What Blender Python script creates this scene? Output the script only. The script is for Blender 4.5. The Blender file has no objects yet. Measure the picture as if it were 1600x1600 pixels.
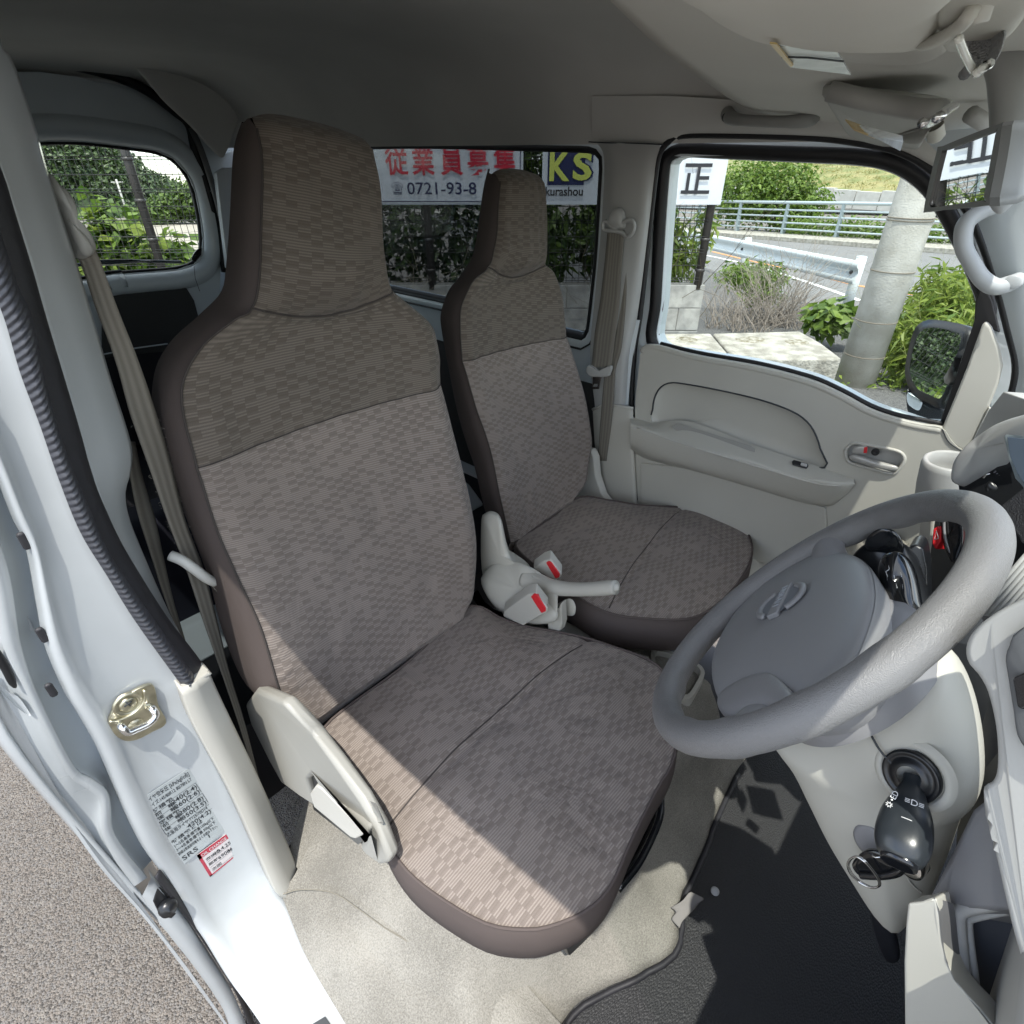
import bpy, bmesh, math, random
from mathutils import Vector, Matrix
from mathutils.geometry import tessellate_polygon
random.seed(7)
S = bpy.context.scene
C = S.collection
# ---------------------------------------------------------------- camera, sky, sun, exposure
cam = bpy.data.objects.new('camera', bpy.data.cameras.new('camera'))
C.objects.link(cam); S.camera = cam
cam.location = (-0.68, 0.0, 1.65)
YAW, PITCH = math.radians(47.7), math.radians(32.7)
_f = Vector((math.sin(YAW)*math.cos(PITCH), math.cos(YAW)*math.cos(PITCH), -math.sin(PITCH)))
cam.rotation_euler = _f.to_track_quat('-Z', 'Y').to_euler()
cam.data.sensor_width = 36; cam.data.lens = 36*873/1600
cam.data.clip_start = .01; cam.data.clip_end = 3000
SUN = Vector((-0.27, -0.20, 1.0)).normalized()          # towards the sun
world = bpy.data.worlds.new('World'); S.world = world; world.use_nodes = True
wn = world.node_tree.nodes; wl = world.node_tree.links
sky = wn.new('ShaderNodeTexSky'); sky.sky_type = 'NISHITA'; sky.sun_disc = False
sky.sun_elevation = math.asin(SUN.z); sky.sun_rotation = math.atan2(SUN.x, SUN.y)
sky.air_density = 1.0; sky.dust_density = .8
# the van stands on a slope of three degrees (everything is measured square to the van), so the sky is tilted with the land
_hv = Vector((math.sin(YAW), math.cos(YAW), 0)); SLOPE = .0524
_tc = wn.new('ShaderNodeTexCoord'); _mp = wn.new('ShaderNodeMapping'); _mp.vector_type = 'POINT'
_mp.inputs['Rotation'].default_value = Matrix.Rotation(math.atan(SLOPE), 3, Vector((_hv.y, -_hv.x, 0))).to_euler()
wl.new(_tc.outputs['Generated'], _mp.inputs[0]); wl.new(_mp.outputs[0], sky.inputs[0])
_cn = wn.new('ShaderNodeTexNoise'); _cn.inputs['Scale'].default_value = 2.6; _cn.inputs['Detail'].default_value = 7; _cn.inputs['Distortion'].default_value = .4
_cm = wn.new('ShaderNodeMapping'); _cm.inputs['Scale'].default_value = (1, 1, 2.4)
wl.new(_mp.outputs[0], _cm.inputs[0]); wl.new(_cm.outputs[0], _cn.inputs['Vector'])
_cr = wn.new('ShaderNodeValToRGB'); _cr.color_ramp.elements[0].position = .40; _cr.color_ramp.elements[1].position = .62
_cx = wn.new('ShaderNodeMixRGB'); _cx.inputs[2].default_value = (6.6, 6.5, 6.4, 1)      # broken white cloud over the blue
wl.new(_cn.outputs[0], _cr.inputs[0]); wl.new(_cr.outputs[0], _cx.inputs[0]); wl.new(sky.outputs[0], _cx.inputs[1])
wl.new(_cx.outputs[0], wn['Background'].inputs[0]); wn['Background'].inputs[1].default_value = 0.15
sun = bpy.data.objects.new('sun', bpy.data.lights.new('sun', 'SUN')); C.objects.link(sun)
sun.data.energy = 2.0; sun.data.angle = math.radians(.55); sun.data.color = (1, .96, .89)
sun.rotation_euler = SUN.to_track_quat('Z', 'Y').to_euler()
S.view_settings.view_transform = 'Standard'; S.view_settings.look = 'None'
S.view_settings.exposure = 1.55; S.view_settings.gamma = 1
S.cycles.max_bounces = 10; S.cycles.diffuse_bounces = 6; S.cycles.transparent_max_bounces = 16

# ---------------------------------------------------------------- helpers
def V(a): return Vector(a)
def lerp(a, b, t): return a + (b-a)*t
def cr(pts, n, closed=False):
    """n points along a chord-length Catmull-Rom curve through pts"""
    P = [Vector(p) for p in pts]
    if len(P) == 1: return [P[0].copy() for _ in range(n)]
    if closed: P = [P[-1]] + P + [P[0], P[1]]
    else: P = [P[0]*2-P[1]] + P + [P[-1]*2-P[-2]]
    L = [0]
    for i in range(1, len(P)-2): L.append(L[-1] + max((P[i+1]-P[i]).length, 1e-7)**.7)
    out = []
    m = n if closed else n-1
    for k in range(n):
        d = L[-1]*k/m
        i = 0
        while i < len(L)-2 and L[i+1] < d: i += 1
        t = (d-L[i])/(L[i+1]-L[i])
        a, b, c, e = P[i], P[i+1], P[i+2], P[i+3]
        out.append(.5*((2*b) + (c-a)*t + (2*a-5*b+4*c-e)*t*t + (3*b-a-3*c+e)*t**3))
    return out
def lin(pts, n):
    P = [Vector(p) for p in pts]; L = [0]
    for i in range(len(P)-1): L.append(L[-1]+max((P[i+1]-P[i]).length, 1e-7))
    out = []
    for k in range(n):
        d = L[-1]*k/(n-1); i = 0
        while i < len(L)-2 and L[i+1] < d: i += 1
        out.append(P[i].lerp(P[i+1], (d-L[i])/(L[i+1]-L[i])))
    return out
def tag(o, label=None, cat=None, group=None, kind=None):
    if label: o['label'] = label
    if cat: o['category'] = cat
    if group: o['group'] = group
    if kind: o['kind'] = kind
    return o
def thing(name, loc, label, cat, group=None):
    o = bpy.data.objects.new(name, None); C.objects.link(o); o.location = loc
    o.empty_display_size = .05
    return tag(o, label, cat, group)
def root_of(p):
    v = Vector((0, 0, 0))
    while p is not None: v += Vector(p.location); p = p.parent
    return v
def mk(name, verts, faces, mat, parent=None, smooth=True, uv=None, bevel=0, seg=2, solid=0, sub=0, kind=None, wn_=False):
    me = bpy.data.meshes.new(name)
    me.from_pydata([tuple(v) for v in verts], [], faces)
    if uv:
        u = me.uv_layers.new(name='UVMap')
        for l in me.loops: u.data[l.index].uv = uv[l.vertex_index]
    for p in me.polygons: p.use_smooth = smooth
    me.materials.append(mat)
    o = bpy.data.objects.new(name, me); C.objects.link(o)
    if parent is not None:
        o.parent = parent; o.matrix_parent_inverse = Matrix.Translation(-root_of(parent))
    if kind: o['kind'] = kind
    if sub:
        m = o.modifiers.new('sub', 'SUBSURF'); m.levels = m.render_levels = sub
    if solid:
        m = o.modifiers.new('solid', 'SOLIDIFY'); m.thickness = solid; m.offset = -1
    if bevel:
        m = o.modifiers.new('bevel', 'BEVEL'); m.width = bevel; m.segments = seg
        m.limit_method = 'ANGLE'; m.angle_limit = math.radians(35)
        try: m.harden_normals = True
        except Exception: pass
    return o
def grid_pts(rows, nu, nv, f=cr, g=cr):
    R = [f(r, nu) for r in rows]
    cols = [g([r[i] for r in R], nv) for i in range(nu)]
    return [[cols[i][j] for i in range(nu)] for j in range(nv)]
def gmesh(name, A, mat, parent=None, solid=0, closed=False, uvs=1, flip=False, **k):
    nv, nu = len(A), len(A[0])
    verts = [p for r in A for p in r]
    fc = []
    for j in range(nv-1):
        for i in range(nu if closed else nu-1):
            a, b = j*nu+i, j*nu+(i+1) % nu
            q = (a, b, b+nu, a+nu)
            fc.append(q[::-1] if flip else q)
    mj = nv//2
    us = [0]
    for i in range(nu-1): us.append(us[-1]+(A[mj][i+1]-A[mj][i]).length)
    vs = [0]; mi = nu//2
    for j in range(nv-1): vs.append(vs[-1]+(A[j+1][mi]-A[j][mi]).length)
    uv = [(us[i]*uvs, vs[j]*uvs) for j in range(nv) for i in range(nu)]
    return mk(name, verts, fc, mat, parent, uv=uv, solid=solid, **k)
def grid(name, rows, mat, parent=None, nu=24, nv=24, f=cr, g=cr, **k):
    return gmesh(name, grid_pts(rows, nu, nv, f, g), mat, parent, **k)
def tube(name, pts, r, mat, parent=None, n=10, closed=False, smooth_pts=0, flat=1.0, up=None, square=False, cap=True, **k):
    P = [Vector(p) for p in pts]
    if smooth_pts: P = cr(P, smooth_pts, closed)
    N = len(P); rr = r if isinstance(r, (list, tuple)) else [r]*N
    if len(rr) != N:
        q = rr; rr = []
        for i in range(N):
            t = i/(N-1)*(len(q)-1); j = min(int(t), len(q)-2); rr.append(lerp(q[j], q[j+1], t-j))
    verts = []; faces = []; nrm = None
    for i in range(N):
        a = P[(i-1) % N] if (closed or i > 0) else P[i]
        b = P[(i+1) % N] if (closed or i < N-1) else P[i]
        t = (b-a).normalized()
        if up is not None: nrm = Vector(up)
        elif nrm is None: nrm = t.orthogonal()
        nrm = (nrm - t*nrm.dot(t)).normalized(); bn = t.cross(nrm)
        for s in range(n):
            w = 2*math.pi*(s+(.5 if square else 0))/n
            verts.append(P[i] + (nrm*math.cos(w)*rr[i]*flat + bn*math.sin(w)*rr[i])*(1.414 if square and n == 4 else 1))
    for i in range(N if closed else N-1):
        for s in range(n):
            a = i*n+s; b = i*n+(s+1) % n; c = ((i+1) % N)*n+(s+1) % n; d = ((i+1) % N)*n+s
            faces.append((a, b, c, d))
    if cap and not closed:
        faces.append(tuple(range(n))[::-1]); faces.append(tuple((N-1)*n+s for s in range(n)))
    k.setdefault('smooth', not square)
    return mk(name, verts, faces, mat, parent, **k)
def strap(name, L, R, mat, parent=None, n=40, th=.0014, **k):
    a = cr(L, n); b = cr(R, n)
    A = [[a[i].lerp(b[i], t/6) for t in range(7)] for i in range(n)]
    return gmesh(name, A, mat, parent, solid=th, **k)
def slab(name, loop, ext, mat, parent=None, holes=(), bevel=.002, smooth=True, seg=2, **k):
    """closed outline (with holes) pushed along ext"""
    loops = [[Vector(p) for p in loop]] + [[Vector(p) for p in h] for h in holes]
    flatv = [p for l in loops for p in l]; n = len(flatv); e = Vector(ext)
    tri = tessellate_polygon(loops) if holes or len(loop) > 4 else None
    verts = flatv + [p+e for p in flatv]; faces = []
    if not holes:
        faces = [tuple(range(n)), tuple(range(n, 2*n))[::-1]]
    else:
        faces = [tuple(t) for t in tri] + [tuple(n+i for i in t)[::-1] for t in tri]
    s = 0
    for l in loops:
        m = len(l)
        for i in range(m):
            a, b = s+i, s+(i+1) % m
            faces.append((a, a+n, b+n, b))
        s += m
    o = mk(name, verts, faces, mat, parent, smooth=smooth and bevel > 0, bevel=bevel, seg=seg, **k)
    bm = bmesh.new(); bm.from_mesh(o.data); bmesh.ops.recalc_face_normals(bm, faces=bm.faces); bm.to_mesh(o.data); bm.free()
    return o
def pillow(name, loop, h, mat, parent=None, n=48, rings=8, q=2.4, normal=None, back=0, smooth_loop=True, cen=None, edge=0, **k):
    """domed solid over an outline: height h along the normal, flat or domed (back) behind, edge = straight rim first"""
    L = cr(loop, n, True) if smooth_loop else lin(list(loop)+[loop[0]], n+1)[:-1]
    c = sum(L, Vector())/n if cen is None else Vector(cen)
    if normal is None:
        normal = Vector()
        for i in range(n): normal += (L[i]-c).cross(L[(i+1) % n]-c)
    nn = Vector(normal).normalized()
    verts = []; faces = []
    def add(hh, sgn):
        base = len(verts); cnt = 0
        if sgn > 0 and edge:
            for p in L: verts.append(p.copy())
            cnt += 1
        for r in range(rings):
            t = r/rings*math.pi/2; s = math.cos(t); off = hh*(1-s**q)**(1/q) if r else 0
            for p in L: verts.append(c+(p-c)*s + nn*(off+(edge if sgn > 0 else 0))*sgn)
            cnt += 1
        verts.append(c+nn*(hh+(edge if sgn > 0 else 0))*sgn)
        for r in range(cnt-1):
            for i in range(n):
                q4 = (base+r*n+i, base+r*n+(i+1) % n, base+(r+1)*n+(i+1) % n, base+(r+1)*n+i)
                faces.append(q4 if sgn > 0 else q4[::-1])
        top = len(verts)-1; l = base+(cnt-1)*n
        for i in range(n):
            f3 = (l+i, l+(i+1) % n, top); faces.append(f3 if sgn > 0 else f3[::-1])
    add(h, 1)
    if back: add(back, -1)
    o = mk(name, verts, faces, mat, parent, **k)
    bm = bmesh.new(); bm.from_mesh(o.data)
    bmesh.ops.remove_doubles(bm, verts=bm.verts, dist=1e-5)
    bmesh.ops.recalc_face_normals(bm, faces=bm.faces); bm.to_mesh(o.data); bm.free()
    for p in o.data.polygons: p.use_smooth = True
    return o
def box(name, c, s, mat, parent=None, rot=None, bevel=.003, **k):
    vs = [Vector((x*s[0]/2, y*s[1]/2, z*s[2]/2)) for x in (-1, 1) for y in (-1, 1) for z in (-1, 1)]
    if rot is not None: vs = [rot @ v for v in vs]
    vs = [v+Vector(c) for v in vs]
    return mk(name, vs, [(0, 1, 3, 2), (4, 6, 7, 5), (0, 4, 5, 1), (2, 3, 7, 6), (0, 2, 6, 4), (1, 5, 7, 3)], mat, parent, bevel=bevel, **k)
def obox(name, o, ax, ay, az, mat, parent=None, bevel=.002, **k):
    """box from a corner and three edge vectors"""
    o, ax, ay, az = map(Vector, (o, ax, ay, az))
    vs = [o+ax*x+ay*y+az*z for x in (0, 1) for y in (0, 1) for z in (0, 1)]
    ob = mk(name, vs, [(0, 1, 3, 2), (4, 6, 7, 5), (0, 4, 5, 1), (2, 3, 7, 6), (0, 2, 6, 4), (1, 5, 7, 3)], mat, parent, bevel=bevel, **k)
    if ax.cross(ay).dot(az) < 0: ob.data.flip_normals()
    return ob
def lathe(name, base, axis, prof, mat, parent=None, n=28, **k):
    """prof: (distance along axis, radius)"""
    ax = Vector(axis).normalized(); u = ax.orthogonal().normalized(); v = ax.cross(u); b = Vector(base)
    A = [[b+ax*d+(u*math.cos(2*math.pi*i/n)+v*math.sin(2*math.pi*i/n))*max(r, 1e-5) for i in range(n)] for d, r in prof]
    return gmesh(name, A, mat, parent, closed=True, **k)
def cut(o, cutter):
    m = o.modifiers.new('cut', 'BOOLEAN'); m.object = cutter; m.solver = 'EXACT'; m.operation = 'DIFFERENCE'
    bpy.context.view_layer.update()
    dg = bpy.context.evaluated_depsgraph_get()
    me = bpy.data.meshes.new_from_object(o.evaluated_get(dg)); old = o.data
    o.modifiers.clear(); o.data = me
    bpy.data.objects.remove(cutter)
def text(name, s, O, X, Y, size, mat, parent=None, depth=.0003, off=0.0, align='LEFT', sx=1.0, **k):
    cu = bpy.data.curves.new(name, 'FONT'); cu.body = s; cu.size = size; cu.extrude = depth; cu.align_x = align
    cu.offset = off; cu.resolution_u = 3
    t = bpy.data.objects.new(name, cu); C.objects.link(t); bpy.context.view_layer.update()
    me = bpy.data.meshes.new_from_object(t.evaluated_get(bpy.context.evaluated_depsgraph_get()))
    bpy.data.objects.remove(t); bpy.data.curves.remove(cu)
    X = Vector(X).normalized(); Y = Vector(Y).normalized(); Z = X.cross(Y); O = Vector(O)
    me.transform(Matrix(((X.x*sx, Y.x, Z.x, O.x), (X.y*sx, Y.y, Z.y, O.y), (X.z*sx, Y.z, Z.z, O.z), (0, 0, 0, 1))))
    me.materials.clear(); me.materials.append(mat)
    o = bpy.data.objects.new(name, me); C.objects.link(o)
    if parent is not None:
        o.parent = parent; o.matrix_parent_inverse = Matrix.Translation(-root_of(parent))
    return o
def ring(loopA, loopB, n, closed=True):
    return [cr(loopA, n, closed), cr(loopB, n, closed)]

# ---------------------------------------------------------------- materials
def new_mat(name):
    m = bpy.data.materials.new(name); m.use_nodes = True
    return m, m.node_tree.nodes, m.node_tree.links, m.node_tree.nodes['Principled BSDF']
def N(nodes, t, **k):
    n = nodes.new('ShaderNode'+t)
    for a, b in k.items(): setattr(n, a, b)
    return n
def mathn(nd, lk, op, a, b=None, c=None):
    n = N(nd, 'Math', operation=op)
    for i, x in enumerate((a, b, c)):
        if x is None: continue
        if isinstance(x, (int, float)): n.inputs[i].default_value = x
        else: lk.new(x, n.inputs[i])
    return n.outputs[0]
def mat(name, col, rough=.5, metal=0, var=0, vscale=6, bump=0, bscale=200, bdist=.001, coat=0, spec=.5, detail=3, col2=None, vor=False, emit=None, wear=0):
    m, nd, lk, b = new_mat(name)
    b.inputs['Roughness'].default_value = rough; b.inputs['Metallic'].default_value = metal
    b.inputs['Coat Weight'].default_value = coat; b.inputs['Coat Roughness'].default_value = .06
    b.inputs['Specular IOR Level'].default_value = spec
    b.inputs['Base Color'].default_value = (*col, 1)
    tc = N(nd, 'TexCoord')
    if var or col2:
        n = N(nd, 'TexNoise'); n.inputs['Scale'].default_value = vscale; n.inputs['Detail'].default_value = detail
        lk.new(tc.outputs['Object'], n.inputs['Vector'])
        r = N(nd, 'ValToRGB'); r.color_ramp.elements[0].position = .35; r.color_ramp.elements[1].position = .65
        c2 = col2 or tuple(c*(1+var) for c in col); c1 = col if col2 else tuple(c*(1-var) for c in col)
        r.color_ramp.elements[0].color = (*c1, 1); r.color_ramp.elements[1].color = (*c2, 1)
        lk.new(n.outputs[0], r.inputs[0]); lk.new(r.outputs[0], b.inputs['Base Color'])
        rr = N(nd, 'MapRange'); rr.inputs[3].default_value = max(.02, rough-.06); rr.inputs[4].default_value = min(1, rough+.06)
        lk.new(n.outputs[0], rr.inputs[0]); lk.new(rr.outputs[0], b.inputs['Roughness'])
    if bump:
        t = N(nd, 'TexVoronoi') if vor else N(nd, 'TexNoise')
        t.inputs['Scale'].default_value = bscale
        if not vor: t.inputs['Detail'].default_value = 2
        lk.new(tc.outputs['Object'], t.inputs['Vector'])
        bp = N(nd, 'Bump'); bp.inputs['Strength'].default_value = bump; bp.inputs['Distance'].default_value = bdist
        lk.new(t.outputs[0], bp.inputs['Height']); lk.new(bp.outputs[0], b.inputs['Normal'])
    return m
white_paint = mat('white_paint', (.41, .435, .445), .3, var=.07, vscale=5, detail=8, coat=.7, bump=.04, bscale=60, bdist=.002)
inner_paint = mat('inner_paint', (.60, .65, .67), .35, var=.03, vscale=4, coat=.3, bump=.03, bscale=90)
sill_metal = mat('chip_guard_paint', (.45, .46, .46), .35, bump=.25, bscale=420, coat=.3)
beige = mat('beige_plastic', (.47, .46, .41), .5, var=.03, vscale=5, bump=.16, bscale=900, bdist=.0004)
beige_light = mat('light_beige_plastic', (.47, .46, .415), .42, var=.03, vscale=5, bump=.12, bscale=900, bdist=.0004)
grey_dash = mat('grey_dash_plastic', (.39, .39, .375), .5, var=.04, vscale=5, bump=.16, bscale=900, bdist=.0004)
slate = mat('slate_plastic', (.21, .209, .216), .42, var=.03, vscale=8, bump=.22, bscale=1300, bdist=.0003)
black_plastic = mat('black_plastic', (.012, .013, .015), .3, var=.1, bump=.1, bscale=700, bdist=.0003)
black_gloss = mat('black_gloss', (.008, .009, .011), .12, coat=.4)
rubber = mat('black_rubber', (.018, .018, .022), .55, var=.1, vscale=30, bump=.1, bscale=500)
seal = mat('seal_rubber', (.008, .008, .009), .5)
headliner = mat('headliner_felt', (.54, .53, .495), .95, var=.06, vscale=3, bump=.25, bscale=1500, bdist=.0006, spec=.1)
front_liner = mat('front_liner_board', (.56, .55, .50), .8, var=.04, vscale=3, bump=.15, bscale=1200, bdist=.0005, spec=.2)
grey_lining = mat('dark_lining_board', (.045, .045, .043), .8, var=.08, bump=.2, bscale=800)
dark_void = mat('cargo_black_mat', (.012, .012, .016), .7, var=.2, vscale=2)
chrome = mat('chrome', (.75, .75, .74), .18, 1, var=.05, vscale=60)
zinc = mat('yellow_zinc', (.50, .475, .36), .36, 1, var=.22, vscale=45, bump=.15, bscale=120)
red_pl = mat('red_plastic', (.62, .022, .03), .35)
white_print = mat('white_print', (.7, .7, .7), .5)
dark_print = mat('dark_print', (.03, .035, .04), .5)
side_fabric = mat('plain_seat_fabric', (.098, .08, .074), .92, var=.05, vscale=6, bump=.5, bscale=1800, bdist=.0006, spec=.15)
piping_m = mat('seam_piping', (.05, .042, .038), .85)
belt_m = None
def fabric(name, base, line, dark, bscale=1.0):
    m, nd, lk, b = new_mat(name)
    b.inputs['Roughness'].default_value = .93; b.inputs['Specular IOR Level'].default_value = .15
    b.inputs['Sheen Weight'].default_value = .15; b.inputs['Sheen Roughness'].default_value = .5
    uv = N(nd, 'UVMap')
    nz = N(nd, 'TexNoise'); nz.inputs['Scale'].default_value = 14; nz.inputs['Detail'].default_value = 1
    lk.new(uv.outputs[0], nz.inputs['Vector'])
    add = N(nd, 'MixRGB'); add.blend_type = 'LINEAR_LIGHT'; add.inputs[0].default_value = .0008
    lk.new(uv.outputs[0], add.inputs[1]); lk.new(nz.outputs['Color'], add.inputs[2])
    sep = N(nd, 'SeparateXYZ'); lk.new(add.outputs[0], sep.inputs[0])
    # thin woven stripes, each run broken into short blocks
    s = mathn(nd, lk, 'SINE', mathn(nd, lk, 'MULTIPLY', sep.outputs[1], 2*math.pi/.0037))
    cu_ = mathn(nd, lk, 'FLOOR', mathn(nd, lk, 'DIVIDE', sep.outputs[0], .0158)); cv_ = mathn(nd, lk, 'FLOOR', mathn(nd, lk, 'DIVIDE', sep.outputs[1], .0074))
    par = mathn(nd, lk, 'PINGPONG', mathn(nd, lk, 'ADD', cu_, cv_), 1.0)
    cc = N(nd, 'CombineXYZ'); lk.new(cu_, cc.inputs[0]); lk.new(cv_, cc.inputs[1])
    wn_ = N(nd, 'TexWhiteNoise'); lk.new(cc.outputs[0], wn_.inputs['Vector'])
    blk = mathn(nd, lk, 'MULTIPLY', mathn(nd, lk, 'GREATER_THAN', par, .5), mathn(nd, lk, 'GREATER_THAN', wn_.outputs[0], .30))
    st = mathn(nd, lk, 'MULTIPLY_ADD', s, .5, .5)
    # dark blocks: stripes nearly vanish
    keep = mathn(nd, lk, 'SUBTRACT', 1.0, mathn(nd, lk, 'MULTIPLY', blk, .56))
    st2 = mathn(nd, lk, 'MULTIPLY', st, keep)
    mx = N(nd, 'MixRGB'); mx.inputs[1].default_value = (*base, 1); mx.inputs[2].default_value = (*line, 1)
    lk.new(st2, mx.inputs[0])
    mx2 = N(nd, 'MixRGB'); mx2.inputs[2].default_value = (*dark, 1); lk.new(mx.outputs[0], mx2.inputs[1])
    lk.new(mathn(nd, lk, 'MULTIPLY', blk, .45), mx2.inputs[0])
    # thread noise and slow wear
    tn = N(nd, 'TexNoise'); tn.inputs['Scale'].default_value = 900; lk.new(uv.outputs[0], tn.inputs['Vector'])
    wr = N(nd, 'TexNoise'); wr.inputs['Scale'].default_value = 5; wr.inputs['Detail'].default_value = 4; lk.new(uv.outputs[0], wr.inputs['Vector'])
    f1 = mathn(nd, lk, 'MULTIPLY_ADD', tn.outputs[0], .5, .75); f2 = mathn(nd, lk, 'MULTIPLY_ADD', wr.outputs[0], .3, .85)
    fm = N(nd, 'MixRGB'); fm.blend_type = 'MULTIPLY'; fm.inputs[0].default_value = 1
    lk.new(mx2.outputs[0], fm.inputs[1])
    cb = N(nd, 'CombineXYZ'); ff = mathn(nd, lk, 'MULTIPLY', f1, f2)
    for i in range(3): lk.new(ff, cb.inputs[i])
    lk.new(cb.outputs[0], fm.inputs[2]); lk.new(fm.outputs[0], b.inputs['Base Color'])
    h = mathn(nd, lk, 'ADD', mathn(nd, lk, 'MULTIPLY', st2, .7), mathn(nd, lk, 'MULTIPLY', tn.outputs[0], .6))
    cr_ = N(nd, 'TexNoise'); cr_.inputs['Scale'].default_value = 9; cr_.inputs['Detail'].default_value = 3; cr_.inputs['Distortion'].default_value = 1.2
    lk.new(uv.outputs[0], cr_.inputs['Vector'])
    b0 = N(nd, 'Bump'); b0.inputs['Strength'].default_value = .55; b0.inputs['Distance'].default_value = .02
    lk.new(cr_.outputs[0], b0.inputs['Height'])
    bp = N(nd, 'Bump'); lk.new(b0.outputs[0], bp.inputs['Normal']); bp.inputs['Strength'].default_value = .45; bp.inputs['Distance'].default_value = .0008
    lk.new(h, bp.inputs['Height']); lk.new(bp.outputs[0], b.inputs['Normal'])
    return m
fabric_light = fabric('seat_fabric_light', (.174, .146, .127), (.270, .233, .207), (.146, .122, .107))
fabric_dark = fabric('seat_fabric_dark', (.112, .095, .079), (.174, .150, .128), (.096, .082, .067))
def belt_mat():
    m, nd, lk, b = new_mat('belt_webbing')
    b.inputs['Roughness'].default_value = .7
    uv = N(nd, 'UVMap'); sep = N(nd, 'SeparateXYZ'); lk.new(uv.outputs[0], sep.inputs[0])
    s = mathn(nd, lk, 'SINE', mathn(nd, lk, 'MULTIPLY', sep.outputs[0], 2*math.pi/.0095))
    s2 = mathn(nd, lk, 'SINE', mathn(nd, lk, 'MULTIPLY', sep.outputs[1], 2*math.pi/.0022))
    mx = N(nd, 'MixRGB'); mx.inputs[1].default_value = (.15, .138, .114, 1); mx.inputs[2].default_value = (.21, .193, .162, 1)
    lk.new(mathn(nd, lk, 'MULTIPLY_ADD', s, .5, .5), mx.inputs[0]); lk.new(mx.outputs[0], b.inputs['Base Color'])
    bp = N(nd, 'Bump'); bp.inputs['Strength'].default_value = .3; bp.inputs['Distance'].default_value = .0005
    lk.new(mathn(nd, lk, 'ADD', s, mathn(nd, lk, 'MULTIPLY', s2, .4)), bp.inputs['Height']); lk.new(bp.outputs[0], b.inputs['Normal'])
    return m
belt_m = belt_mat()
def glass_mat(name, tint, refl=1.0, rough=0.0):
    m, nd, lk, b = new_mat(name); nd.remove(b)
    out = nd['Material Output']
    t = N(nd, 'BsdfTransparent'); t.inputs[0].default_value = (*tint, 1)
    g = N(nd, 'BsdfGlossy'); g.inputs['Roughness'].default_value = rough; g.inputs[0].default_value = (.9, .95, .95, 1)
    fr = N(nd, 'Fresnel'); fr.inputs[0].default_value = 1.45
    mx = N(nd, 'MixShader'); lk.new(mathn(nd, lk, 'MULTIPLY', fr.outputs[0], refl), mx.inputs[0])
    lk.new(t.outputs[0], mx.inputs[1]); lk.new(g.outputs[0], mx.inputs[2]); lk.new(mx.outputs[0], out.inputs[0])
    return m
clear_glass = glass_mat('clear_glass', (.93, .96, .94), .12)
tint_glass = glass_mat('privacy_glass', (.36, .38, .385), .12)
mirror_m = mat('mirror_glass', (.85, .87, .88), .01, 1)
def carpet_mat(name, c1, c2, sc=420, strength=1.0):
    m, nd, lk, b = new_mat(name)
    b.inputs['Roughness'].default_value = .97; b.inputs['Specular IOR Level'].default_value = .1
    tc = N(nd, 'TexCoord')
    n1 = N(nd, 'TexNoise'); n1.inputs['Scale'].default_value = sc; n1.inputs['Detail'].default_value = 3
    n2 = N(nd, 'TexNoise'); n2.inputs['Scale'].default_value = 7; n2.inputs['Detail'].default_value = 7
    lk.new(tc.outputs['Object'], n1.inputs[0]); lk.new(tc.outputs['Object'], n2.inputs[0])
    r = N(nd, 'ValToRGB'); r.color_ramp.elements[0].position = .38; r.color_ramp.elements[1].position = .62
    r.color_ramp.elements[0].color = (*c1, 1); r.color_ramp.elements[1].color = (*c2, 1)
    v = mathn(nd, lk, 'ADD', mathn(nd, lk, 'MULTIPLY', n1.outputs[0], .52), mathn(nd, lk, 'MULTIPLY', n2.outputs[0], .48))
    lk.new(v, r.inputs[0]); lk.new(r.outputs[0], b.inputs['Base Color'])
    bp = N(nd, 'Bump'); bp.inputs['Strength'].default_value = strength; bp.inputs['Distance'].default_value = .002
    lk.new(n1.outputs[0], bp.inputs['Height']); lk.new(bp.outputs[0], b.inputs['Normal'])
    return m
carpet_m = carpet_mat('beige_carpet', (.165, .157, .138), (.31, .298, .265))
def mat_floor():
    m, nd, lk, b = new_mat('black_vinyl_mat')
    b.inputs['Base Color'].default_value = (.026, .0265, .028, 1); b.inputs['Roughness'].default_value = .55; b.inputs['Specular IOR Level'].default_value = .4
    tc = N(nd, 'TexCoord'); mp = N(nd, 'Mapping'); mp.inputs['Rotation'].default_value = (0, 0, .5); mp.inputs['Scale'].default_value = (1, 2.2, 1)
    lk.new(tc.outputs['Object'], mp.inputs[0])
    v = N(nd, 'TexVoronoi'); v.inputs['Scale'].default_value = 210; lk.new(mp.outputs[0], v.inputs['Vector'])
    bp = N(nd, 'Bump'); bp.inputs['Strength'].default_value = .8; bp.inputs['Distance'].default_value = .0018; bp.invert = True
    lk.new(v.outputs[0], bp.inputs['Height']); lk.new(bp.outputs[0], b.inputs['Normal'])
    return m
mat_vinyl = mat_floor()

# ================================================================ VAN CABIN (the setting)
def st(o): o['kind'] = 'structure'; return o
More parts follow.
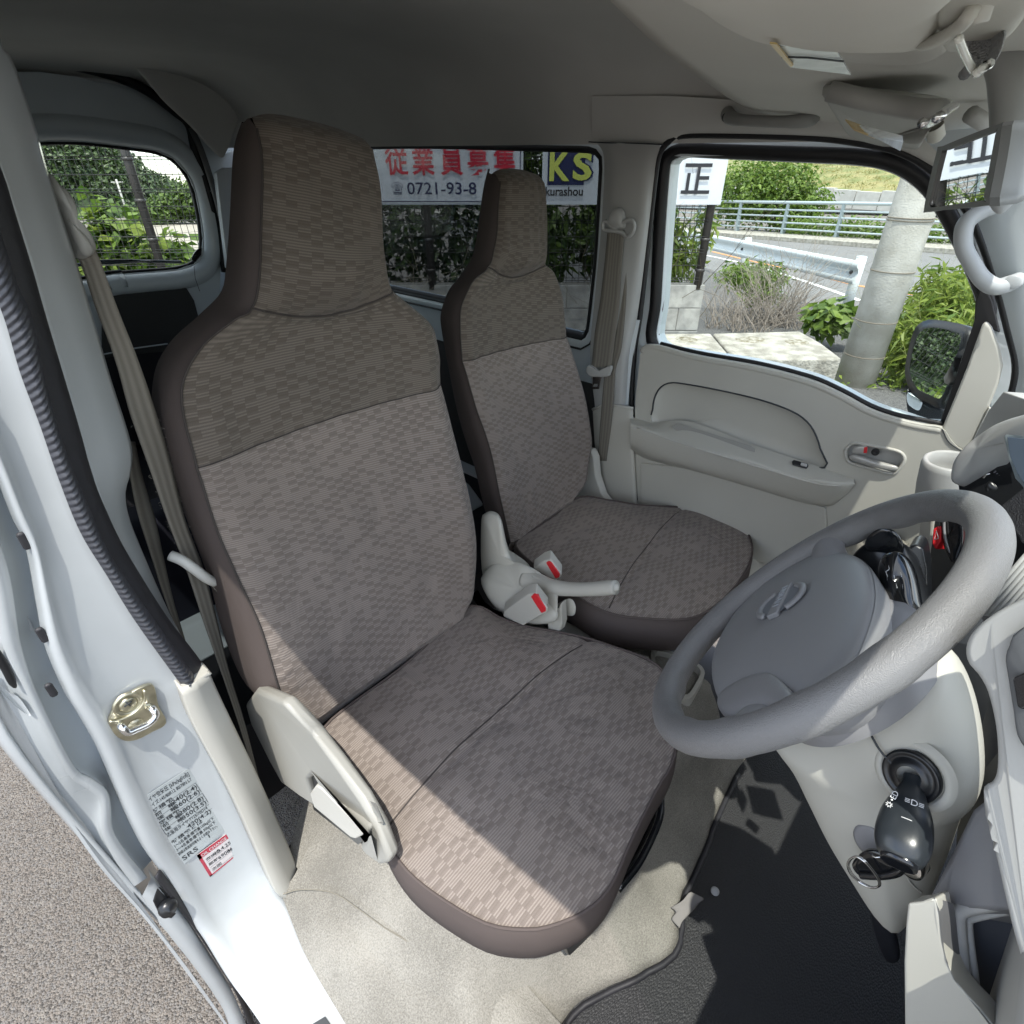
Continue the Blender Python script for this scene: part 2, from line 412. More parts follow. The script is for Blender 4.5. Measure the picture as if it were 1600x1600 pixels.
# --- roof lining: dark felt, arched across, running back to the tailgate
def arch(y, zc, zs, xs, drop=.10):
    c = -.02
    return [(c-xs-.02, y, zs-.02), (c-xs, y, zs), (c-xs*.9, y, lerp(zs, zc, .55)), (c-xs*.62, y, lerp(zs, zc, .9)), (c, y, zc),
            (c+xs*.62, y, lerp(zs, zc, .9)), (c+xs*.9, y, lerp(zs, zc, .55)), (c+xs, y, zs), (c+xs+.035, y, 1.668)]
roof_rows = [arch(.10, 1.80, 1.745, .585), arch(.35, 1.845, 1.75, .60), arch(.8, 1.875, 1.745, .61), arch(1.5, 1.895, 1.735, .60),
             arch(2.2, 1.90, 1.72, .57), arch(2.5, 1.885, 1.70, .53), arch(2.66, 1.86, 1.66, .50)]
st(grid('roof_lining', roof_rows, headliner, nu=40, nv=40))
rows = [[(x, y, z+.045) for x, y, z in r] for r in roof_rows]
rows = [[(-.63, -.06, 1.74), (-.55, -.07, 1.78), (-.3, -.085, 1.79), (0, -.10, 1.79), (.3, -.04, 1.785), (.5, .03, 1.77), (.61, .10, 1.73)]] + [[(-.655, y, 1.75), (-.645, y, 1.80), (-.5, y, 1.90), (-.2, y, 1.945), (.1, y, 1.945), (.46, y, 1.90), (.62, y, 1.80)] for y in (.3, 1.0, 2.0, 2.75)]
st(grid('roof_panel', rows, white_paint, nu=30, nv=20))
# --- overhead front lining board, pale, hangs lower than the felt
fl = [(-0.1891,0.3238,1.765),(-0.0344,0.3793,1.755),(0.1381,0.4209,1.745),(0.3387,0.4653,1.735),(0.6122,0.5209,1.728),(0.8466,0.5339,1.722),(0.9549,0.489,1.715)]
fr_ = [(-.60, .20, 1.735), (-.40, .27, 1.76)] + fl[:1]
back_edge = [(-.60, .30, 1.745), (-.42, .33, 1.765), (-.22, .33, 1.768), (.0, .36, 1.765), (.2, .40, 1.757), (.40, .43, 1.745), (.58, .44, 1.725)]
back_edge = [(-0.4125,0.2836,1.775),(-0.291,0.3104,1.772),(-0.1366,0.3567,1.765),(-0.0158,0.3901,1.757),(0.1754,0.4398,1.748),(0.3946,0.4905,1.738),(0.5956,0.5142,1.727),(0.6,0.3957,1.7013)]
be = cr(back_edge, 24)
front_edge = lin([(-.60, -.07, 1.72), (-.3, -.085, 1.725), (.2, -.07, 1.725), (.45, .02, 1.715), (.60, .13, 1.69)], 24)
mid1 = [be[i]*.97+front_edge[i]*.03+Vector((0, 0, -.018)) for i in range(24)]
mid2 = [be[i].lerp(front_edge[i], .5)+Vector((0, 0, -.02)) for i in range(24)]
st(grid('front_roof_lining', [[p+Vector((0, 0.004, .03)) for p in be], be, mid1, mid2, front_edge], front_liner, nu=32, nv=20))
# --- windscreen header and frame, cowl
ws = [[(-.60, -.42, 1.20), (-.3, -.52, 1.20), (.25, -.52, 1.20), (.58, -.42, 1.20)], [(-.56, -.07, 1.725), (-.25, -.085, 1.74), (.25, -.07, 1.74), (.56, .10, 1.71)]]
wt = thing('windscreen', (0, -.3, 1.2), 'clear windscreen in front of the dashboard', 'windscreen')
grid('glass', ws, clear_glass, wt, nu=12, nv=8)
st(grid('cowl_panel', [[(-.7, -.45, 1.22), (.7, -.45, 1.22)], [(-.68, -.7, 1.05), (.68, -.7, 1.05)], [(-.66, -.95, .7), (.66, -.95, .7)], [(-.66, -.98, .25), (.66, -.98, .25)]], white_paint, nu=8, nv=12))
# --- floor
st(slab('cabin_floor', [(-.64, -.75, .355), (.66, -.75, .355), (.66, .80, .355), (-.60, .80, .355)], (0, 0, -.04), rubber, bevel=0))
st(slab('cargo_floor', [(-.62, .95, .60), (.62, .95, .60), (.6, 2.68, .60), (-.6, 2.68, .60)], (0, 0, -.05), dark_void, bevel=0))
st(slab('bulkhead', [(-.60, .93, .36), (.62, .93, .36), (.62, .93, .62), (-.60, .93, .62)], (0, .03, 0), dark_void, bevel=0))
st(slab('firewall', [(-.66, -.62, .3), (.66, -.62, .3), (.66, -.62, 1.2), (-.66, -.62, 1.2)], (0, -.03, 0), rubber, bevel=0))
# --- rear (second) bench back, dark, just seen between belt and seat
bs = thing('folded_rear_bench', (0, 1.6, .6), 'black folded bench seat on the cargo floor behind the driver seat', 'bench seat')
slab('bench_back', [(-.52, 1.30, .62), (.5, 1.30, .62), (.5, 1.38, .92), (-.52, 1.38, .92)], (0, .12, 0), mat('navy_bench_fabric', (.02, .021, .034), .9, var=.1), bs, bevel=.03)
slab('bench_hinge_panel', [(-.50, 1.2, .60), (.5, 1.2, .60), (.5, 1.28, .66), (-.5, 1.28, .66)], (0, .04, 0), inner_paint, bs, bevel=.01)
# --- left wall: sliding door with tinted window
win = [(0.655,1.7999,1.6634),(0.655,1.4715,1.6621),(0.655,1.1023,1.655),(0.655,0.9634,1.652),(0.655,0.9341,1.6455),(0.655,0.9232,1.631),(0.655,0.9207,1.5686),(0.655,0.918,1.422),(0.655,0.9213,1.3253),(0.655,0.9277,1.2278),(0.655,0.9378,1.2152),(0.655,0.9648,1.2121),(0.655,1.2148,1.2147),(0.655,1.5113,1.2284),(0.655,1.6813,1.2329)]
zb0, yb0 = 1.21, 2.16
winL = [(.655, 2.40, 1.655), (.655, 2.46, 1.61), (.655, 2.46, 1.28), (.655, 2.40, 1.225)]
sd = thing('left_sliding_door', (.65, 1.5, .5), 'pale painted sliding door with a privacy glass window behind the passenger seat', 'sliding door')
hole = win[:] ; hole = winL[:1]+win[:14]+winL[3:]+winL[1:3][::-1]
hole = [winL[1], winL[0]] + win[:-1] + [winL[3], winL[2]]
hole = [tuple(p) for p in hole]
outer = [(.655, .735, 1.76), (.655, 2.62, 1.72), (.655, 2.62, .45), (.655, .735, .45)]
slab('door_panel', outer, (.035, 0, 0), inner_paint, sd, holes=[hole], bevel=0, smooth=False)
n = 90
H0 = cr(hole, n, True); hc = sum(H0, Vector())/n
def off_loop(L, d, dx):
    m = len(L); out = []
    for i in range(m):
        t = (L[(i+1) % m]-L[i-1]).normalized(); nn = Vector((0, -t.z, t.y))
        if nn.dot(L[i]-hc) < 0: nn = -nn
        out.append(L[i]+nn*d+Vector((dx, 0, 0)))
    return out
a1, a2, a3, a4 = off_loop(H0, .034, -.012), off_loop(H0, .022, -.016), off_loop(H0, .013, -.010), off_loop(H0, -.002, -.004)
gmesh('window_lip', [a1+a1[:1], a2+a2[:1], a3+a3[:1]], inner_paint, sd)
gmesh('window_seal', [a3+a3[:1], off_loop(H0, .006, -.012)+off_loop(H0, .006, -.012)[:1], a4+a4[:1], off_loop(H0, -.002, .02)+off_loop(H0, -.002, .02)[:1]], seal, sd)
gmesh('aperture_weatherstrip', [off_loop(H0, .040, -.014)+off_loop(H0, .040, -.014)[:1], off_loop(H0, .037, -.022)+off_loop(H0, .037, -.022)[:1], a1+a1[:1]], seal, sd)
slab('pane', [(.668, y, z) for x, y, z in [p-Vector((0, 0, 0)) for p in off_loop(H0, .01, 0)]], (.004, 0, 0), tint_glass, sd, bevel=0)
slab('lower_lining', [(.650, .80, .62), (.650, 2.4, .62), (.650, 2.4, 1.08), (.650, .80, 1.08)], (.004, 0, 0), grey_lining, sd, bevel=.002)
# --- right wall: closed sliding door (seen from its front edge) with glass
rd = thing('right_sliding_door', (-.74, 1.5, .4), 'white sliding door behind the door pillar with its front edge and outer skin showing', 'sliding door')
rz = [.22, .34, .55, .8, 1.05, 1.18]
skin = []
for z, xx in zip(rz, (-.752, -.762, -.772, -.782, -.786, -.772)):
    skin.append([(xx+.012, .715, z), (xx, .74, z), (xx-.012, 1.2, z), (xx-.014, 1.9, z), (xx+.005, 2.7, z)])
grid('outer_skin', skin, white_paint, rd, nu=24, nv=24, solid=.004)
slab('upper_frame', [(-.735, .75, 1.17), (-.735, 2.6, 1.17), (-.69, 2.6, 1.76), (-.69, .75, 1.76)], (.03, 0, 0), white_paint, rd,
     holes=[[(-.73, .95, 1.25), (-.73, 2.45, 1.25), (-.70, 2.42, 1.66), (-.70, .98, 1.66)]], bevel=0, smooth=False)
slab('pane', [(-.725, .93, 1.23), (-.725, 2.47, 1.23), (-.70, 2.45, 1.68), (-.70, .95, 1.68)], (.004, 0, 0), tint_glass, rd, bevel=0)
slab('inner_panel', [(-.66, .80, .62), (-.66, 2.6, .62), (-.66, 2.6, 1.2), (-.66, .80, 1.2)], (.01, 0, 0), grey_lining, rd, bevel=0)
# front edge of that door: folded flange with a ridge, seen end-on beside the pillar
cL = [(0,700),(0,744),(30,819),(52,867),(67,950),(82,1025),(112,1096),(131,1127),(161,1180),(187,1240),(206,1285),(232,1337),(262,1379),(300,1442),(330,1484),(367,1544),(405,1596),(440,1640)]
E0 = cr([(-0.6397,0.735,1.4612),(-0.6618,0.735,1.368),(-0.6678,0.735,1.3109),(-0.6705,0.735,1.2708),(-0.6874,0.735,1.2025),(-0.7032,0.735,1.1352),(-0.7111,0.735,1.0586),(-0.7117,0.735,1.0193),(-0.7142,0.735,0.9482),(-0.722,0.735,0.8646),(-0.7287,0.735,0.7963),(-0.7347,0.735,0.7063),(-0.7342,0.735,0.6538)], 60)
E1 = cr([(-0.6559,0.722,1.4561),(-0.6821,0.722,1.3545),(-0.6902,0.722,1.3027),(-0.6997,0.722,1.2562),(-0.7199,0.722,1.1839),(-0.7307,0.722,1.1245),(-0.7388,0.722,1.0428),(-0.7435,0.722,0.9672),(-0.7364,0.722,0.9372),(-0.7307,0.722,0.9028),(-0.7362,0.722,0.8732),(-0.7491,0.722,0.8287),(-0.7517,0.722,0.7639),(-0.7492,0.722,0.687)], 60)
E2 = cr([(-0.6775,0.712,1.4463),(-0.6961,0.712,1.35),(-0.7124,0.712,1.2783),(-0.7335,0.712,1.1912),(-0.7394,0.712,1.1279),(-0.747,0.712,1.0467),(-0.7523,0.712,0.9697),(-0.7468,0.712,0.9369),(-0.7422,0.712,0.9006),(-0.7502,0.712,0.8712),(-0.7609,0.712,0.8359),(-0.7665,0.712,0.7725),(-0.7667,0.712,0.6943)], 60)
E3 = cr([(-0.7015,0.725,1.4181),(-0.7243,0.725,1.3196),(-0.7401,0.725,1.2444),(-0.7557,0.725,1.1587),(-0.7605,0.725,1.0909),(-0.7699,0.725,0.9999),(-0.771,0.725,0.9299),(-0.7705,0.725,0.8826),(-0.7711,0.725,0.8421),(-0.776,0.725,0.8056),(-0.779,0.725,0.7737),(-0.7799,0.725,0.717),(-0.7797,0.725,0.6428)], 60)
E4 = cr([(-0.7414,0.72,1.3681),(-0.7672,0.72,1.2658),(-0.7722,0.72,1.1814),(-0.7716,0.72,1.0991),(-0.7742,0.72,1.0206),(-0.7768,0.72,0.9174),(-0.7803,0.72,0.7974),(-0.7803,0.72,0.7252),(-0.7777,0.72,0.6253),(-0.7769,0.72,0.4977),(-0.7777,0.72,0.3587),(-0.7823,0.72,0.1177),(-0.788,0.72,-0.0482)], 60)
gmesh('door_edge_channel', [[p+Vector((.012, .02, 0)) for p in E0], [p+Vector((0, .03, 0)) for p in E0], [p+Vector((0, .012, 0)) for p in E1], E1], inner_paint, rd)
gmesh('door_edge_flange', [E1, [p+Vector((0, -.006, 0)) for p in E1], E2, [p+Vector((0, .006, 0)) for p in E2], E3], white_paint, rd)
gmesh('door_edge_face', [E3, [E3[i].lerp(E4[i], .5) for i in range(60)], E4], sill_metal, rd)
gmesh('outer_edge_return', [[p+Vector((0, -.001, 0)) for p in E4], [p+Vector((-.004, .0, 0)) for p in E4], [p+Vector((-.006, .03, 0)) for p in E4]], white_paint, rd)
pillow('edge_handle_recess', [(-0.7467,0.715,1.1639),(-0.7484,0.715,1.1389),(-0.7447,0.715,1.1301),(-0.7402,0.715,1.1447),(-0.7376,0.715,1.1721),(-0.7387,0.715,1.198),(-0.7475,0.715,1.19)], .004, black_plastic, rd, n=24)
pillow('edge_light_patch', [(-0.7546,0.716,1.1435),(-0.7519,0.716,1.128),(-0.7478,0.716,1.1154),(-0.7488,0.716,1.0839),(-0.7537,0.716,1.1003),(-0.7571,0.716,1.1371)], .003, white_paint, rd, n=24)
E5 = cr([(-0.7444,0.7,0.7019),(-0.7429,0.7,0.629),(-0.7413,0.7,0.5064),(-0.7427,0.7,0.3863),(-0.7456,0.7,0.2354),(-0.7543,0.7,0.1138),(-0.7688,0.7,-0.0514)], 40)
E6 = cr([(-0.7655,0.705,0.6718),(-0.7681,0.705,0.5432),(-0.7673,0.705,0.4133),(-0.7691,0.705,0.2659),(-0.7744,0.705,0.1562),(-0.792,0.705,0.0066)], 40)
gmesh('lower_edge_flange', [[p+Vector((.002, .02, 0)) for p in E5], E5, E6, [p+Vector((0, .02, 0)) for p in E6]], white_paint, rd)
gmesh('lower_edge_strip', [[p+Vector((.013, .004, 0)) for p in E5], [p+Vector((.004, -.002, 0)) for p in E5]], rubber, rd, solid=.003)
for px in [(-0.6715,0.708,1.3037),(-0.7,0.708,1.1866),(-0.72,0.708,1.1105)]:
    box('rubber_stop', px, (.008, .006, .022), rubber, rd, bevel=.003)
# roller bracket at the foot of the pillar
bk = thing('door_guide_bracket', (-0.7477,0.7,0.6263), 'small black hinge bracket low beside the white pillar foot', 'bracket')
lathe('roller', (-0.7481,0.692,0.6221), (0, -1, .3), [(-.01, .001), (-.01, .012), (0, .014), (.008, .012), (.01, .004), (.012, .0)], black_plastic, bk, n=18)
slab('arm', [(-0.744,0.7,0.6742),(-0.7407,0.7,0.6361),(-0.7445,0.7,0.579),(-0.7534,0.7,0.5767),(-0.7627,0.7,0.6038),(-0.7588,0.7,0.6462)], (0, .01, 0), black_plastic, bk, bevel=.002)
slab('plate', [(-0.7626,0.705,0.6405),(-0.7514,0.705,0.6336),(-0.7596,0.705,0.5703),(-0.7559,0.705,0.4877),(-0.7664,0.705,0.4884),(-0.7694,0.705,0.5773)], (0, .004, 0), white_paint, bk, bevel=.001)
# --- driver door pillar (jamb) running down into the sill
outl = [(-0.6571,0.7,1.4497),(-0.6627,0.7,1.3814),(-0.6684,0.7,1.3271),(-0.671,0.7,1.2888),(-0.6871,0.7,1.2238),(-0.7021,0.7,1.1597),(-0.7097,0.7,1.0867),(-0.7102,0.7,1.0494),(-0.7125,0.7,0.9817),(-0.72,0.7,0.902),(-0.7264,0.7,0.8369),(-0.732,0.7,0.7512),(-0.7314,0.7,0.6656),(-0.7347,0.694,0.5367),(-0.732,0.667,0.4727),(-0.7305,0.6058,0.4279),(-0.7238,0.5376,0.4156),(-0.715,0.4228,0.4061),(-0.6969,0.2935,0.4)]
inl = [(-0.6017,0.7,1.5486),(-0.6025,0.7,1.5208),(-0.6105,0.7,1.4355),(-0.6198,0.7,1.3514),(-0.6214,0.7,1.2942),(-0.6179,0.7,1.2307),(-0.613,0.7,1.1532),(-0.6008,0.7,1.0319),(-0.6095,0.7,0.9452),(-0.607,0.7,0.8567),(-0.6046,0.7,0.7479),(-0.6031,0.7,0.6357),(-0.6055,0.6936,0.5353),(-0.6132,0.6686,0.4748),(-0.6105,0.6431,0.4465),(-0.6239,0.5536,0.418),(-0.6252,0.4328,0.4066),(-0.6301,0.3202,0.401),(-0.6072,0.1949,0.4)]
O_, I_ = cr(outl, 90), cr(inl, 90)
def jrow(t, d):
    return [O_[i].lerp(I_[i], t)+Vector((0, d, 0)) for i in range(90)]
st(gmesh('door_pillar', [[p+Vector((-.002, .025, 0)) for p in O_], [p+Vector((0, .008, 0)) for p in O_], jrow(.04, .001), jrow(.12, -.002), jrow(.2, .004), jrow(.3, .008), jrow(.5, .008), jrow(.7, .007), jrow(.85, .002), jrow(.97, -.002), [p+Vector((.004, -.002, 0)) for p in I_], [p+Vector((.008, .02, 0)) for p in I_]], white_paint))
# inner part of the pillar between weatherstrip and belt
ia = cr([(-0.4975,0.775,1.7959),(-0.5076,0.775,1.7329),(-0.5036,0.775,1.7216),(-0.5057,0.775,1.673),(-0.51,0.775,1.6299),(-0.5146,0.775,1.5554),(-0.52,0.775,1.4894),(-0.5256,0.775,1.425),(-0.5301,0.775,1.3568),(-0.5354,0.775,1.3278),(-0.5461,0.775,1.3046),(-0.5575,0.775,1.2861),(-0.5653,0.775,1.2498),(-0.5676,0.775,1.1764),(-0.5678,0.775,1.097),(-0.5655,0.775,1.0375),(-0.5591,0.775,0.9697),(-0.5589,0.775,0.9398)], 70)
ib = cr([(-0.5551,0.715,1.7706),(-0.5566,0.715,1.7184),(-0.5578,0.715,1.6811),(-0.5588,0.715,1.6357),(-0.5618,0.715,1.6026),(-0.5666,0.715,1.5565),(-0.572,0.715,1.5129),(-0.5792,0.715,1.45),(-0.5855,0.715,1.3945),(-0.5911,0.715,1.3537),(-0.5945,0.715,1.3136),(-0.5953,0.715,1.2533),(-0.5904,0.715,1.1862),(-0.5858,0.715,1.1405),(-0.5813,0.715,1.1034),(-0.5722,0.715,1.0491),(-0.565,0.715,1.0059)], 70)
st(gmesh('pillar_inner_trim', [[p+Vector((-.03, .05, 0)) for p in ia], [p+Vector((-.004, .025, 0)) for p in ia], [p+Vector((0, .004, 0)) for p in ia], [ia[i].lerp(ib[i], .12)+Vector((0, -.004, 0)) for i in range(70)], [ia[i].lerp(ib[i], .5)+Vector((-.004, -.007, 0)) for i in range(70)], [ia[i].lerp(ib[i], .9)+Vector((0, 0, 0)) for i in range(70)], ib, [p+Vector((-.02, .01, 0)) for p in ib]], white_paint))
# weatherstrip: smooth flap plus ribbed bulb
wsr = thing('pillar_weatherstrip', (-0.6028,0.7,1.0336), 'black ribbed rubber seal curving down the white driver door pillar', 'door seal')
wa = cr([(-0.5601,0.708,1.7688),(-0.5598,0.708,1.7176),(-0.5599,0.708,1.6808),(-0.5596,0.708,1.6368),(-0.5629,0.708,1.6031),(-0.5677,0.708,1.5574),(-0.5731,0.708,1.5142),(-0.5802,0.708,1.4519),(-0.5865,0.708,1.397),(-0.5919,0.708,1.3566),(-0.5954,0.708,1.3168),(-0.5961,0.708,1.2572),(-0.5912,0.708,1.1907),(-0.5868,0.708,1.1455),(-0.5823,0.708,1.1088),(-0.5732,0.708,1.055),(-0.5678,0.708,1.019)], 90)
wb = cr([(-0.5796,0.695,1.7505),(-0.5788,0.695,1.7034),(-0.5755,0.695,1.6671),(-0.5764,0.695,1.6224),(-0.5807,0.695,1.5783),(-0.5837,0.695,1.5467),(-0.584,0.695,1.5183),(-0.5974,0.695,1.4518),(-0.6055,0.695,1.3857),(-0.6083,0.695,1.3224),(-0.6099,0.695,1.2637),(-0.6041,0.695,1.198),(-0.5947,0.695,1.123),(-0.5848,0.695,1.0456),(-0.583,0.695,1.0284)], 90)
wc = cr([(-0.6038,0.69,1.7194),(-0.6025,0.69,1.6664),(-0.5997,0.69,1.628),(-0.6005,0.69,1.5807),(-0.6037,0.69,1.5501),(-0.6053,0.69,1.523),(-0.6122,0.69,1.4761),(-0.6163,0.69,1.426),(-0.6224,0.69,1.3664),(-0.6264,0.69,1.3014),(-0.6226,0.69,1.239),(-0.6175,0.69,1.1628),(-0.6039,0.69,1.0424),(-0.6018,0.69,1.0301)], 90)
gmesh('flap', [[p+Vector((.004, .012, 0)) for p in wa], wa, [wa[i].lerp(wb[i], .5)+Vector((0, -.003, 0)) for i in range(90)], wb], rubber, wsr)
nr = 90*4
b2 = cr([tuple(p) for p in wb], nr); c2 = cr([tuple(p) for p in wc], nr)
R5 = [[], [], [], [], [], []]
for i in range(nr):
    d = (i % 4 in (0, 1))*.0022
    v = b2[i]-c2[i]
    for k, (t, f) in enumerate(((0, -.004), (.14, -.006), (.35, -.0125), (.62, -.0125), (.9, -.006), (1, 0))):
        R5[k].append(c2[i]+v*t+Vector((0, f-(d if 1 <= k <= 3 else 0), 0)))
gmesh('ribbed_bulb', R5, mat('ribbed_rubber', (.05, .052, .062), .42), wsr)
# --- beige trim strip at the foot of the pillar
ps = thing('pillar_foot_trim', (-0.5961,0.68,0.4271), 'beige textured plastic trim strip below the end of the ribbed rubber seal', 'trim')
tl = cr([(-0.6065,0.69,1.0369),(-0.6107,0.688,0.9573),(-0.6064,0.68,0.7824),(-0.6097,0.672,0.5957),(-0.6114,0.665,0.4901),(-0.5978,0.662,0.456)], 30)
tr = cr([(-0.5655,0.7,1.0259),(-0.5646,0.7,0.9537),(-0.5604,0.695,0.7648),(-0.5593,0.69,0.5863),(-0.5623,0.68,0.4665),(-0.5698,0.675,0.44)], 30)
A = [[p+Vector((.0, .02, 0)) for p in tl], [p+Vector((0, -.008, 0)) for p in tl]]
for t, d in ((.04, -.014), (.3, -.015), (.45, -.017), (.55, -.014), (.92, -.012)): A.append([tl[i].lerp(tr[i], t)+Vector((0, d, 0)) for i in range(30)])
A.append([p+Vector((.001, -.004, 0)) for p in tr]); A.append([p+Vector((-.002, .03, 0)) for p in tr])
gmesh('strip_face', A, beige_light, ps, solid=.003)
slab('top_cap', [tl[0]+Vector((0, .015, 0)), tl[0]+Vector((0, -.014, 0)), tr[0]+Vector((0, -.012, 0)), tr[0]+Vector((0, .02, 0))], (.003, 0, -.006), beige_light, ps, bevel=.002)
slab('bottom_cap', [tl[-1]+Vector((0, .02, 0)), tl[-1]+Vector((0, -.014, 0)), tr[-1]+Vector((0, -.01, 0)), tr[-1]+Vector((-.002, .03, 0))], (0, 0, .006), beige_light, ps, bevel=.002)
# --- latch striker
sk = thing('door_striker', (-0.6611,0.69,1.0322), 'yellow zinc latch striker with chrome loop on the white pillar', 'latch striker')
slab('plate', cr([(-0.6889,0.703,1.032),(-0.6742,0.703,1.0487),(-0.6531,0.703,1.0548),(-0.6345,0.703,1.0523),(-0.6298,0.703,1.0418),(-0.6352,0.703,1.0098),(-0.6349,0.703,0.9792),(-0.6409,0.703,0.971),(-0.6538,0.703,0.9727),(-0.6721,0.703,0.9745),(-0.6849,0.703,0.9837),(-0.6907,0.703,1.0007),(-0.6911,0.703,1.0212)], 40, True), (0, -.005, 0), zinc, sk, bevel=.0012)
lathe('screw_recess', (-0.663,0.7005,1.0392), (0, -1, 0), [(.0, .0185), (.0035, .0175), (.0036, .014), (.0, .0125)], zinc, sk, n=28)
tube('plate_ridge', [(-0.6892,0.6975,1.0295),(-0.6772,0.6965,1.0238),(-0.6604,0.6965,1.0232),(-0.6473,0.6965,1.0319),(-0.6408,0.6975,1.0483)], .0022, zinc, sk, n=8, smooth_pts=24)
lathe('screw_head', (-0.6634,0.699,1.0396), (0, -1, 0), [(0, .011), (.002, .011), (.004, .008), (.0045, .0)], zinc, sk, n=20)
for s in (1, -1):
    v = Vector((1, 0, .25*s)).normalized() if s > 0 else Vector((-.25, 0, 1)).normalized()
    q = Vector((-0.6635,0.694,1.0439)); tube('cross_slot', [q-v*.005, q+v*.005], .0011, dark_print, sk, n=4)
lathe('rivet', (-0.6671,0.699,1.0008), (0, -1, 0), [(0, .010), (.003, .009), (.004, .0)], zinc, sk, n=20)
tube('loop', [(-0.6815,0.69,1.0235),(-0.6819,0.69,1.0225),(-0.6785,0.69,1.0125),(-0.6681,0.69,1.0019),(-0.6531,0.69,0.9991),(-0.6429,0.69,1.0054),(-0.6417,0.69,1.019),(-0.646,0.69,1.0283)][:0] or [(-0.6812,0.7,1.0154), (-0.6809,0.684,1.0243), (-0.6782,0.679,1.0144), (-0.6686,0.679,1.0112), (-0.6544,0.679,1.009), (-0.6443,0.681,1.0134), (-0.6438,0.686,1.0218), (-0.6458,0.7,1.0182)], .0048, chrome, sk, n=12, smooth_pts=40)
# --- pillar stickers
def quadmap(c, d=0):
    tl_, tr_, br_, bl_ = [Vector(p) for p in c]
    nn = (tr_-tl_).cross(bl_-tl_).normalized()
    return lambda u, v: (tl_.lerp(tr_, u).lerp(bl_.lerp(br_, u), v)) - nn*d*(-1)
def sticker(name, c, label, base_mat, lines, parent_label='sticker', grow=.0006):
    t = thing(name, c[3], label, 'sticker')
    q = [Vector(p) for p in c]
    nn = (q[1]-q[0]).cross(q[3]-q[0]).normalized()
    if nn.y > 0: nn = -nn
    slab('label_sheet', [p+nn*grow for p in q], -nn*.0006, base_mat, t, bevel=0)
    W = (q[1]-q[0]).length; Hh = (q[3]-q[0]).length
    X = (q[1]-q[0]).normalized(); Y = (q[0]-q[3]).normalized()
    X = (X - Y*X.dot(Y)).normalized() if False else X
    for (s, u, v, size, m) in lines:
        O = q[0].lerp(q[1], u).lerp(q[3].lerp(q[2], u), v)+nn*(grow+.0004)
        o = text('lettering', s, (0, 0, 0), (1, 0, 0), (0, 1, 0), size*Hh, m, t, depth=.0, off=.00012)
        xs_ = [vt.co.x for vt in o.data.vertices]; wd = max(xs_)-min(xs_); mx_ = (.95-u)*W; fx = min(1.0, mx_/max(wd, 1e-6))
        for vt in o.data.vertices:
            vt.co = O + X*vt.co.x*fx + Y*vt.co.y
    return t, q, nn
c1 = [(-0.7061,0.706,0.8614),(-0.638,0.706,0.861),(-0.6282,0.706,0.676),(-0.7049,0.706,0.6703)]
sil = mat('silver_label', (.46, .50, .51), .35, .3, var=.04, vscale=40)
L1 = [('タイヤ空気圧 [kPa(kgf/㎠)]', .04, .075, .062, dark_print), ('サイズ:145/80R12 80/78N LT', .04, .145, .056, dark_print),
      ('軽積載', .05, .215, .052, dark_print), ('前　輪', .07, .27, .048, dark_print), ('後　輪', .07, .325, .048, dark_print), ('240(2.4)', .42, .265, .075, dark_print), ('260(2.6)', .42, .335, .075, dark_print),
      ('定積載', .05, .385, .052, dark_print), ('前　輪', .07, .435, .048, dark_print), ('後　輪', .07, .49, .048, dark_print), ('280(2.8)', .42, .435, .075, dark_print), ('350(3.5)', .42, .505, .075, dark_print),
      ('応急用タイヤ:T125/70D14', .05, .565, .055, dark_print), ('420(4.2)', .42, .64, .075, dark_print), ('軽積載とは', .05, .675, .05, dark_print),
      ('1〜2名乗車:積載量150kg以下', .05, .735, .05, dark_print), ('3〜4名乗車:積載量 50kg以下', .05, .795, .05, dark_print), ('詳細は取扱説明書をよくお読み下さい。', .04, .855, .046, dark_print), ('SRS', .05, .955, .085, dark_print), ('I', .62, .93, .07, dark_print)]
t1, q1, n1 = sticker('tyre_pressure_label', c1, 'silver tyre pressure label with a table of figures on the white pillar', sil, L1)
def qline(t, q, nn, u0, v0, u1, v1, w, m, nm='rule'):
    f = lambda u, v: q[0].lerp(q[1], u).lerp(q[3].lerp(q[2], u), v)+nn*.0011
    a, b = f(u0, v0), f(u1, v1); d = (b-a).normalized().cross(nn)*w/2
    mk(nm, [a-d, b-d, b+d, a+d], [(0, 1, 2, 3)], m, t, smooth=False)
for v in (.235, .275, .34, .40, .44, .51, .575, .645):
    qline(t1, q1, n1, .40, v-.035, .96, v-.035, .0006, dark_print)
for u in (.05, .40, .96):
    qline(t1, q1, n1, u, .20, u, .345, .0006, dark_print); qline(t1, q1, n1, u, .365, u, .515, .0006, dark_print)
for v in (.235, .29, .345, .405, .46, .515): qline(t1, q1, n1, .05, v, .40, v, .0006, dark_print)
c2_ = [(-0.6828,0.706,0.6692),(-0.6343,0.706,0.6661),(-0.632,0.706,0.5959),(-0.6823,0.706,0.5945)]
wl_ = mat('white_label', (.66, .62, .62), .4)
redl = mat('red_label_ink', (.45, .02, .05), .4)
t2, q2, n2 = sticker('oil_change_label', c2_, 'small white service label with a red border below the silver label', wl_,
     [('OIL CHANGE', .10, .17, .15, wl_), ('15.4.25', .42, .42, .17, dark_print), ('69086', .45, .66, .17, dark_print), ('km', .80, .66, .12, dark_print), ('交換日', .14, .40, .11, dark_print), ('距離', .14, .62, .11, dark_print), ('次回', .14, .86, .11, dark_print)])
f2 = lambda u, v: q2[0].lerp(q2[1], u).lerp(q2[3].lerp(q2[2], u), v)+n2*.0008
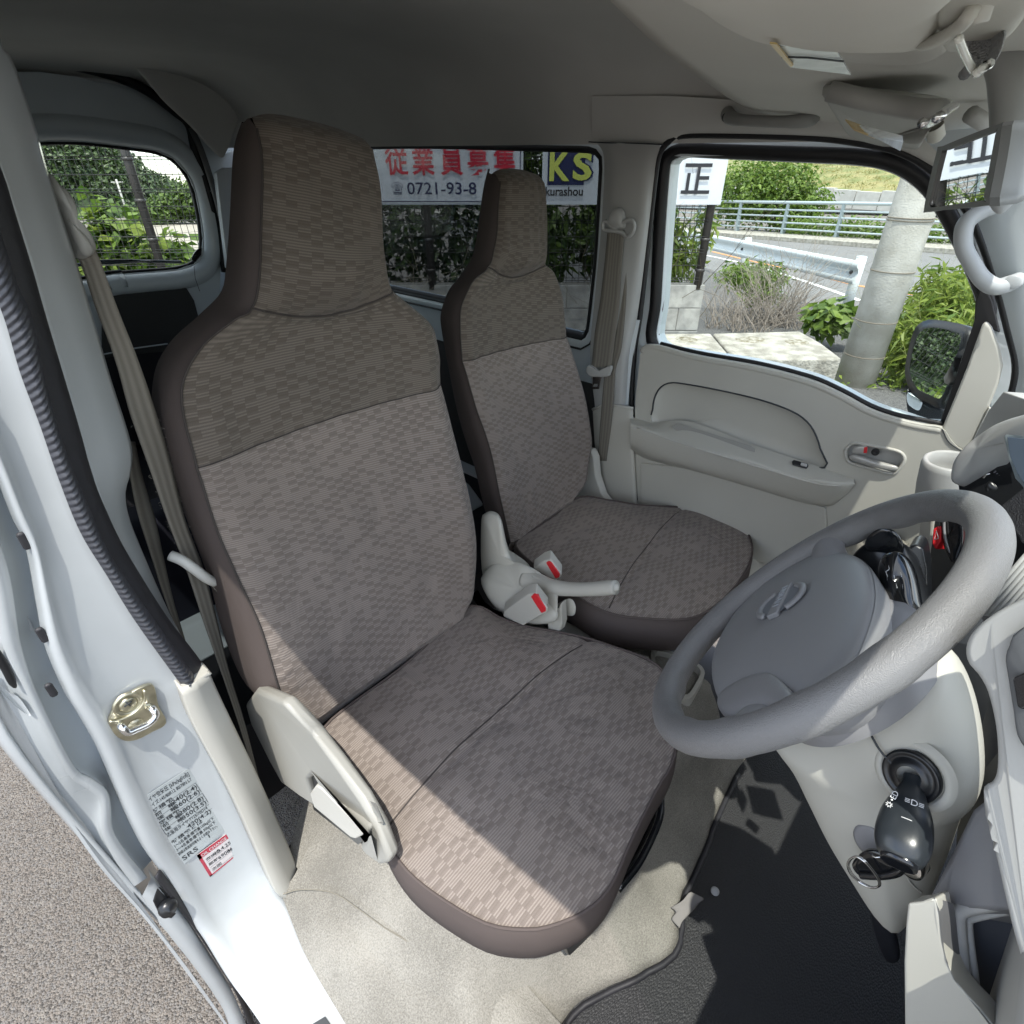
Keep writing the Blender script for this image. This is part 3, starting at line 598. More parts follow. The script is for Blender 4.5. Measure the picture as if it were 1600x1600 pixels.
for nm, (u0, v0, u1, v1) in (('red_band', (0, 0, 1, .2)), ('red_edge', (0, 0, .09, 1)), ('red_foot', (0, .95, .9, 1))):
    mk(nm, [f2(u0, v0), f2(u1, v0), f2(u1, v1), f2(u0, v1)], [(0, 1, 2, 3)], redl, t2, smooth=False)
for v in (.46, .70, .9): qline(t2, q2, n2, .14, v, .95, v, .0005, dark_print)
# --- driver sill kick: carpet edge and small dark label at the bottom edge
sdl = thing('sill_label', (-0.6505,0.4552,0.4078), 'small dark label on the white sill at the bottom edge', 'sticker')
slab('label_sheet', [(-0.6652,0.4699,0.4114),(-0.6451,0.4628,0.411),(-0.6437,0.423,0.409),(-0.6703,0.4287,0.4093)], (0, 0, -.0006), dark_print, sdl, bevel=0)
# --- rear: tailgate with window
tg = thing('tailgate', (0, 2.64, .6), 'grey painted tailgate with a wide rear window at the back of the van', 'tailgate')
cx = -.03
rh = [(0.0222,2.62,1.6822),(0.1401,2.62,1.6702),(0.2418,2.62,1.657),(0.2969,2.62,1.6329),(0.3327,2.62,1.5827),(0.3433,2.62,1.5224),(0.3367,2.62,1.4337),(0.3252,2.62,1.3607),(0.3025,2.62,1.3012),(0.2631,2.62,1.2718),(0.1974,2.62,1.2603),(0.0915,2.62,1.2637),(-0.0601,2.62,1.2712)]
hole = [p for p in rh] + [(2*cx-x, y, z) for x, y, z in rh[::-1]]
to = [(-0.0355,2.6,1.866),(0.0667,2.6,1.8601),(0.21,2.6,1.8349),(0.2975,2.6,1.7846),(0.3579,2.6,1.7291),(0.3742,2.6,1.6284),(0.3848,2.6,1.4546),(0.3771,2.6,1.2904),(0.3307,2.6,1.1455),(0.2666,2.6,0.9973)]
outer = [p for p in to] + [(.36, 2.60, .62)]
outer = outer + [(2*cx-x, y, z) for x, y, z in outer[::-1]]
hole = [(x, 2.60, z) for x, y, z in hole]
slab('door_panel', outer, (0, .03, 0), inner_paint, tg, holes=[hole], bevel=0, smooth=False)
Hc = cr(hole, 96, True); hcc = sum(Hc, Vector())/96
def offy(L, d, dy):
    m = len(L); out = []
    for i in range(m):
        t = (L[(i+1) % m]-L[i-1]).normalized(); nn = Vector((-t.z, 0, t.x))
        if nn.dot(L[i]-hcc) < 0: nn = -nn
        out.append(L[i]+nn*d+Vector((0, dy, 0)))
    return out+[out[0]]
gmesh('window_lip', [offy(Hc, .075, -.001), offy(Hc, .065, -.02), offy(Hc, .045, -.03), offy(Hc, .02, -.022), offy(Hc, .004, -.004), offy(Hc, 0, .012)], inner_paint, tg)
gmesh('window_seal', [offy(Hc, .003, .006), offy(Hc, -.008, .008), offy(Hc, -.010, .02)], seal, tg)
slab('pane', [p+Vector((0, .022, 0)) for p in offy(Hc, .006, 0)[:-1]], (0, .004, 0), clear_glass, tg, bevel=0)
dl = mat('defogger_line', (.22, .18, .13), .5)
for k in range(14):
    z = 1.30+k*.0285
    tube('defogger_line', [(-.36, 2.617, z), (.33, 2.617, z)], .0006, dl, tg, n=3)
slab('lining_board', [(-0.0855,2.585,1.2277),(0.0435,2.585,1.2231),(0.1563,2.585,1.2099),(0.2046,2.585,1.191),(0.2194,2.585,1.1391),(0.2174,2.585,1.0625),(0.154,2.585,0.9556),(-0.1691,2.585,0.9893)], (0, .012, 0), grey_lining, tg, bevel=.004)
slab('lower_lining', [(-.45, 2.59, .62), (.38, 2.59, .62), (.36, 2.59, 1.0), (-.42, 2.59, 1.0)], (0, .01, 0), dark_void, tg, bevel=.002)
tube('lining_edge', [(-0.1906,2.56,1.0092),(-0.0699,2.56,1.0094),(0.062,2.56,1.0014)], .003, inner_paint, tg, n=6)
tube('lip_seam', [(0.2426,2.565,1.1758),(0.2395,2.565,1.2252),(0.2485,2.565,1.272)], .0012, dark_print, tg, n=5)  # thin dark seam line on the window lip
wp = thing('rear_wiper', (0.295,2.66,1.2812), 'black wiper lying along the bottom of the rear window', 'wiper')
tube('blade', [(-0.119,2.66,1.3068),(-0.0371,2.66,1.304),(0.0927,2.66,1.2962),(0.238,2.66,1.2777)], .007, black_plastic, wp, n=6)
tube('arm', [(-0.0571,2.652,1.3137),(0.0583,2.652,1.3031),(0.1232,2.652,1.2914)], .006, black_plastic, wp, n=6)
pillow('motor_cover', [(0.2629,2.6,1.2977),(0.2906,2.6,1.3232),(0.3117,2.6,1.3259),(0.3087,2.6,1.3072),(0.2783,2.6,1.2817),(0.2636,2.6,1.2834)], .02, black_plastic, wp, n=20)
st(slab('rear_frame', [(-.78, 2.66, .5), (.78, 2.66, .5), (.78, 2.66, 2.0), (-.78, 2.66, 2.0)], (0, .02, 0), inner_paint, holes=[[(x, 2.66, z) for x, y, z in [p for p in offy(Hc, .02, 0)[:-1]]]], bevel=0, smooth=False))
# body frame around the tailgate (rear corner pillar) and its seal
st(slab('rear_corner_panel', [(0.396,2.615,1.7203),(0.4474,2.615,1.649),(0.4977,2.615,1.649),(0.6358,2.615,1.6711),(0.4531,2.615,0.7148),(0.1652,2.615,0.6711),(0.3812,2.615,1.2136),(0.3832,2.615,1.2884)], (0, .05, 0), inner_paint, bevel=0, smooth=False))
st(slab('rear_corner_trim', [(0.3994,2.5,1.5877),(0.4382,2.5,1.6037),(0.488,2.5,1.6031),(0.3924,2.5,1.25),(0.3512,2.5,1.2549)], (0, .03, 0), white_paint, bevel=.004))
tube('weatherstrip', [(-0.0287,2.585,1.8922),(0.0727,2.585,1.8875),(0.1774,2.585,1.8684),(0.2658,2.585,1.8337),(0.3347,2.585,1.7818),(0.3779,2.585,1.7391),(0.3773,2.585,1.6593),(0.3853,2.585,1.522),(0.3831,2.585,1.3632),(0.3724,2.585,1.2307)], .016, seal, tg, n=8, smooth_pts=60)
tube('weatherstrip_lip', [(0.374,2.56,1.7287),(0.3918,2.56,1.6388),(0.4008,2.56,1.5004),(0.3983,2.56,1.3638),(0.3812,2.56,1.2448)], .012, mat('grey_seal', (.09, .09, .09), .4), tg, n=8, smooth_pts=40)
pillow('roof_lining_corner', [(0.3243,2.45,1.7326),(0.398,2.45,1.6431),(0.4282,2.45,1.6491),(0.5039,2.45,1.7489),(0.6188,2.45,1.9254),(0.2033,2.45,1.9566),(0.2376,2.45,1.8287)], .02, headliner, tg, n=40, q=3)

# ================================================================ SEATS
def sub(A, j0, j1): return A[j0:j1+1]
def build_seat(Lp, Rp, Op, seams, cushion, label, name, bracket_side, mirror_side=False, bol=.03):
    """Lp/Rp front face edges bottom to top, Op outer silhouette of the near side; seams = row index of mid seam, neck seam"""
    nR = len(Lp); t = thing(name, (Lp[0][0]+.23, .5, .36), label, 'car seat')
    rows = []
    for k in range(nR):
        L, R = Vector(Lp[k]), Vector(Rp[k]); w = (R-L).length
        head = k > seams[1]
        sag = -.028 if k == seams[1] else (-.012 if k == seams[1]+1 else (-.018 if k == seams[1]-1 else 0))
        dep = (-.008 if head else bol*min(1, k/2+.2))
        row = []
        for u in (0, .06, .16, .3, .5, .7, .84, .94, 1.0):
            p = L.lerp(R, u)
            d = dep*math.sin(math.pi*u)**.8 if not head else -.016*math.sin(math.pi*u)
            edge = .012*(max(0, .06-u)/.06 + max(0, u-.94)/.06)
            row.append(p+Vector((0, d+edge+(.012 if u == 1 else 0), sag*math.sin(math.pi*u))))
        rows.append(row)
    # top cap rolling over
    tp = rows[-1]
    top1 = [p+Vector((.002 if i < 4 else -.004, .02, .016-.006*(abs(i-4)/4)**2)) for i, p in enumerate(tp)]
    top2 = [p+Vector((.010 if i < 4 else -.014, .06, .026-.022*(abs(i-4)/4)**2)) for i, p in enumerate(tp)]
    top3 = [p+Vector((.014 if i < 4 else -.02, .10, .016-.022*(abs(i-4)/4)**2)) for i, p in enumerate(tp)]
    back = [p+Vector((.016 if i < 4 else -.022, .125, -.03)) for i, p in enumerate(tp)]
    nu = 34; sub_n = 6
    A = grid_pts(rows, nu, (nR-1)*sub_n+1, g=lambda c, n: catr(c, sub_n))
    m1, m2 = seams[0]*sub_n, seams[1]*sub_n
    def dent(i, j):
        for s in (m1, m2):
            if j == s: return .004
            if abs(j-s) == 1: return .001
        return 0
    rnd = random.Random(3)
    for j, r in enumerate(A):
        for i, p in enumerate(r):
            p.y += dent(i, j) + .0016*math.sin(i*1.3+j*.35)*math.sin(j*.23)
    gmesh('centre_panel', sub(A, 0, m1), fabric_light, t)
    gmesh('upper_panel', sub(A, m1, m2), fabric_dark, t)
    ox = Op[-1][0]+.022-A[-1][0].x
    top = grid_pts([A[-1], top1_(A[-1], 1, ox), top1_(A[-1], 2, ox), top1_(A[-1], 3, ox), top1_(A[-1], 4, ox)], nu, 14)
    gmesh('head_panel', sub(A, m2, len(A)-1)+top[1:], fabric_dark, t)
    # near side panel (plain cloth) from the seam back
    Ls = [r[0] for r in A]; Rs = [r[-1] for r in A]
    Os = catr([Vector(p) for p in Op], sub_n)
    S1, S2, S3, S4 = [], [], [], []
    for j in range(len(A)):
        L, O = Ls[j], Os[j]
        S1.append(L.copy()); S2.append(L.lerp(O, .3)+Vector((-.010, -.006, 0))); S3.append(L.lerp(O, .72)+Vector((-.008, 0, 0))); S4.append(O)
    S5 = [p+Vector((.03, .025, 0)) for p in S4]
    side = gmesh('side_bolster', [S5, S4, S3, S2, S1] if False else grid_pts([list(x) for x in zip(S1, S2, S3, S4, S5)], 14, len(S1)), side_fabric, t)
    # far side and back shell
    F2 = [p+Vector((.006, .05, 0)) for p in Rs]; F3 = [p+Vector((-.01, .115, 0)) for p in Rs]
    gmesh('far_bolster', grid_pts([list(x) for x in zip(Rs, F2, F3)], 8, len(Rs)), side_fabric, t)
    gmesh('back_shell', [[S5[j].lerp(F3[j], u) + Vector((0, .02*math.sin(math.pi*u), 0)) for u in (0, .2, .5, .8, 1)] for j in range(len(S5))], side_fabric, t)
    # top of the side bolster
    c0 = [S1[-1], S2[-1], S3[-1], S4[-1], S5[-1]]
    tc = [top[k][0] for k in (2, 5, 8, 11, 13)]
    gmesh('head_corner', grid_pts([c0, [a.lerp(b, .5)+Vector((-.004, 0, .004)) for a, b in zip(c0, tc)], tc], 12, 8), side_fabric, t)
    # piping along the seams
    tube('seam', [p+Vector((0, -.0022, 0)) for p in Ls], .0016, piping_m, t, n=6)
    tube('seam', [p+Vector((0, -.0012, 0)) for p in A[m2]], .0016, piping_m, t, n=6)
    tube('seam', [p+Vector((0, -.001, 0)) for p in A[m1]], .0011, piping_m, t, n=6)
    # lower tuck of the backrest
    gmesh('back_tuck', grid_pts([[p+Vector((0, .05, -.07)) for p in A[0]], [p+Vector((0, .01, -.03)) for p in A[0]], A[0]], nu, 6), fabric_light, t)
    return t
def catr(c, n):
    """n steps per control interval, rows stay where they are given"""
    P = [Vector(p) for p in c]; Q = [P[0]*2-P[1]]+P+[P[-1]*2-P[-2]]; out = []
    for i in range(len(P)-1):
        a, b, c_, e = Q[i:i+4]
        for s in range(n):
            t = s/n; out.append(.5*((2*b)+(c_-a)*t+(2*a-5*b+4*c_-e)*t*t+(3*b-a-3*c_+e)*t**3))
    out.append(P[-1].copy()); return out
def top1_(row, k, ox=.03):
    m = len(row)-1; o = []
    dy = (0, .018, .055, .095, .12)[k]; dz = (0, .016, .024, .012, -.03)[k]
    for i, p in enumerate(row):
        u = i/m; e = abs(2*u-1)**3
        xo = (.5-u)*(.0, .006, .016, .026, .034)[k]*1.6 if u > .5 else (1-2*u)**1.5*ox*(0, .1, .45, .85, 1.1)[k]
        o.append(p+Vector((xo, dy, dz-(0, .004, .014, .02, .024)[k]*e)))
    return o
Lp = [(-0.4699,0.6604,0.8319),(-0.4857,0.6725,0.8958),(-0.4768,0.6987,1.0339),(-0.4797,0.7168,1.1291),(-0.4813,0.7304,1.2008),(-0.474,0.748,1.2929),(-0.4668,0.7603,1.3577),(-0.4507,0.7691,1.4043),(-0.413,0.7757,1.4388),(-0.3631,0.7802,1.4627),(-0.3332,0.782,1.4721),(-0.3085,0.7904,1.5165),(-0.2836,0.8025,1.5799),(-0.2602,0.8152,1.6469),(-0.2556,0.821,1.6772)]
Rp = [(-0.0828,0.6595,0.8272),(-0.0451,0.6651,0.8569),(-0.0178,0.6812,0.9416),(-0.0104,0.6981,1.0304),(-0.0165,0.715,1.1193),(-0.0266,0.747,1.2878),(-0.0199,0.7567,1.3388),(-0.0208,0.7651,1.3829),(-0.0423,0.7708,1.4133),(-0.0758,0.7767,1.444),(-0.091,0.7799,1.4609),(-0.1004,0.7864,1.4952),(-0.0949,0.7949,1.5401),(-0.081,0.8079,1.6085),(-0.0808,0.8163,1.6528)]
Op = [(-0.4777,0.7726,0.8174),(-0.5056,0.7851,0.8829),(-0.5053,0.8043,0.9843),(-0.4924,0.8222,1.0783),(-0.4877,0.8376,1.1594),(-0.4839,0.8556,1.2542),(-0.4744,0.8714,1.3373),(-0.4507,0.8821,1.3938),(-0.4163,0.8886,1.4281),(-0.3675,0.8937,1.4546),(-0.3268,0.8984,1.4796),(-0.3076,0.9045,1.5115),(-0.2795,0.9162,1.5732),(-0.2447,0.9315,1.6535),(-0.2182,0.938,1.6881)]
ds = build_seat(Lp, Rp, Op, (5, 10), None, 'patterned grey-brown driver seat, the near one with the ribbed seal and a sunlit cushion', 'car_seat', -1)
Lq = [(0.1596,0.7596,0.8281),(0.1553,0.7728,0.8972),(0.1493,0.7836,0.954),(0.146,0.7998,1.0394),(0.1345,0.815,1.1195),(0.1189,0.8285,1.1905),(0.1082,0.8457,1.2811),(0.1158,0.8587,1.3496),(0.1273,0.8649,1.3821),(0.148,0.8698,1.408),(0.1772,0.8741,1.4306),(0.2229,0.8776,1.4492),(0.2454,0.8836,1.4806),(0.2646,0.8919,1.5241),(0.2776,0.8999,1.5663),(0.2909,0.9065,1.601)]
Rq = [(0.4314,0.7626,0.8437),(0.4916,0.7657,0.8602),(0.524,0.7763,0.9156),(0.543,0.7858,0.9657),(0.5403,0.7999,1.0399),(0.5201,0.8175,1.1325),(0.4774,0.8417,1.2599),(0.4733,0.8496,1.3017),(0.4709,0.8592,1.3523),(0.4554,0.8678,1.3972),(0.4393,0.8718,1.4186),(0.4161,0.8752,1.4362),(0.4129,0.8793,1.4579),(0.4208,0.8903,1.5156),(0.4263,0.8986,1.5593),(0.4238,0.9053,1.5949)]
Oq = [(0.226,0.8479,0.7665),(0.177,0.8652,0.8574),(0.1674,0.8766,0.9172),(0.162,0.8923,1),(0.1497,0.9049,1.0663),(0.1405,0.9202,1.1468),(0.1385,0.9397,1.2492),(0.1389,0.954,1.3245),(0.146,0.9605,1.3589),(0.176,0.9675,1.3959),(0.2117,0.9715,1.4169),(0.2592,0.978,1.4513),(0.2837,0.9849,1.4874),(0.3085,0.9953,1.5421),(0.3317,1.0044,1.5901),(0.3528,1.0103,1.621)]
psn = build_seat(Lq, Rq, Oq, (6, 11), None, 'patterned grey-brown passenger seat beyond the handbrake, wholly in shade', 'car_seat', 1, bol=.022)
# ---- cushions
def cushion(t, loop, low, seamL, seamR, zt, cen, side_mat=None, front_low=.105, crown=.022):
    n = 96
    Lo = cr(loop, n, True); c = Vector(cen)
    # top: concentric rings, UV from plan position
    verts = []; uv = []; faces = []; K = 14
    for r in range(K+1):
        s = 1-r/K
        for p in Lo:
            q = c+(p-c)*s; q.z = lerp(p.z, c.z, (1-s)) + crown*(1-s**3.2)
            y = (q.y-.15)/.5
            q.z += -.010*math.exp(-((q.x-c.x)/.10)**2)*(1-s)*1.2
            verts.append(q); uv.append((q.x*.97+3, q.y+5+.02*q.x))
    for r in range(K):
        for i in range(n):
            faces.append((r*n+i, r*n+(i+1) % n, (r+1)*n+(i+1) % n, (r+1)*n+i))
    # seam groove across
    a, b = Vector(seamL), Vector(seamR)
    sd_ = (b-a); sd_.z = 0; ln = sd_.length; sd_.normalize(); nrm = Vector((-sd_.y, sd_.x, 0))
    for v in verts:
        d = abs((v-a).dot(nrm)); u = (v-a).dot(sd_)
        if -.02 < u < ln+.02: v.z -= .006*math.exp(-(d/.010)**2)
        v.z += .0012*math.sin(v.x*60+v.y*20)*math.sin(v.y*44)
    o = mk('cushion_top', verts, faces, fabric_light, t, uv=uv)
    bm = bmesh.new(); bm.from_mesh(o.data); bmesh.ops.remove_doubles(bm, verts=bm.verts, dist=1e-5); bmesh.ops.recalc_face_normals(bm, faces=bm.faces); bm.to_mesh(o.data); bm.free()
    for p in o.data.polygons: p.use_smooth = True
    if o.data.polygons[len(o.data.polygons)//2].normal.z < 0: o.data.flip_normals()
    from mathutils.bvhtree import BVHTree
    bv = BVHTree.FromPolygons([v.co.copy() for v in o.data.vertices], [tuple(p.vertices) for p in o.data.polygons])
    sp = []
    for k in range(41):
        q = a.lerp(b, k/40)+nrm*(.012*math.sin(math.pi*k/40)); h = bv.ray_cast(Vector((q.x, q.y, 1.2)), Vector((0, 0, -1)))
        if h[0] is not None: sp.append(h[0]+Vector((0, 0, .0002)))
    tube('cushion_seam', sp, .0013, piping_m, t, n=6)
    rim = [p+Vector((0, 0, .0)) for p in Lo]
    def sh(d, z):
        out = []
        for i in range(n):
            tt = (Lo[(i+1) % n]-Lo[i-1]); tt.z = 0; tt.normalize(); nn = Vector((tt.y, -tt.x, 0))
            if nn.dot(Lo[i]-c) < 0: nn = -nn
            out.append(Lo[i]+nn*d+Vector((0, 0, z)))
        return out+[out[0]]
    gmesh('cushion_side', [sh(0, 0), sh(.006, -.012), sh(.008, -.045), sh(.005, -.08), sh(-.012, -front_low)], side_fabric, t)
    tube('piping', sh(.002, .001)[:-1], .0024, side_fabric, t, n=8, closed=True)
    tube('cushion_seam', [Vector((lerp(a.x, b.x, k/20), lerp(a.y, b.y, k/20), 0)) + Vector((0, 0, zt+crown*.83*(1-abs(2*k/20-1)**4)+.0)) for k in range(21)], .0009, piping_m, t, n=5) if False else None
cl = [(-0.4278,0.6537,0.815),(-0.4653,0.6239,0.815),(-0.4623,0.5535,0.815),(-0.4657,0.4968,0.815),(-0.4775,0.4496,0.815),(-0.4893,0.4109,0.815),(-0.4932,0.3585,0.815),(-0.4834,0.2998,0.815),(-0.4644,0.2386,0.815),(-0.437,0.2,0.815),(-0.4144,0.1794,0.815),(-0.3763,0.1578,0.815),(-0.341,0.1479,0.815),(-0.3058,0.1489,0.815),(-0.2462,0.1597,0.815),(-0.1579,0.1709,0.815),(-0.0929,0.1777,0.815),(-0.0046,0.2184,0.815),(0.0521,0.2746,0.815),(0.0627,0.3198,0.815),(0.0446,0.3898,0.815),(0.0277,0.4423,0.815),(0.0036,0.4931,0.815),(-0.0315,0.5592,0.815),(-0.046,0.6064,0.815),(-0.0706,0.6867,0.815),(-0.2537,0.6578,0.815)]
cushion(ds, cl, None, (-0.4859,0.4327,0.82), (0.01,0.4362,0.82), .82, (-.22, .43, .815))
cm = [(0.1944,0.7626,0.828),(0.1522,0.7359,0.828),(0.127,0.6333,0.828),(0.1104,0.528,0.828),(0.1118,0.4444,0.828),(0.1515,0.3748,0.828),(0.2166,0.3061,0.828),(0.3194,0.2827,0.828),(0.4509,0.2879,0.828),(0.5392,0.3107,0.828),(0.6055,0.3533,0.828),(0.6354,0.4098,0.828),(0.6339,0.473,0.828),(0.5928,0.5377,0.828),(0.5302,0.6213,0.828),(0.4932,0.7023,0.828),(0.4499,0.7706,0.828),(0.3079,0.7605,0.828)]
cushion(psn, cm, None, (0.1267,0.4514,0.83), (0.569,0.5253,0.83), .83, (.36, .52, .828), crown=.018)
# under-seat structure, side shield of the driver seat
slab('seat_base', [(-.42, .36, .74), (-.02, .36, .74), (-.02, .70, .74), (-.44, .70, .74)], (0, 0, -.14), black_plastic, ds, bevel=.01)
slab('seat_base', [(.18, .46, .74), (.52, .46, .74), (.52, .80, .74), (.16, .80, .74)], (0, 0, -.14), black_plastic, psn, bevel=.01)
sh_out = [(-0.515,0.806,0.8096),(-0.512,0.7175,0.9171),(-0.51,0.6093,0.9752),(-0.505,0.5715,0.9577),(-0.5,0.5588,0.9349),(-0.5,0.5061,0.9268),(-0.502,0.4373,0.9131),(-0.508,0.398,0.891),(-0.512,0.3746,0.8631),(-0.515,0.3733,0.8493),(-0.52,0.3933,0.823),(-0.52,0.4275,0.8046),(-0.52,0.4452,0.8088),(-0.52,0.416,0.8652),(-0.52,0.4061,0.8944),(-0.52,0.4571,0.8817),(-0.52,0.5232,0.853),(-0.52,0.5455,0.8741),(-0.52,0.5778,0.8258),(-0.52,0.5855,0.7411),(-0.52,0.6474,0.6955),(-0.52,0.7389,0.6391),(-0.52,0.7694,0.6789),(-0.518,0.8098,0.7546)]
slab('side_shield', sh_out, (.022, .004, -.004), mat('shield_beige', (.31, .305, .275), .5, var=.04, bump=.15, bscale=900, bdist=.0004), ds, bevel=.009, seg=4)
sh_up = [(-0.522,0.7628,0.8445),(-0.52,0.686,0.9468),(-0.516,0.6219,0.9843),(-0.512,0.5486,0.9854),(-0.508,0.5416,0.9595),(-0.516,0.5617,0.934),(-0.522,0.6063,0.8652),(-0.524,0.6715,0.7658),(-0.526,0.7229,0.7524),(-0.525,0.7609,0.797)]
slab('recliner_lever', [(-0.527,0.5613,0.8183),(-0.524,0.5327,0.867),(-0.522,0.5178,0.8746),(-0.518,0.4174,0.8834),(-0.518,0.4144,0.8775),(-0.524,0.4368,0.8435),(-0.526,0.4488,0.8339),(-0.532,0.5479,0.8018)], (.012, .004, -.002), beige_light, ds, bevel=.005, seg=3)
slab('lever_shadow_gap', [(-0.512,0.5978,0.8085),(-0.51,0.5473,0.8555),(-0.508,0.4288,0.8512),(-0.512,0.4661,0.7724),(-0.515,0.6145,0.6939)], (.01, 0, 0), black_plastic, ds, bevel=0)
# slide bar and rail under the front of the driver cushion
tube('slide_bar', [(-0.107,0.1771,0.73),(-0.1422,0.1591,0.72),(-0.21,0.1515,0.7),(-0.2649,0.1565,0.69)], .006, black_gloss, ds, n=8, smooth_pts=20)
tube('slide_bar', [(-0.0998,0.1868,0.71),(-0.1316,0.1717,0.7),(-0.1951,0.1638,0.68),(-0.2479,0.1713,0.67)], .005, black_gloss, ds, n=8, smooth_pts=20)
slab('front_rail', [(-0.3492,0.1854,0.6),(-0.2845,0.1659,0.6),(-0.2866,0.1706,0.56),(-0.3434,0.1807,0.56)], (0, .06, 0), black_plastic, ds, bevel=.003)
slab('side_shield', [(0.56,0.8215,0.9339),(0.56,0.7991,0.9352),(0.56,0.7837,0.9157),(0.56,0.7735,0.8606),(0.56,0.7451,0.8066),(0.56,0.7158,0.7855),(0.56,0.7643,0.7721),(0.56,0.8462,0.7546),(0.56,0.8046,0.8273)], (-.02, .01, 0), beige_light, psn, bevel=.004)
slab('side_shield', [(0.6304,0.3406,0.78),(0.6434,0.3041,0.77),(0.6289,0.2805,0.765),(0.5581,0.2534,0.7),(0.5141,0.3071,0.76)], (0, 0, -.02), beige_light, psn, bevel=.004)

# ================================================================ LEFT FRONT DOOR
pd = thing('passenger_door', (.62, .3, .5), 'passenger door with beige trim, armrest and clear window looking out to the road', 'door')
DX = .64
glassl = [(0.645,0.693,1.2387),(0.645,0.7022,1.3414),(0.645,0.718,1.5109),(0.645,0.7255,1.6229),(0.645,0.7212,1.6351),(0.645,0.7096,1.64),(0.645,0.6915,1.6424),(0.645,0.6059,1.6393),(0.645,0.4336,1.6339),(0.645,0.3475,1.6306),(0.645,0.2931,1.6224),(0.645,0.2482,1.6028),(0.645,0.2081,1.5717),(0.645,0.1562,1.5146),(0.645,0.1038,1.4487),(0.645,0.0819,1.4148),(0.645,0.0792,1.3974),(0.645,0.0718,1.3048),(0.645,0.0629,1.2009),(0.645,0.1331,1.1971),(0.645,0.1884,1.2029),(0.645,0.2556,1.2225),(0.645,0.3243,1.2362),(0.645,0.4427,1.2408),(0.645,0.5854,1.2341)]
doorl = [(0.635,0.7216,0.9335),(0.635,0.7371,1.0472),(0.635,0.7485,1.1894),(0.635,0.7482,1.3099),(0.635,0.7512,1.5108),(0.635,0.752,1.6227),(0.635,0.7442,1.6542),(0.635,0.7252,1.6718),(0.635,0.6931,1.6794),(0.635,0.5823,1.6779),(0.635,0.4411,1.6729),(0.635,0.355,1.6642),(0.635,0.2806,1.6496),(0.635,0.2159,1.6182),(0.635,0.1507,1.5625),(0.635,0.0833,1.4736),(0.635,0.0282,1.3858),(0.635,-0.0037,1.3359),(0.635,-0.0163,1.2895),(0.635,-0.0112,1.2539)]
G = cr(glassl, 120, True)
doorp = [tuple(p) for p in cr(doorl, 70)]
doorp += [(.635, -.10, 1.20), (.635, -.30, 1.12), (.635, -.30, .45), (.635, .86, .45)]
hole = [tuple(p) for p in cr(glassl, 80, True)]
slab('door_frame', doorp, (.04, 0, 0), inner_paint, pd, holes=[hole], bevel=0, smooth=False)
gc = sum(G, Vector())/120
def offg(d, dx, L=G):
    m = len(L); out = []
    for i in range(m):
        t = (L[(i+1) % m]-L[i-1]).normalized(); nn = Vector((0, -t.z, t.y))
        if nn.dot(L[i]-gc) < 0: nn = -nn
        out.append(L[i]+nn*d+Vector((dx, 0, 0)))
    return out+[out[0]]
gmesh('glass_run', [offg(.028, -.008), offg(.025, -.014), offg(.010, -.013), offg(.002, -.006), offg(0, .012)], seal, pd)
slab('window_glass', [p+Vector((.012, 0, 0)) for p in offg(.004, 0)[:-1]], (.004, 0, 0), clear_glass, pd, bevel=0)
# front edge of the frame: black quarter strip beside the mirror
slab('quarter_strip', [(0.628,0.0888,1.4318),(0.628,0.0904,1.4633),(0.628,0.0662,1.435),(0.628,0.0365,1.3857),(0.628,0.0637,1.392),(0.628,0.0601,1.3177),(0.628,0.0528,1.2013),(0.628,0.0631,1.2063),(0.628,0.0709,1.3092),(0.628,0.0783,1.3984)], (.01, 0, 0), seal, pd, bevel=.002)
# body weatherstrip outside the frame
bw = [(0.612,0.6745,0.79),(0.612,0.709,0.9461),(0.612,0.7301,1.0561),(0.612,0.7422,1.2045),(0.612,0.7388,1.3152),(0.612,0.7414,1.513),(0.612,0.742,1.6232),(0.612,0.7347,1.6565),(0.612,0.7131,1.6748),(0.612,0.6816,1.6823),(0.612,0.5728,1.6806),(0.612,0.4342,1.6755),(0.612,0.3497,1.6668),(0.612,0.2766,1.6524),(0.612,0.2113,1.6215),(0.612,0.1453,1.5661),(0.612,0.0777,1.4772),(0.612,0.0236,1.3912),(0.612,-0.0053,1.3418),(0.612,-0.0176,1.2963),(0.612,-0.0177,1.2627)]
wss = thing('door_weatherstrip', (0.612,0.7242,1.0578), 'thin black rubber seal framing the passenger door opening', 'door seal')
tube('seal_tube', bw, .0065, seal, wss, n=8, smooth_pts=120)
bw2 = [Vector(p)+Vector((.012, 0, 0)) for p in bw]
# --- trim
TXX = .600
tp_ = [(0.6,0.7174,1.204),(0.6,0.717,1.2272),(0.6,0.7039,1.2396),(0.6,0.6682,1.2449),(0.6,0.5641,1.2408),(0.6,0.4256,1.2463),(0.6,0.3111,1.2424),(0.6,0.2447,1.2293),(0.6,0.1796,1.2104),(0.6,0.1261,1.205),(0.6,0.0878,1.2054),(0.6,0.055,1.2086),(0.6,0.0338,1.1899),(0.6,0.0176,1.179),(0.6,0.0024,1.1761)]
pock = [(0.6,0.6523,1.0375),(0.6,0.6612,1.0824),(0.6,0.6592,1.1184),(0.6,0.645,1.1462),(0.6,0.6204,1.1623),(0.6,0.5724,1.1689),(0.6,0.4778,1.1746),(0.6,0.3909,1.1752),(0.6,0.3263,1.1683),(0.6,0.2912,1.1556),(0.6,0.2664,1.1341),(0.6,0.2449,1.1007),(0.6,0.2269,1.061),(0.6,0.3481,1.0497),(0.6,0.5371,1.0648)]
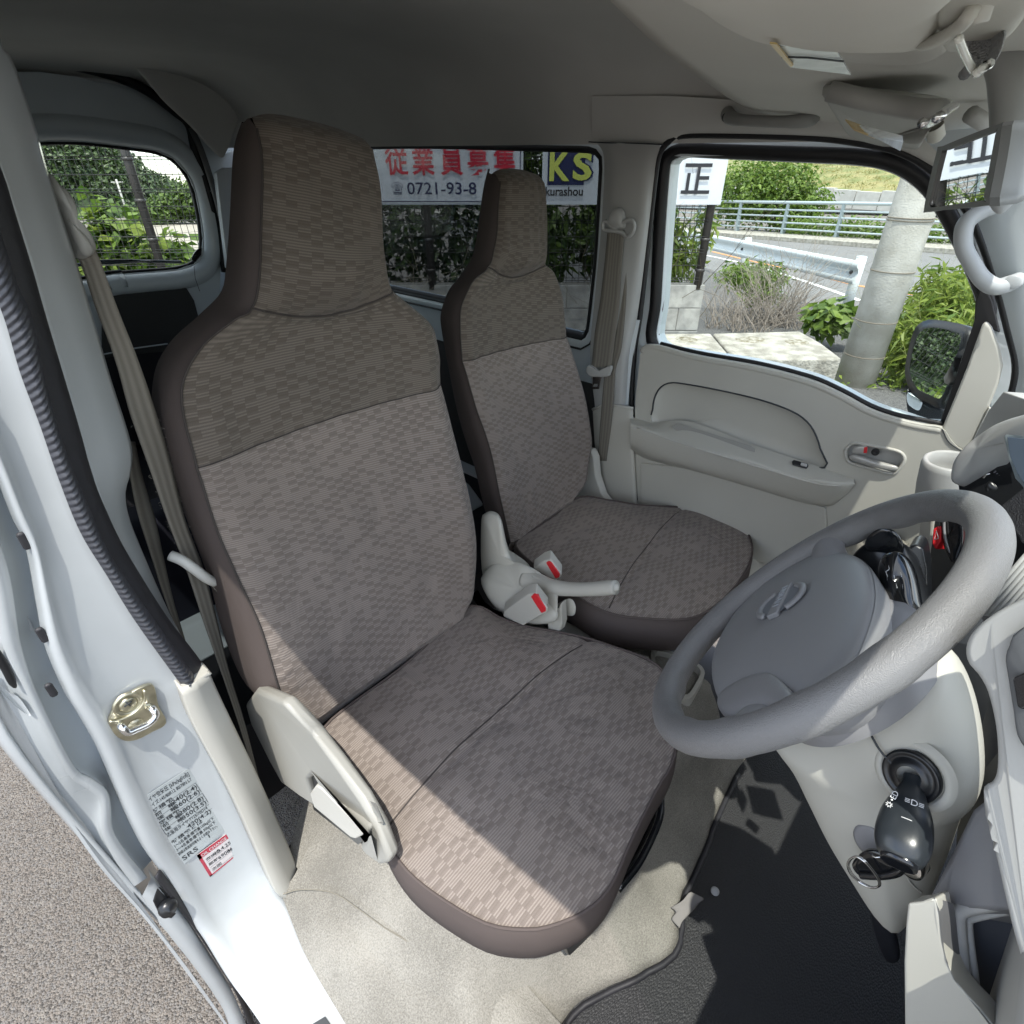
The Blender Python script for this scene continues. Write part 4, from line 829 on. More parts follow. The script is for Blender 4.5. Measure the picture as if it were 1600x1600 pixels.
hand = [(0.6,0.1968,1.1107),(0.6,0.1948,1.125),(0.6,0.1855,1.1355),(0.6,0.1571,1.1388),(0.6,0.1111,1.1424),(0.6,0.0953,1.1362),(0.6,0.091,1.1232),(0.6,0.0952,1.101),(0.6,0.1039,1.0918),(0.6,0.1418,1.0901),(0.6,0.1821,1.0911)]
trim_out = [tuple(p) for p in cr(tp_, 60)] + [(.60, -.02, 1.10), (.60, -.28, 1.02), (.60, -.28, .50), (.60, .86, .50)] + [(0.6,0.6633,0.778),(0.6,0.703,0.9722),(0.6,0.7165,1.1001)]
slab('door_trim', trim_out, (.016, 0, 0), beige, pd, holes=[[tuple(p) for p in cr(pock, 60, True)], [tuple(p) for p in cr(hand, 40, True)]], bevel=.002, smooth=True)
# belt line top roll of the trim
tube('belt_roll', [Vector(p)+Vector((.006, 0, -.006)) for p in tp_[1:12]], .008, beige, pd, n=10, smooth_pts=60)
tube('belt_seal', [Vector(p)+Vector((.014, 0, .001)) for p in [(0.6,0.6722,1.2474),(0.6,0.565,1.2452),(0.6,0.4266,1.2505),(0.6,0.3122,1.2463),(0.6,0.2458,1.2331),(0.6,0.1808,1.2143),(0.6,0.1273,1.2087),(0.6,0.0581,1.2116)]], .0045, seal, pd, n=8, smooth_pts=60)
# pocket insert, dished
PK = cr(pock, 60, True)
pillow('pocket_insert', [p+Vector((.006, 0, 0)) for p in PK], .018, beige, pd, n=60, q=2.2, normal=(1, 0, 0))
tube('pocket_gap', [p+Vector((-.0003, 0, 0)) for p in PK[2:-14]], .0021, dark_print, pd, n=6)
# armrest
arm = [[(0.602,0.7259,1.0416),(0.556,0.6973,1.044),(0.547,0.6901,1.0325),(0.556,0.6894,0.9845),(0.6,0.7114,0.9416)],
       [(0.602,0.66,1.042),(0.553,0.6431,1.0448),(0.545,0.6363,1.0314),(0.555,0.634,0.9764),(0.6,0.6543,0.933)],
       [(0.602,0.5906,1.0677),(0.551,0.5712,1.0426),(0.544,0.5656,1.0325),(0.556,0.5625,0.9762),(0.6,0.5804,0.9394)],
       [(0.602,0.5332,1.0758),(0.55,0.501,1.0444),(0.543,0.4956,1.0347),(0.556,0.4914,0.9794),(0.6,0.5072,0.9466)],
       [(0.602,0.391,1.065),(0.552,0.3823,1.051),(0.545,0.3769,1.0405),(0.562,0.371,0.984),(0.6,0.38,0.9536)],
       [(0.602,0.293,1.0613),(0.556,0.2731,1.0472),(0.549,0.2684,1.0387),(0.568,0.2604,0.9834),(0.6,0.2654,0.9599)],
       [(0.602,0.2232,1.0599),(0.562,0.2112,1.0517),(0.556,0.2073,1.0446),(0.575,0.2075,0.9867),(0.6,0.2103,0.9688)],
       [(0.602,0.1854,1.0577),(0.574,0.1795,1.0556),(0.568,0.1757,1.0485),(0.582,0.1817,0.9976),(0.6,0.1857,0.9792)],
       [(0.602,0.1632,1.0565),(0.592,0.1597,1.054),(0.59,0.1573,1.0479),(0.594,0.1641,1.0242),(0.602,0.1687,1.0105)]]
armo = gmesh('armrest', grid_pts([lin(r, 5) if False else r for r in arm], 22, 70, f=lambda r, n: cr(r, n)), beige, pd)
slab('pull_pocket', [(0.578,0.5887,1.0583),(0.582,0.5813,1.0663),(0.585,0.5653,1.0683),(0.585,0.389,1.0667),(0.582,0.3749,1.0641),(0.578,0.3729,1.0562),(0.574,0.3873,1.0528),(0.572,0.5735,1.0524)], (0, 0, .0015), mat('pocket_shade_plastic', (.30, .295, .27), .5, bump=.1, bscale=900, bdist=.0004), pd, bevel=.0015)  # flat insert, not recessed; the slot's shade is put into its darker colour
slab('window_switch', [(0.58,0.2895,1.0611),(0.583,0.2871,1.064),(0.583,0.2567,1.065),(0.58,0.2532,1.061),(0.577,0.2551,1.0567),(0.577,0.2855,1.0555)], (0, 0, .003), black_plastic, pd, bevel=.001)
slab('switch_rocker', [(0.581,0.2705,1.0625),(0.581,0.2567,1.0626),(0.578,0.2561,1.0591),(0.578,0.27,1.059)], (0, 0, .005), grey_dash, pd, bevel=.001)
tube('armrest_edge', [(0.548,0.6704,1.0418),(0.543,0.566,1.0381),(0.542,0.4694,1.0404),(0.545,0.3365,1.0416),(0.55,0.2368,1.0422),(0.56,0.1907,1.0461),(0.588,0.1598,1.0494)], .0022, beige_light, pd, n=6, smooth_pts=60)
slab('lower_pocket_panel', [(0.592,0.6718,0.9179),(0.592,0.5074,0.9592),(0.592,0.3369,0.9667),(0.592,0.2103,0.9725),(0.592,0.1945,0.9706),(0.592,0.166,0.8859),(0.592,0.207,0.8081),(0.592,0.3516,0.7322),(0.592,0.625,0.5888)], (.01, 0, 0), beige, pd, bevel=.004)
# handle
pillow('handle_bowl', [p+Vector((.004, 0, 0)) for p in cr(hand, 50, True)], .012, grey_dash, pd, n=50, normal=(1, 0, 0), q=5)
tube('handle_bezel', cr([Vector(p) for p in hand], 50, True), .0035, beige_light, pd, n=8, closed=True)
pillow('handle_lever', [(0.596,0.1836,1.0998),(0.596,0.1842,1.1103),(0.596,0.1665,1.1133),(0.596,0.15,1.1115),(0.596,0.1004,1.1126),(0.596,0.0956,1.1084),(0.596,0.1011,1.1005),(0.596,0.1405,1.0968)], .007, mat('satin_beige_lever', (.42, .415, .39), .3, .2), pd, n=30, normal=(-1, 0, 0), back=.006)
pillow('lock_knob', [(0.597,0.1838,1.1162),(0.597,0.1833,1.1269),(0.597,0.1744,1.1342),(0.597,0.1614,1.1355),(0.597,0.1594,1.1214),(0.597,0.1678,1.117)], .006, mat('satin_beige_lever_b', (.42, .415, .39), .3, .2), pd, n=24, normal=(-1, 0, 0), q=4)
slab('lock_flag', [(0.5905,0.1656,1.135),(0.5905,0.1601,1.1368),(0.5905,0.1575,1.1244),(0.5905,0.163,1.1226)], (.004, 0, 0), red_pl, pd, bevel=.0005)
lathe('handle_screw', (0.606,0.1448,1.1259), (-1, 0, 0), [(0, .0075), (.003, .0075), (.0035, .005), (.002, .0)], black_plastic, pd, n=16)
# sail panel (beige triangle at the mirror)
slab('corner_trim', [(0.602,0.0551,1.2079),(0.602,0.0567,1.2641),(0.602,0.0589,1.3267),(0.602,0.0641,1.399),(0.602,0.0613,1.406),(0.602,0.0498,1.3972),(0.602,0.0261,1.3655),(0.602,0.0112,1.3383),(0.602,0.0057,1.3073),(0.602,0.0031,1.2637),(0.602,0.0029,1.2249),(0.602,0.0015,1.1756),(0.602,0.015,1.1765),(0.602,0.0335,1.1852)], (.014, 0, 0), beige_light, pd, bevel=.006, seg=3)
tube('corner_trim_seam', [(0.599,0.0545,1.2077),(0.599,0.0367,1.1866),(0.599,0.0145,1.1764),(0.599,0.002,1.1752)], .0012, dark_print, pd, n=5, smooth_pts=20)
slab('corner_strip', [(0.598,0.0035,1.266),(0.598,-0.0016,1.2625),(0.598,-0.0025,1.1798),(0.598,0.0015,1.1771)], (.008, 0, 0), beige_light, pd, bevel=.001)
# --- door mirror, outside
dm = thing('door_mirror', (0.8,0.1124,1.2711), 'black door mirror outside the passenger window with a small lower convex mirror', 'door mirror')
mo = [(0.8,0.1567,1.2327),(0.8,0.1679,1.2732),(0.8,0.1733,1.3246),(0.8,0.1693,1.344),(0.8,0.1537,1.3559),(0.8,0.1205,1.3575),(0.8,0.0952,1.3541),(0.8,0.0807,1.3439),(0.8,0.0729,1.2932),(0.8,0.0668,1.2398),(0.8,0.0662,1.2),(0.8,0.0711,1.1811),(0.8,0.0945,1.1866),(0.8,0.1269,1.1958)]
mn = Vector((-.66, .72, .20)).normalized()
mi = [P_ + Vector((0, 0, 0)) for P_ in cr([(0.8,0.1439,1.2386),(0.8,0.1534,1.2734),(0.8,0.1575,1.3167),(0.8,0.1557,1.3384),(0.8,0.1457,1.3494),(0.8,0.12,1.3499),(0.8,0.0953,1.3426),(0.8,0.0858,1.3105),(0.8,0.0782,1.2649),(0.8,0.078,1.22),(0.8,0.0837,1.2099),(0.8,0.1061,1.2129),(0.8,0.1276,1.2192)], 40, True)]
mcx = sum(mi, Vector())/40
def toplane(L, c, n, d):
    out = []
    cc = Vector((-.68, 0, 1.65))
    for p in L:
        r = (p-cc); t = (c-cc).dot(n)/r.dot(n); out.append(cc+r*t+n*d)
    return out
MO = toplane(cr(mo, 40, True), mcx, mn, 0)
mcc = sum(MO, Vector())/40
MI = [mcc+(p-mcc)*.80 for p in MO]
pillow('housing', MO, .05, black_plastic, dm, n=48, q=3, normal=tuple(-mn))
slab('mirror_glass', [p+mn*.012 for p in MI], mn*.0012, mirror_m, dm, bevel=0)
MO = toplane(cr(mo, 40, True), mcx, mn, 0)
gmesh('bezel', [[p-mn*.02 for p in MO+MO[:1]], [p+mn*.012 for p in MO+MO[:1]], [p+mn*.013 for p in MI+MI[:1]]], black_plastic, dm)
lowm = [(0.8,0.1507,1.2076),(0.8,0.1347,1.1968),(0.8,0.0936,1.1838),(0.8,0.0733,1.1805),(0.8,0.0674,1.1673),(0.8,0.0823,1.1447),(0.8,0.0995,1.1303),(0.8,0.1195,1.1447),(0.8,0.1356,1.1663)]
pillow('lower_housing', lowm, .03, black_plastic, dm, n=36, q=3, normal=(.6, -.8, 0), back=.012)
pillow('lower_mirror', [p-Vector((.012, -.006, 0)) for p in cr([(0.795,0.1415,1.2054),(0.795,0.1134,1.1949),(0.795,0.1085,1.1843),(0.795,0.1103,1.1718),(0.795,0.1208,1.1734),(0.795,0.1352,1.1831)], 24, True)], .003, mirror_m, dm, n=24, normal=(-.6, .8, .1))
tube('stay', [(0.78,0.0762,1.2428), (0.66,0.0632,1.3275)], .022, black_plastic, dm, n=12)
# ================================================================ B pillar, passenger side
st(grid('pillar_trim_upper', [[(0.625,0.9176,1.6723),(0.612,0.8832,1.6368),(0.6,0.8684,1.5058),(0.596,0.8686,1.3413),(0.596,0.8701,1.1817),(0.6,0.8409,1.0292)],
     [(0.6,0.8594,1.6715),(0.59,0.8352,1.6248),(0.582,0.8235,1.5099),(0.58,0.819,1.3504),(0.582,0.8155,1.1962),(0.59,0.8045,1.0423)],
     [(0.598,0.7823,1.6684),(0.59,0.7661,1.6232),(0.584,0.7519,1.5143),(0.584,0.7568,1.3582),(0.586,0.7612,1.2065),(0.59,0.7592,1.0548)],
     [(0.606,0.7359,1.6658),(0.606,0.7418,1.6233),(0.603,0.7396,1.5138),(0.604,0.7411,1.327),(0.606,0.752,1.2038),(0.6,0.745,1.0557)]], grey_dash, nu=40, nv=24))
st(grid('pillar_painted_edge', [[(0.602,0.7725,1.2912),(0.6,0.7754,1.2003),(0.598,0.7806,1.1206),(0.598,0.7799,1.0428)], [(0.606,0.7343,1.2967),(0.606,0.7407,1.2061),(0.608,0.7431,1.1271),(0.61,0.7404,1.0501)]], inner_paint, nu=14, nv=8))
st(grid('pillar_trim_lower', [[(0.6,0.8496,1.0268),(0.598,0.828,0.9118),(0.6,0.7894,0.7483),(0.6,0.7462,0.5727)], [(0.588,0.809,1.0569),(0.582,0.7871,0.9311),(0.582,0.7604,0.7683),(0.582,0.7243,0.5935)],
     [(0.588,0.7233,1.0727),(0.583,0.7009,0.9593),(0.583,0.6716,0.8043),(0.583,0.648,0.6312)], [(0.612,0.7249,1.0632),(0.61,0.7038,0.9485),(0.61,0.6735,0.7913),(0.61,0.6468,0.6169)]], beige, nu=24, nv=24))
tube('pillar_trim_lip', [(0.586,0.8404,1.0336),(0.586,0.8075,1.056),(0.586,0.7581,1.0675),(0.586,0.712,1.0727)], .004, beige_light, None, n=8)['kind'] = 'structure'
tube('roof_trim_joint', [(0.615,0.9326,1.6724),(0.6,0.8768,1.6704),(0.596,0.7811,1.6684),(0.6,0.7263,1.6657)], .0015, dark_print, None, n=5)['kind'] = 'structure'
# side rail over the door
st(grid('roof_side_rail', [[(0.58,0.9065,1.757),(0.58,0.7153,1.7481),(0.58,0.5328,1.73),(0.58,0.3906,1.7041),(0.585,0.2662,1.6807),(0.6,0.1864,1.6496)],
     [(0.598,0.915,1.7112),(0.592,0.7152,1.7079),(0.59,0.5285,1.6947),(0.59,0.3872,1.6821),(0.595,0.2822,1.666),(0.6,0.1988,1.6355)],
     [(0.63,0.9336,1.6674),(0.612,0.7269,1.6658),(0.61,0.6687,1.6809),(0.61,0.4335,1.6755),(0.61,0.346,1.6667),(0.61,0.271,1.6514)] + [(0.612,0.2082,1.6207)]], headliner, nu=50, nv=14))
# ================================================================ front-left A pillar inside
st(grid('windscreen_pillar', [[(0.59,0.2458,1.6717),(0.6,0.2096,1.6407),(0.605,0.1403,1.5695),(0.606,0.0748,1.4782),(0.606,0.021,1.3928),(0.606,-0.0105,1.3387),(0.606,-0.0233,1.29)],
     [(0.575,0.2149,1.6795),(0.58,0.1719,1.6411),(0.585,0.105,1.5725),(0.585,0.0462,1.4842),(0.585,0.0009,1.4006),(0.585,-0.0284,1.3478),(0.585,-0.0526,1.2805)],
     [(0.56,0.1761,1.6826),(0.57,0.125,1.6496),(0.575,0.05,1.5759),(0.575,-0.007,1.4916),(0.575,-0.055,1.4126),(0.575,-0.0906,1.3641),(0.575,-0.1308,1.3052)]], inner_paint, nu=50, nv=20))
gh = thing('pillar_grab_handle', (0.57,0.0695,1.4834), 'pale grab handle on the windscreen pillar under the interior mirror', 'grab handle')
tube('handle', [(0.575,0.1069,1.5801), (0.562,0.1277,1.569), (0.552,0.1373,1.5528), (0.549,0.1278,1.523), (0.548,0.1092,1.501), (0.548,0.0863,1.4785), (0.55,0.0652,1.4691), (0.56,0.0488,1.4756), (0.575,0.0421,1.4802)],
     [.010, .012, .013, .0125, .012, .012, .013, .013, .011], mat('handle_plastic', (.44, .46, .47), .38, bump=.08, bscale=900), gh, n=16, smooth_pts=60)
pillow('end_cap', [(0.548,0.06,1.4778),(0.548,0.0525,1.4882),(0.548,0.0395,1.4878),(0.548,0.0338,1.4772),(0.548,0.0409,1.4687),(0.548,0.0549,1.4688)], .004, mat('handle_cap', (.44, .46, .47), .38), gh, n=24, normal=(-1, 0, 0))
# roof grab handle
rg = thing('roof_grab_handle', (0.58,0.5034,1.7076), 'grey grab handle with two screws on the roof edge above the passenger window', 'grab handle')
tube('handle', [(0.575,0.5806,1.7138), (0.545,0.5592,1.7062), (0.525,0.5271,1.7007), (0.522,0.4783,1.6974), (0.525,0.4347,1.6964), (0.543,0.416,1.7001), (0.575,0.4196,1.7067)], [.013, .012, .0095, .009, .0095, .012, .013], mat('roof_handle_plastic', (.24, .24, .225), .5), rg, n=14, smooth_pts=50)
for p in ((0.548,0.5696,1.7075), (0.545,0.4179,1.7047)):
    lathe('screw', p, (-1, 0, -.25), [(0, .0075), (.004, .0075), (.005, .004), (.0035, .0)], mat('dark_screw', (.06, .06, .06), .3, .8), rg, n=14)
# ================================================================ seat belts
b1 = thing('driver_seat_belt', (-0.5052,0.8,1.5552), 'grey-brown frayed driver seat belt hanging beside the white pillar with its pale tongue', 'seat belt')
Ls = [(-0.5083,0.8,1.5682),(-0.5068,0.8,1.5456),(-0.5091,0.8,1.5004),(-0.5103,0.8,1.4397),(-0.5166,0.8,1.3708),(-0.5191,0.8,1.289),(-0.5219,0.8,1.2132),(-0.5231,0.8,1.123),(-0.5281,0.8,1.0194),(-0.5335,0.79,0.922),(-0.5415,0.775,0.8096),(-0.5531,0.76,0.6765)]
Rs_ = [(-0.4925,0.79,1.5726),(-0.4902,0.79,1.5513),(-0.4903,0.79,1.4987),(-0.4867,0.8,1.4406),(-0.4869,0.805,1.3734),(-0.4897,0.81,1.2984),(-0.4985,0.81,1.2028),(-0.4993,0.81,1.1033),(-0.5082,0.81,0.9986),(-0.5201,0.8,0.903),(-0.5315,0.78,0.795),(-0.5474,0.76,0.6698)]
strap('webbing', Ls, Rs_, belt_m, b1, n=80)
strap('webbing', [(-0.5234,0.85,1.3216),(-0.5346,0.85,1.2718),(-0.5435,0.85,1.2179),(-0.5497,0.85,1.1411),(-0.5569,0.85,1.0434),(-0.5599,0.85,0.9602),(-0.5663,0.85,0.8876)], [(-0.5115,0.86,1.3142),(-0.519,0.86,1.2616),(-0.5242,0.86,1.1954),(-0.5324,0.86,1.136),(-0.5436,0.86,1.0556),(-0.5523,0.86,0.9624),(-0.5606,0.86,0.8749)], belt_m, b1, n=50)
pillow('upper_guide', [(-0.5058,0.8,1.6333),(-0.5035,0.8,1.6247),(-0.4983,0.8,1.6206),(-0.4945,0.8,1.6123),(-0.4957,0.8,1.601),(-0.4995,0.8,1.5922),(-0.4975,0.8,1.5848),(-0.4904,0.8,1.5742),(-0.4888,0.8,1.5632),(-0.4923,0.8,1.5551),(-0.4996,0.8,1.552),(-0.509,0.8,1.553),(-0.5105,0.8,1.5621),(-0.5118,0.8,1.5809),(-0.5109,0.8,1.6048),(-0.5122,0.8,1.6222)], .022, mat('guide_plastic', (.34, .34, .32), .4), b1, n=60, normal=(.1, -1, .1), back=.02, q=2.2)
pillow('guide_fold', [(-0.5084,0.785,1.5907),(-0.5032,0.785,1.5861),(-0.4982,0.785,1.5772),(-0.4951,0.785,1.5657),(-0.4965,0.785,1.5583),(-0.5037,0.785,1.5552),(-0.5077,0.785,1.5607),(-0.5088,0.785,1.5707)], .010, mat('guide_plastic_b', (.34, .34, .32), .4), b1, n=40, normal=(.1, -1, .1))
tube('tongue', [(-0.5367,0.79,1.1668),(-0.5273,0.778,1.1585),(-0.5175,0.772,1.1395),(-0.5074,0.775,1.1162),(-0.4964,0.785,1.0963)], .0075, mat('tongue_plastic', (.60, .60, .56), .35), b1, n=12, smooth_pts=24)
slab('tongue_blade', [(-0.5035,0.785,1.102),(-0.4982,0.785,1.1),(-0.4925,0.785,1.068),(-0.4965,0.785,1.068)], (0, .002, 0), chrome, b1, bevel=.0005)
rndf = random.Random(5)
fv = []; ff = []
for k in range(140):
    i = rndf.choice((5, 5.4, 5.8, 6.2, 6.6)) + rndf.uniform(-1, .6); i = max(3, min(i, 8))
    a = Rs_[int(i)]; b = Rs_[int(i)+1]; p = Vector(a).lerp(Vector(b), i-int(i)) if k % 3 else Vector(Ls[int(i)]).lerp(Vector(Ls[int(i)+1]), i-int(i))
    d = Vector((rndf.uniform(-.2, 1) if k % 3 else rndf.uniform(-1, 0), rndf.uniform(-.5, .3), rndf.uniform(-.8, .6)))*rndf.uniform(.001, .005)
    s = len(fv); fv += [p, p+d+Vector((0, 0, .0004)), p+d]; ff.append((s, s+1, s+2))
mk('frayed_threads', fv, ff, mat('thread', (.42, .40, .34), .9), b1, smooth=False)
b2_ = thing('passenger_seat_belt', (0.58,0.8189,1.4816), 'grey-brown passenger seat belt on the far pillar with its tongue parked halfway', 'seat belt')
strap('webbing', [(0.572,0.8296,1.4953),(0.572,0.8315,1.41),(0.572,0.8351,1.3339),(0.572,0.843,1.2522),(0.572,0.8447,1.1837),(0.572,0.8465,1.1586)], [(0.572,0.7836,1.4985),(0.572,0.782,1.4154),(0.572,0.7785,1.342),(0.572,0.7804,1.2634),(0.572,0.7825,1.1968),(0.572,0.7837,1.1725)], belt_m, b2_, n=40)
strap('webbing', [(0.582,0.8166,1.4508),(0.582,0.7977,1.353),(0.582,0.8063,1.2235),(0.582,0.8089,1.1539),(0.58,0.8065,1.0447),(0.58,0.8035,0.8845)], [(0.582,0.7807,1.454),(0.582,0.7664,1.3572),(0.582,0.7637,1.2318),(0.582,0.7749,1.1616),(0.58,0.7693,1.055),(0.58,0.773,0.8952)], belt_m, b2_, n=40)
pillow('guide_cover', [(0.575,0.8313,1.5086),(0.575,0.83,1.5289),(0.575,0.8189,1.5414),(0.575,0.8053,1.5446),(0.575,0.7922,1.5375),(0.575,0.785,1.5221),(0.575,0.7844,1.5036),(0.575,0.8068,1.4993)], .016, grey_dash, b2_, n=36, normal=(-1, 0, 0))
tube('guide_ring', [(0.568,0.84,1.4976),(0.568,0.8429,1.5083),(0.568,0.8345,1.5143),(0.568,0.8062,1.5026),(0.568,0.7834,1.5174),(0.568,0.7667,1.5211),(0.568,0.7568,1.5112),(0.568,0.7598,1.4952),(0.568,0.7724,1.4862),(0.568,0.7873,1.4932),(0.568,0.8054,1.4959),(0.568,0.8306,1.4955)], .0048, grey_dash, b2_, n=8, smooth_pts=60, closed=True)
pillow('tongue_plate', [(0.566,0.8571,1.1577),(0.566,0.8473,1.167),(0.566,0.8296,1.1585),(0.566,0.799,1.1636),(0.566,0.7902,1.176),(0.566,0.7764,1.179),(0.566,0.7784,1.1613),(0.566,0.7872,1.1488),(0.566,0.8381,1.137),(0.566,0.8559,1.1437)], .005, mat('tongue_grey', (.40, .40, .38), .4), b2_, n=40, normal=(-1, 0, 0), back=.004, q=5)
slab('tongue_blade', [(0.566,0.836,1.1375),(0.566,0.8072,1.1442),(0.566,0.8097,1.1275),(0.566,0.8118,1.1071),(0.566,0.8369,1.1009),(0.566,0.8345,1.1216)], (.002, 0, 0), chrome, b2_, bevel=.0008, holes=[[(0.566,0.8298,1.1172),(0.566,0.8174,1.1203),(0.566,0.8187,1.1127),(0.566,0.8312,1.1096)]])

# ================================================================ CARPET AND MAT
cb = [(0.4196,0.13,0.385),(0.3108,0.1424,0.385),(0.2337,0.1405,0.385),(0.1294,0.1309,0.385),(0.0236,0.1162,0.385),(-0.06,0.1088,0.385),(-0.1024,0.0888,0.385),(-0.1502,0.0791,0.385),(-0.2135,0.1045,0.385),(-0.2731,0.1349,0.385),(-0.332,0.163,0.385),(-0.3855,0.1667,0.385),(-0.4448,0.1435,0.385)]
n = 60
C0 = cr(cb, n)
rr_ = random.Random(11)
for i, p in enumerate(C0):
    p += Vector((0, rr_.uniform(-.0015, .0015) if 18 < i < 50 else 0, rr_.uniform(-.001, .001)))
sill_in = [(-0.6014,0.6704,0.4772),(-0.6105,0.6431,0.4465),(-0.6239,0.5536,0.418),(-0.6252,0.4328,0.4066),(-0.6301,0.3202,0.401)]
C1 = cr([(.30, .17, .42), (.10, .20, .44), (-.06, .17, .435), (-.15, .15, .43), (-.33, .21, .43), (-.45, .22, .43), (-.50, .18, .425)], n)
C2 = cr([(.30, .24, .56), (.10, .26, .58), (-.06, .25, .585), (-.15, .25, .58), (-.33, .29, .555), (-.43, .32, .52), (-.50, .30, .47)], n)
C3 = cr([(.30, .32, .60), (.10, .34, .61), (-.06, .34, .615), (-.15, .34, .61), (-.33, .38, .585), (-.45, .42, .54), (-.54, .42, .47)], n)
C4 = cr([(.30, .80, .60), (.10, .80, .61), (-.06, .80, .61), (-.15, .80, .60), (-.33, .80, .56), (-.47, .76, .53), (-.565, .70, .49)], n)
st(gmesh('seat_box_carpet', grid_pts([[C0[i]+Vector((0, -.004, -.02)), C0[i], C1[i], C2[i], C3[i], C4[i]] for i in range(n)], 34, n), carpet_m))
side = [[(-0.6034,0.6633,0.4738),(-0.6109,0.6293,0.4441),(-0.6231,0.5535,0.4219),(-0.6271,0.4382,0.4107),(-0.6302,0.3193,0.4049)], [(-.575, .66, .487), (-.57, .60, .475), (-.575, .48, .46), (-.575, .36, .435), (-.57, .15, .42)],
        [(-.50, .68, .52), (-.49, .56, .51), (-.47, .42, .50), (-.455, .30, .47), (-.44, .12, .42)], [(-.38, .68, .545), (-.38, .56, .56), (-.38, .42, .555), (-.39, .27, .46), (-.38, .12, .40)]]
st(grid('sill_carpet', [side[0], side[1], side[2], side[3]], carpet_m, nu=50, nv=30))
tube('carpet_crease', [(-0.6051,0.6548,0.475),(-0.5775,0.6278,0.49),(-0.5414,0.5738,0.5),(-0.5254,0.5147,0.505),(-0.5079,0.4442,0.505),(-0.4758,0.3632,0.5),(-0.4221,0.2941,0.48)], .0011, mat('crease_line', (.2, .185, .15), .95), None, n=5, smooth_pts=50)['kind'] = 'structure'
fm = thing('floor_mat', (.0, .0, .37), 'black grained vinyl floor mat in the driver footwell with sun patches', 'floor mat')
ml = [(.62, .16, .366), (.31, .15, .368)] + [tuple(p+Vector((0, .012, -.012))) for p in C0[4:52:3]] + [(-.40, .16, .372), (-.47, .05, .374), (-.50, -.2, .372), (-.50, -.6, .37), (.62, -.6, .366)]
slab('mat_sheet', ml, (0, 0, -.006), mat_vinyl, fm, bevel=0)
# raised welt at the mat edge
tube('mat_welt', [tuple(p+Vector((0, -.012, -.012))) for p in C0[8:54]]+[(-.45, .10, .376), (-.49, -.05, .376)], .006, rubber, fm, n=8)
# footwell side and front (dark)
st(slab('footwell_side', [(-.56, .12, .36), (-.56, -.6, .36), (-.56, -.6, .75), (-.56, -.05, .75)], (-.01, 0, 0), beige, bevel=.002))
fl_ = thing('torn_carpet_flap', (-0.0458,0.0838,0.4), 'torn grey flap of carpet backing lying on the black mat', 'carpet flap')
grid('flap', [[(-0.096,0.1088,0.4),(-0.0971,0.0974,0.402),(-0.112,0.0972,0.4),(-0.1142,0.0791,0.397)], [(-0.0778,0.0962,0.415),(-0.0737,0.0869,0.412),(-0.0851,0.0824,0.405),(-0.1026,0.0804,0.4)], [(-0.0557,0.0922,0.42),(-0.0526,0.0819,0.415),(-0.0632,0.0779,0.408),(-0.0843,0.0764,0.4)], [(-0.0469,0.0838,0.41),(-0.0398,0.0672,0.405),(-0.0524,0.0709,0.4),(-0.0633,0.0726,0.395)]], mat('flap_backing', (.20, .19, .18), .9), fl_, nu=14, nv=14, solid=.002)
mc = thing('mat_fastener', (0.0001,0.058,0.38), 'round grey stud on the black floor mat beside the torn flap', 'stud')
lathe('stud_cap', (0.0033,0.0583,0.374), (0, 0, 1), [(0, .0085), (.003, .0085), (.0045, .006), (.005, 0)], mat('stud_grey', (.40, .41, .42), .4), mc, n=20)
# accelerator pedal shape in the dark
ped = thing('accelerator_pedal', (-.2, -.30, .40), 'black pedal in the dark footwell beneath the steering column', 'pedal')
pillow('pad', [(0.02,-0.1419,0.6455),(0.02,-0.147,0.6644),(0.02,-0.1662,0.6413),(0.02,-0.1939,0.5981),(0.02,-0.2166,0.5432),(0.02,-0.2053,0.5205),(0.02,-0.1691,0.5771)], .01, rubber, ped, n=30, normal=(-.9, .3, .3), back=.01)
# ================================================================ HANDBRAKE CONSOLE BETWEEN SEATS
hb = thing('handbrake', (0.04,0.6172,0.8579), 'beige handbrake lever with a round boot between the two seats', 'handbrake')
pillow('boot', [(0,0.7134,0.8248),(0.02,0.7245,0.8385),(0.03,0.7048,0.8673),(0.04,0.6744,0.8847),(0.04,0.6271,0.9059),(0.04,0.582,0.904),(0.03,0.5423,0.8977),(0.02,0.5199,0.8826),(0,0.4929,0.8606),(-0.01,0.5203,0.8323),(-0.01,0.6097,0.7838),(-0.01,0.6681,0.7951)], .028, beige, hb, n=50, normal=(-.45, -.45, .75), back=.05, q=2.6)
lev = [(0.03,0.5979,0.882),(0.025,0.5655,0.8928),(0.02,0.523,0.9098),(0.015,0.4653,0.9412),(0.012,0.4142,0.9741),(0.01,0.3871,0.994),(0.01,0.3781,0.9991)]
tube('lever', lev, [.026, .021, .0165, .0138, .0132, .0138, .0130], beige, hb, n=18, smooth_pts=40)
pillow('lever_web', [(0.02,0.5827,0.907),(0.02,0.5485,0.9174),(0.015,0.496,0.9334),(0.01,0.5034,0.9074),(0,0.4965,0.867),(0,0.5202,0.8378),(0.01,0.5454,0.874)], .012, beige, hb, n=30, normal=(-.6, -.5, .5), back=.012)
lathe('release_button', (0.01,0.3807,0.9977), (.55, -.80, .16), [(0, .0075), (.006, .0072), (.008, .006), (.009, .0)], beige_light, hb, n=16)
tube('slot_rim', [(0.03,0.6347,0.8759),(0.035,0.6355,0.8868),(0.035,0.6172,0.9053),(0.035,0.585,0.9105),(0.03,0.5565,0.9103),(0.025,0.5388,0.9113)], .0035, beige_light, hb, n=8, smooth_pts=30)
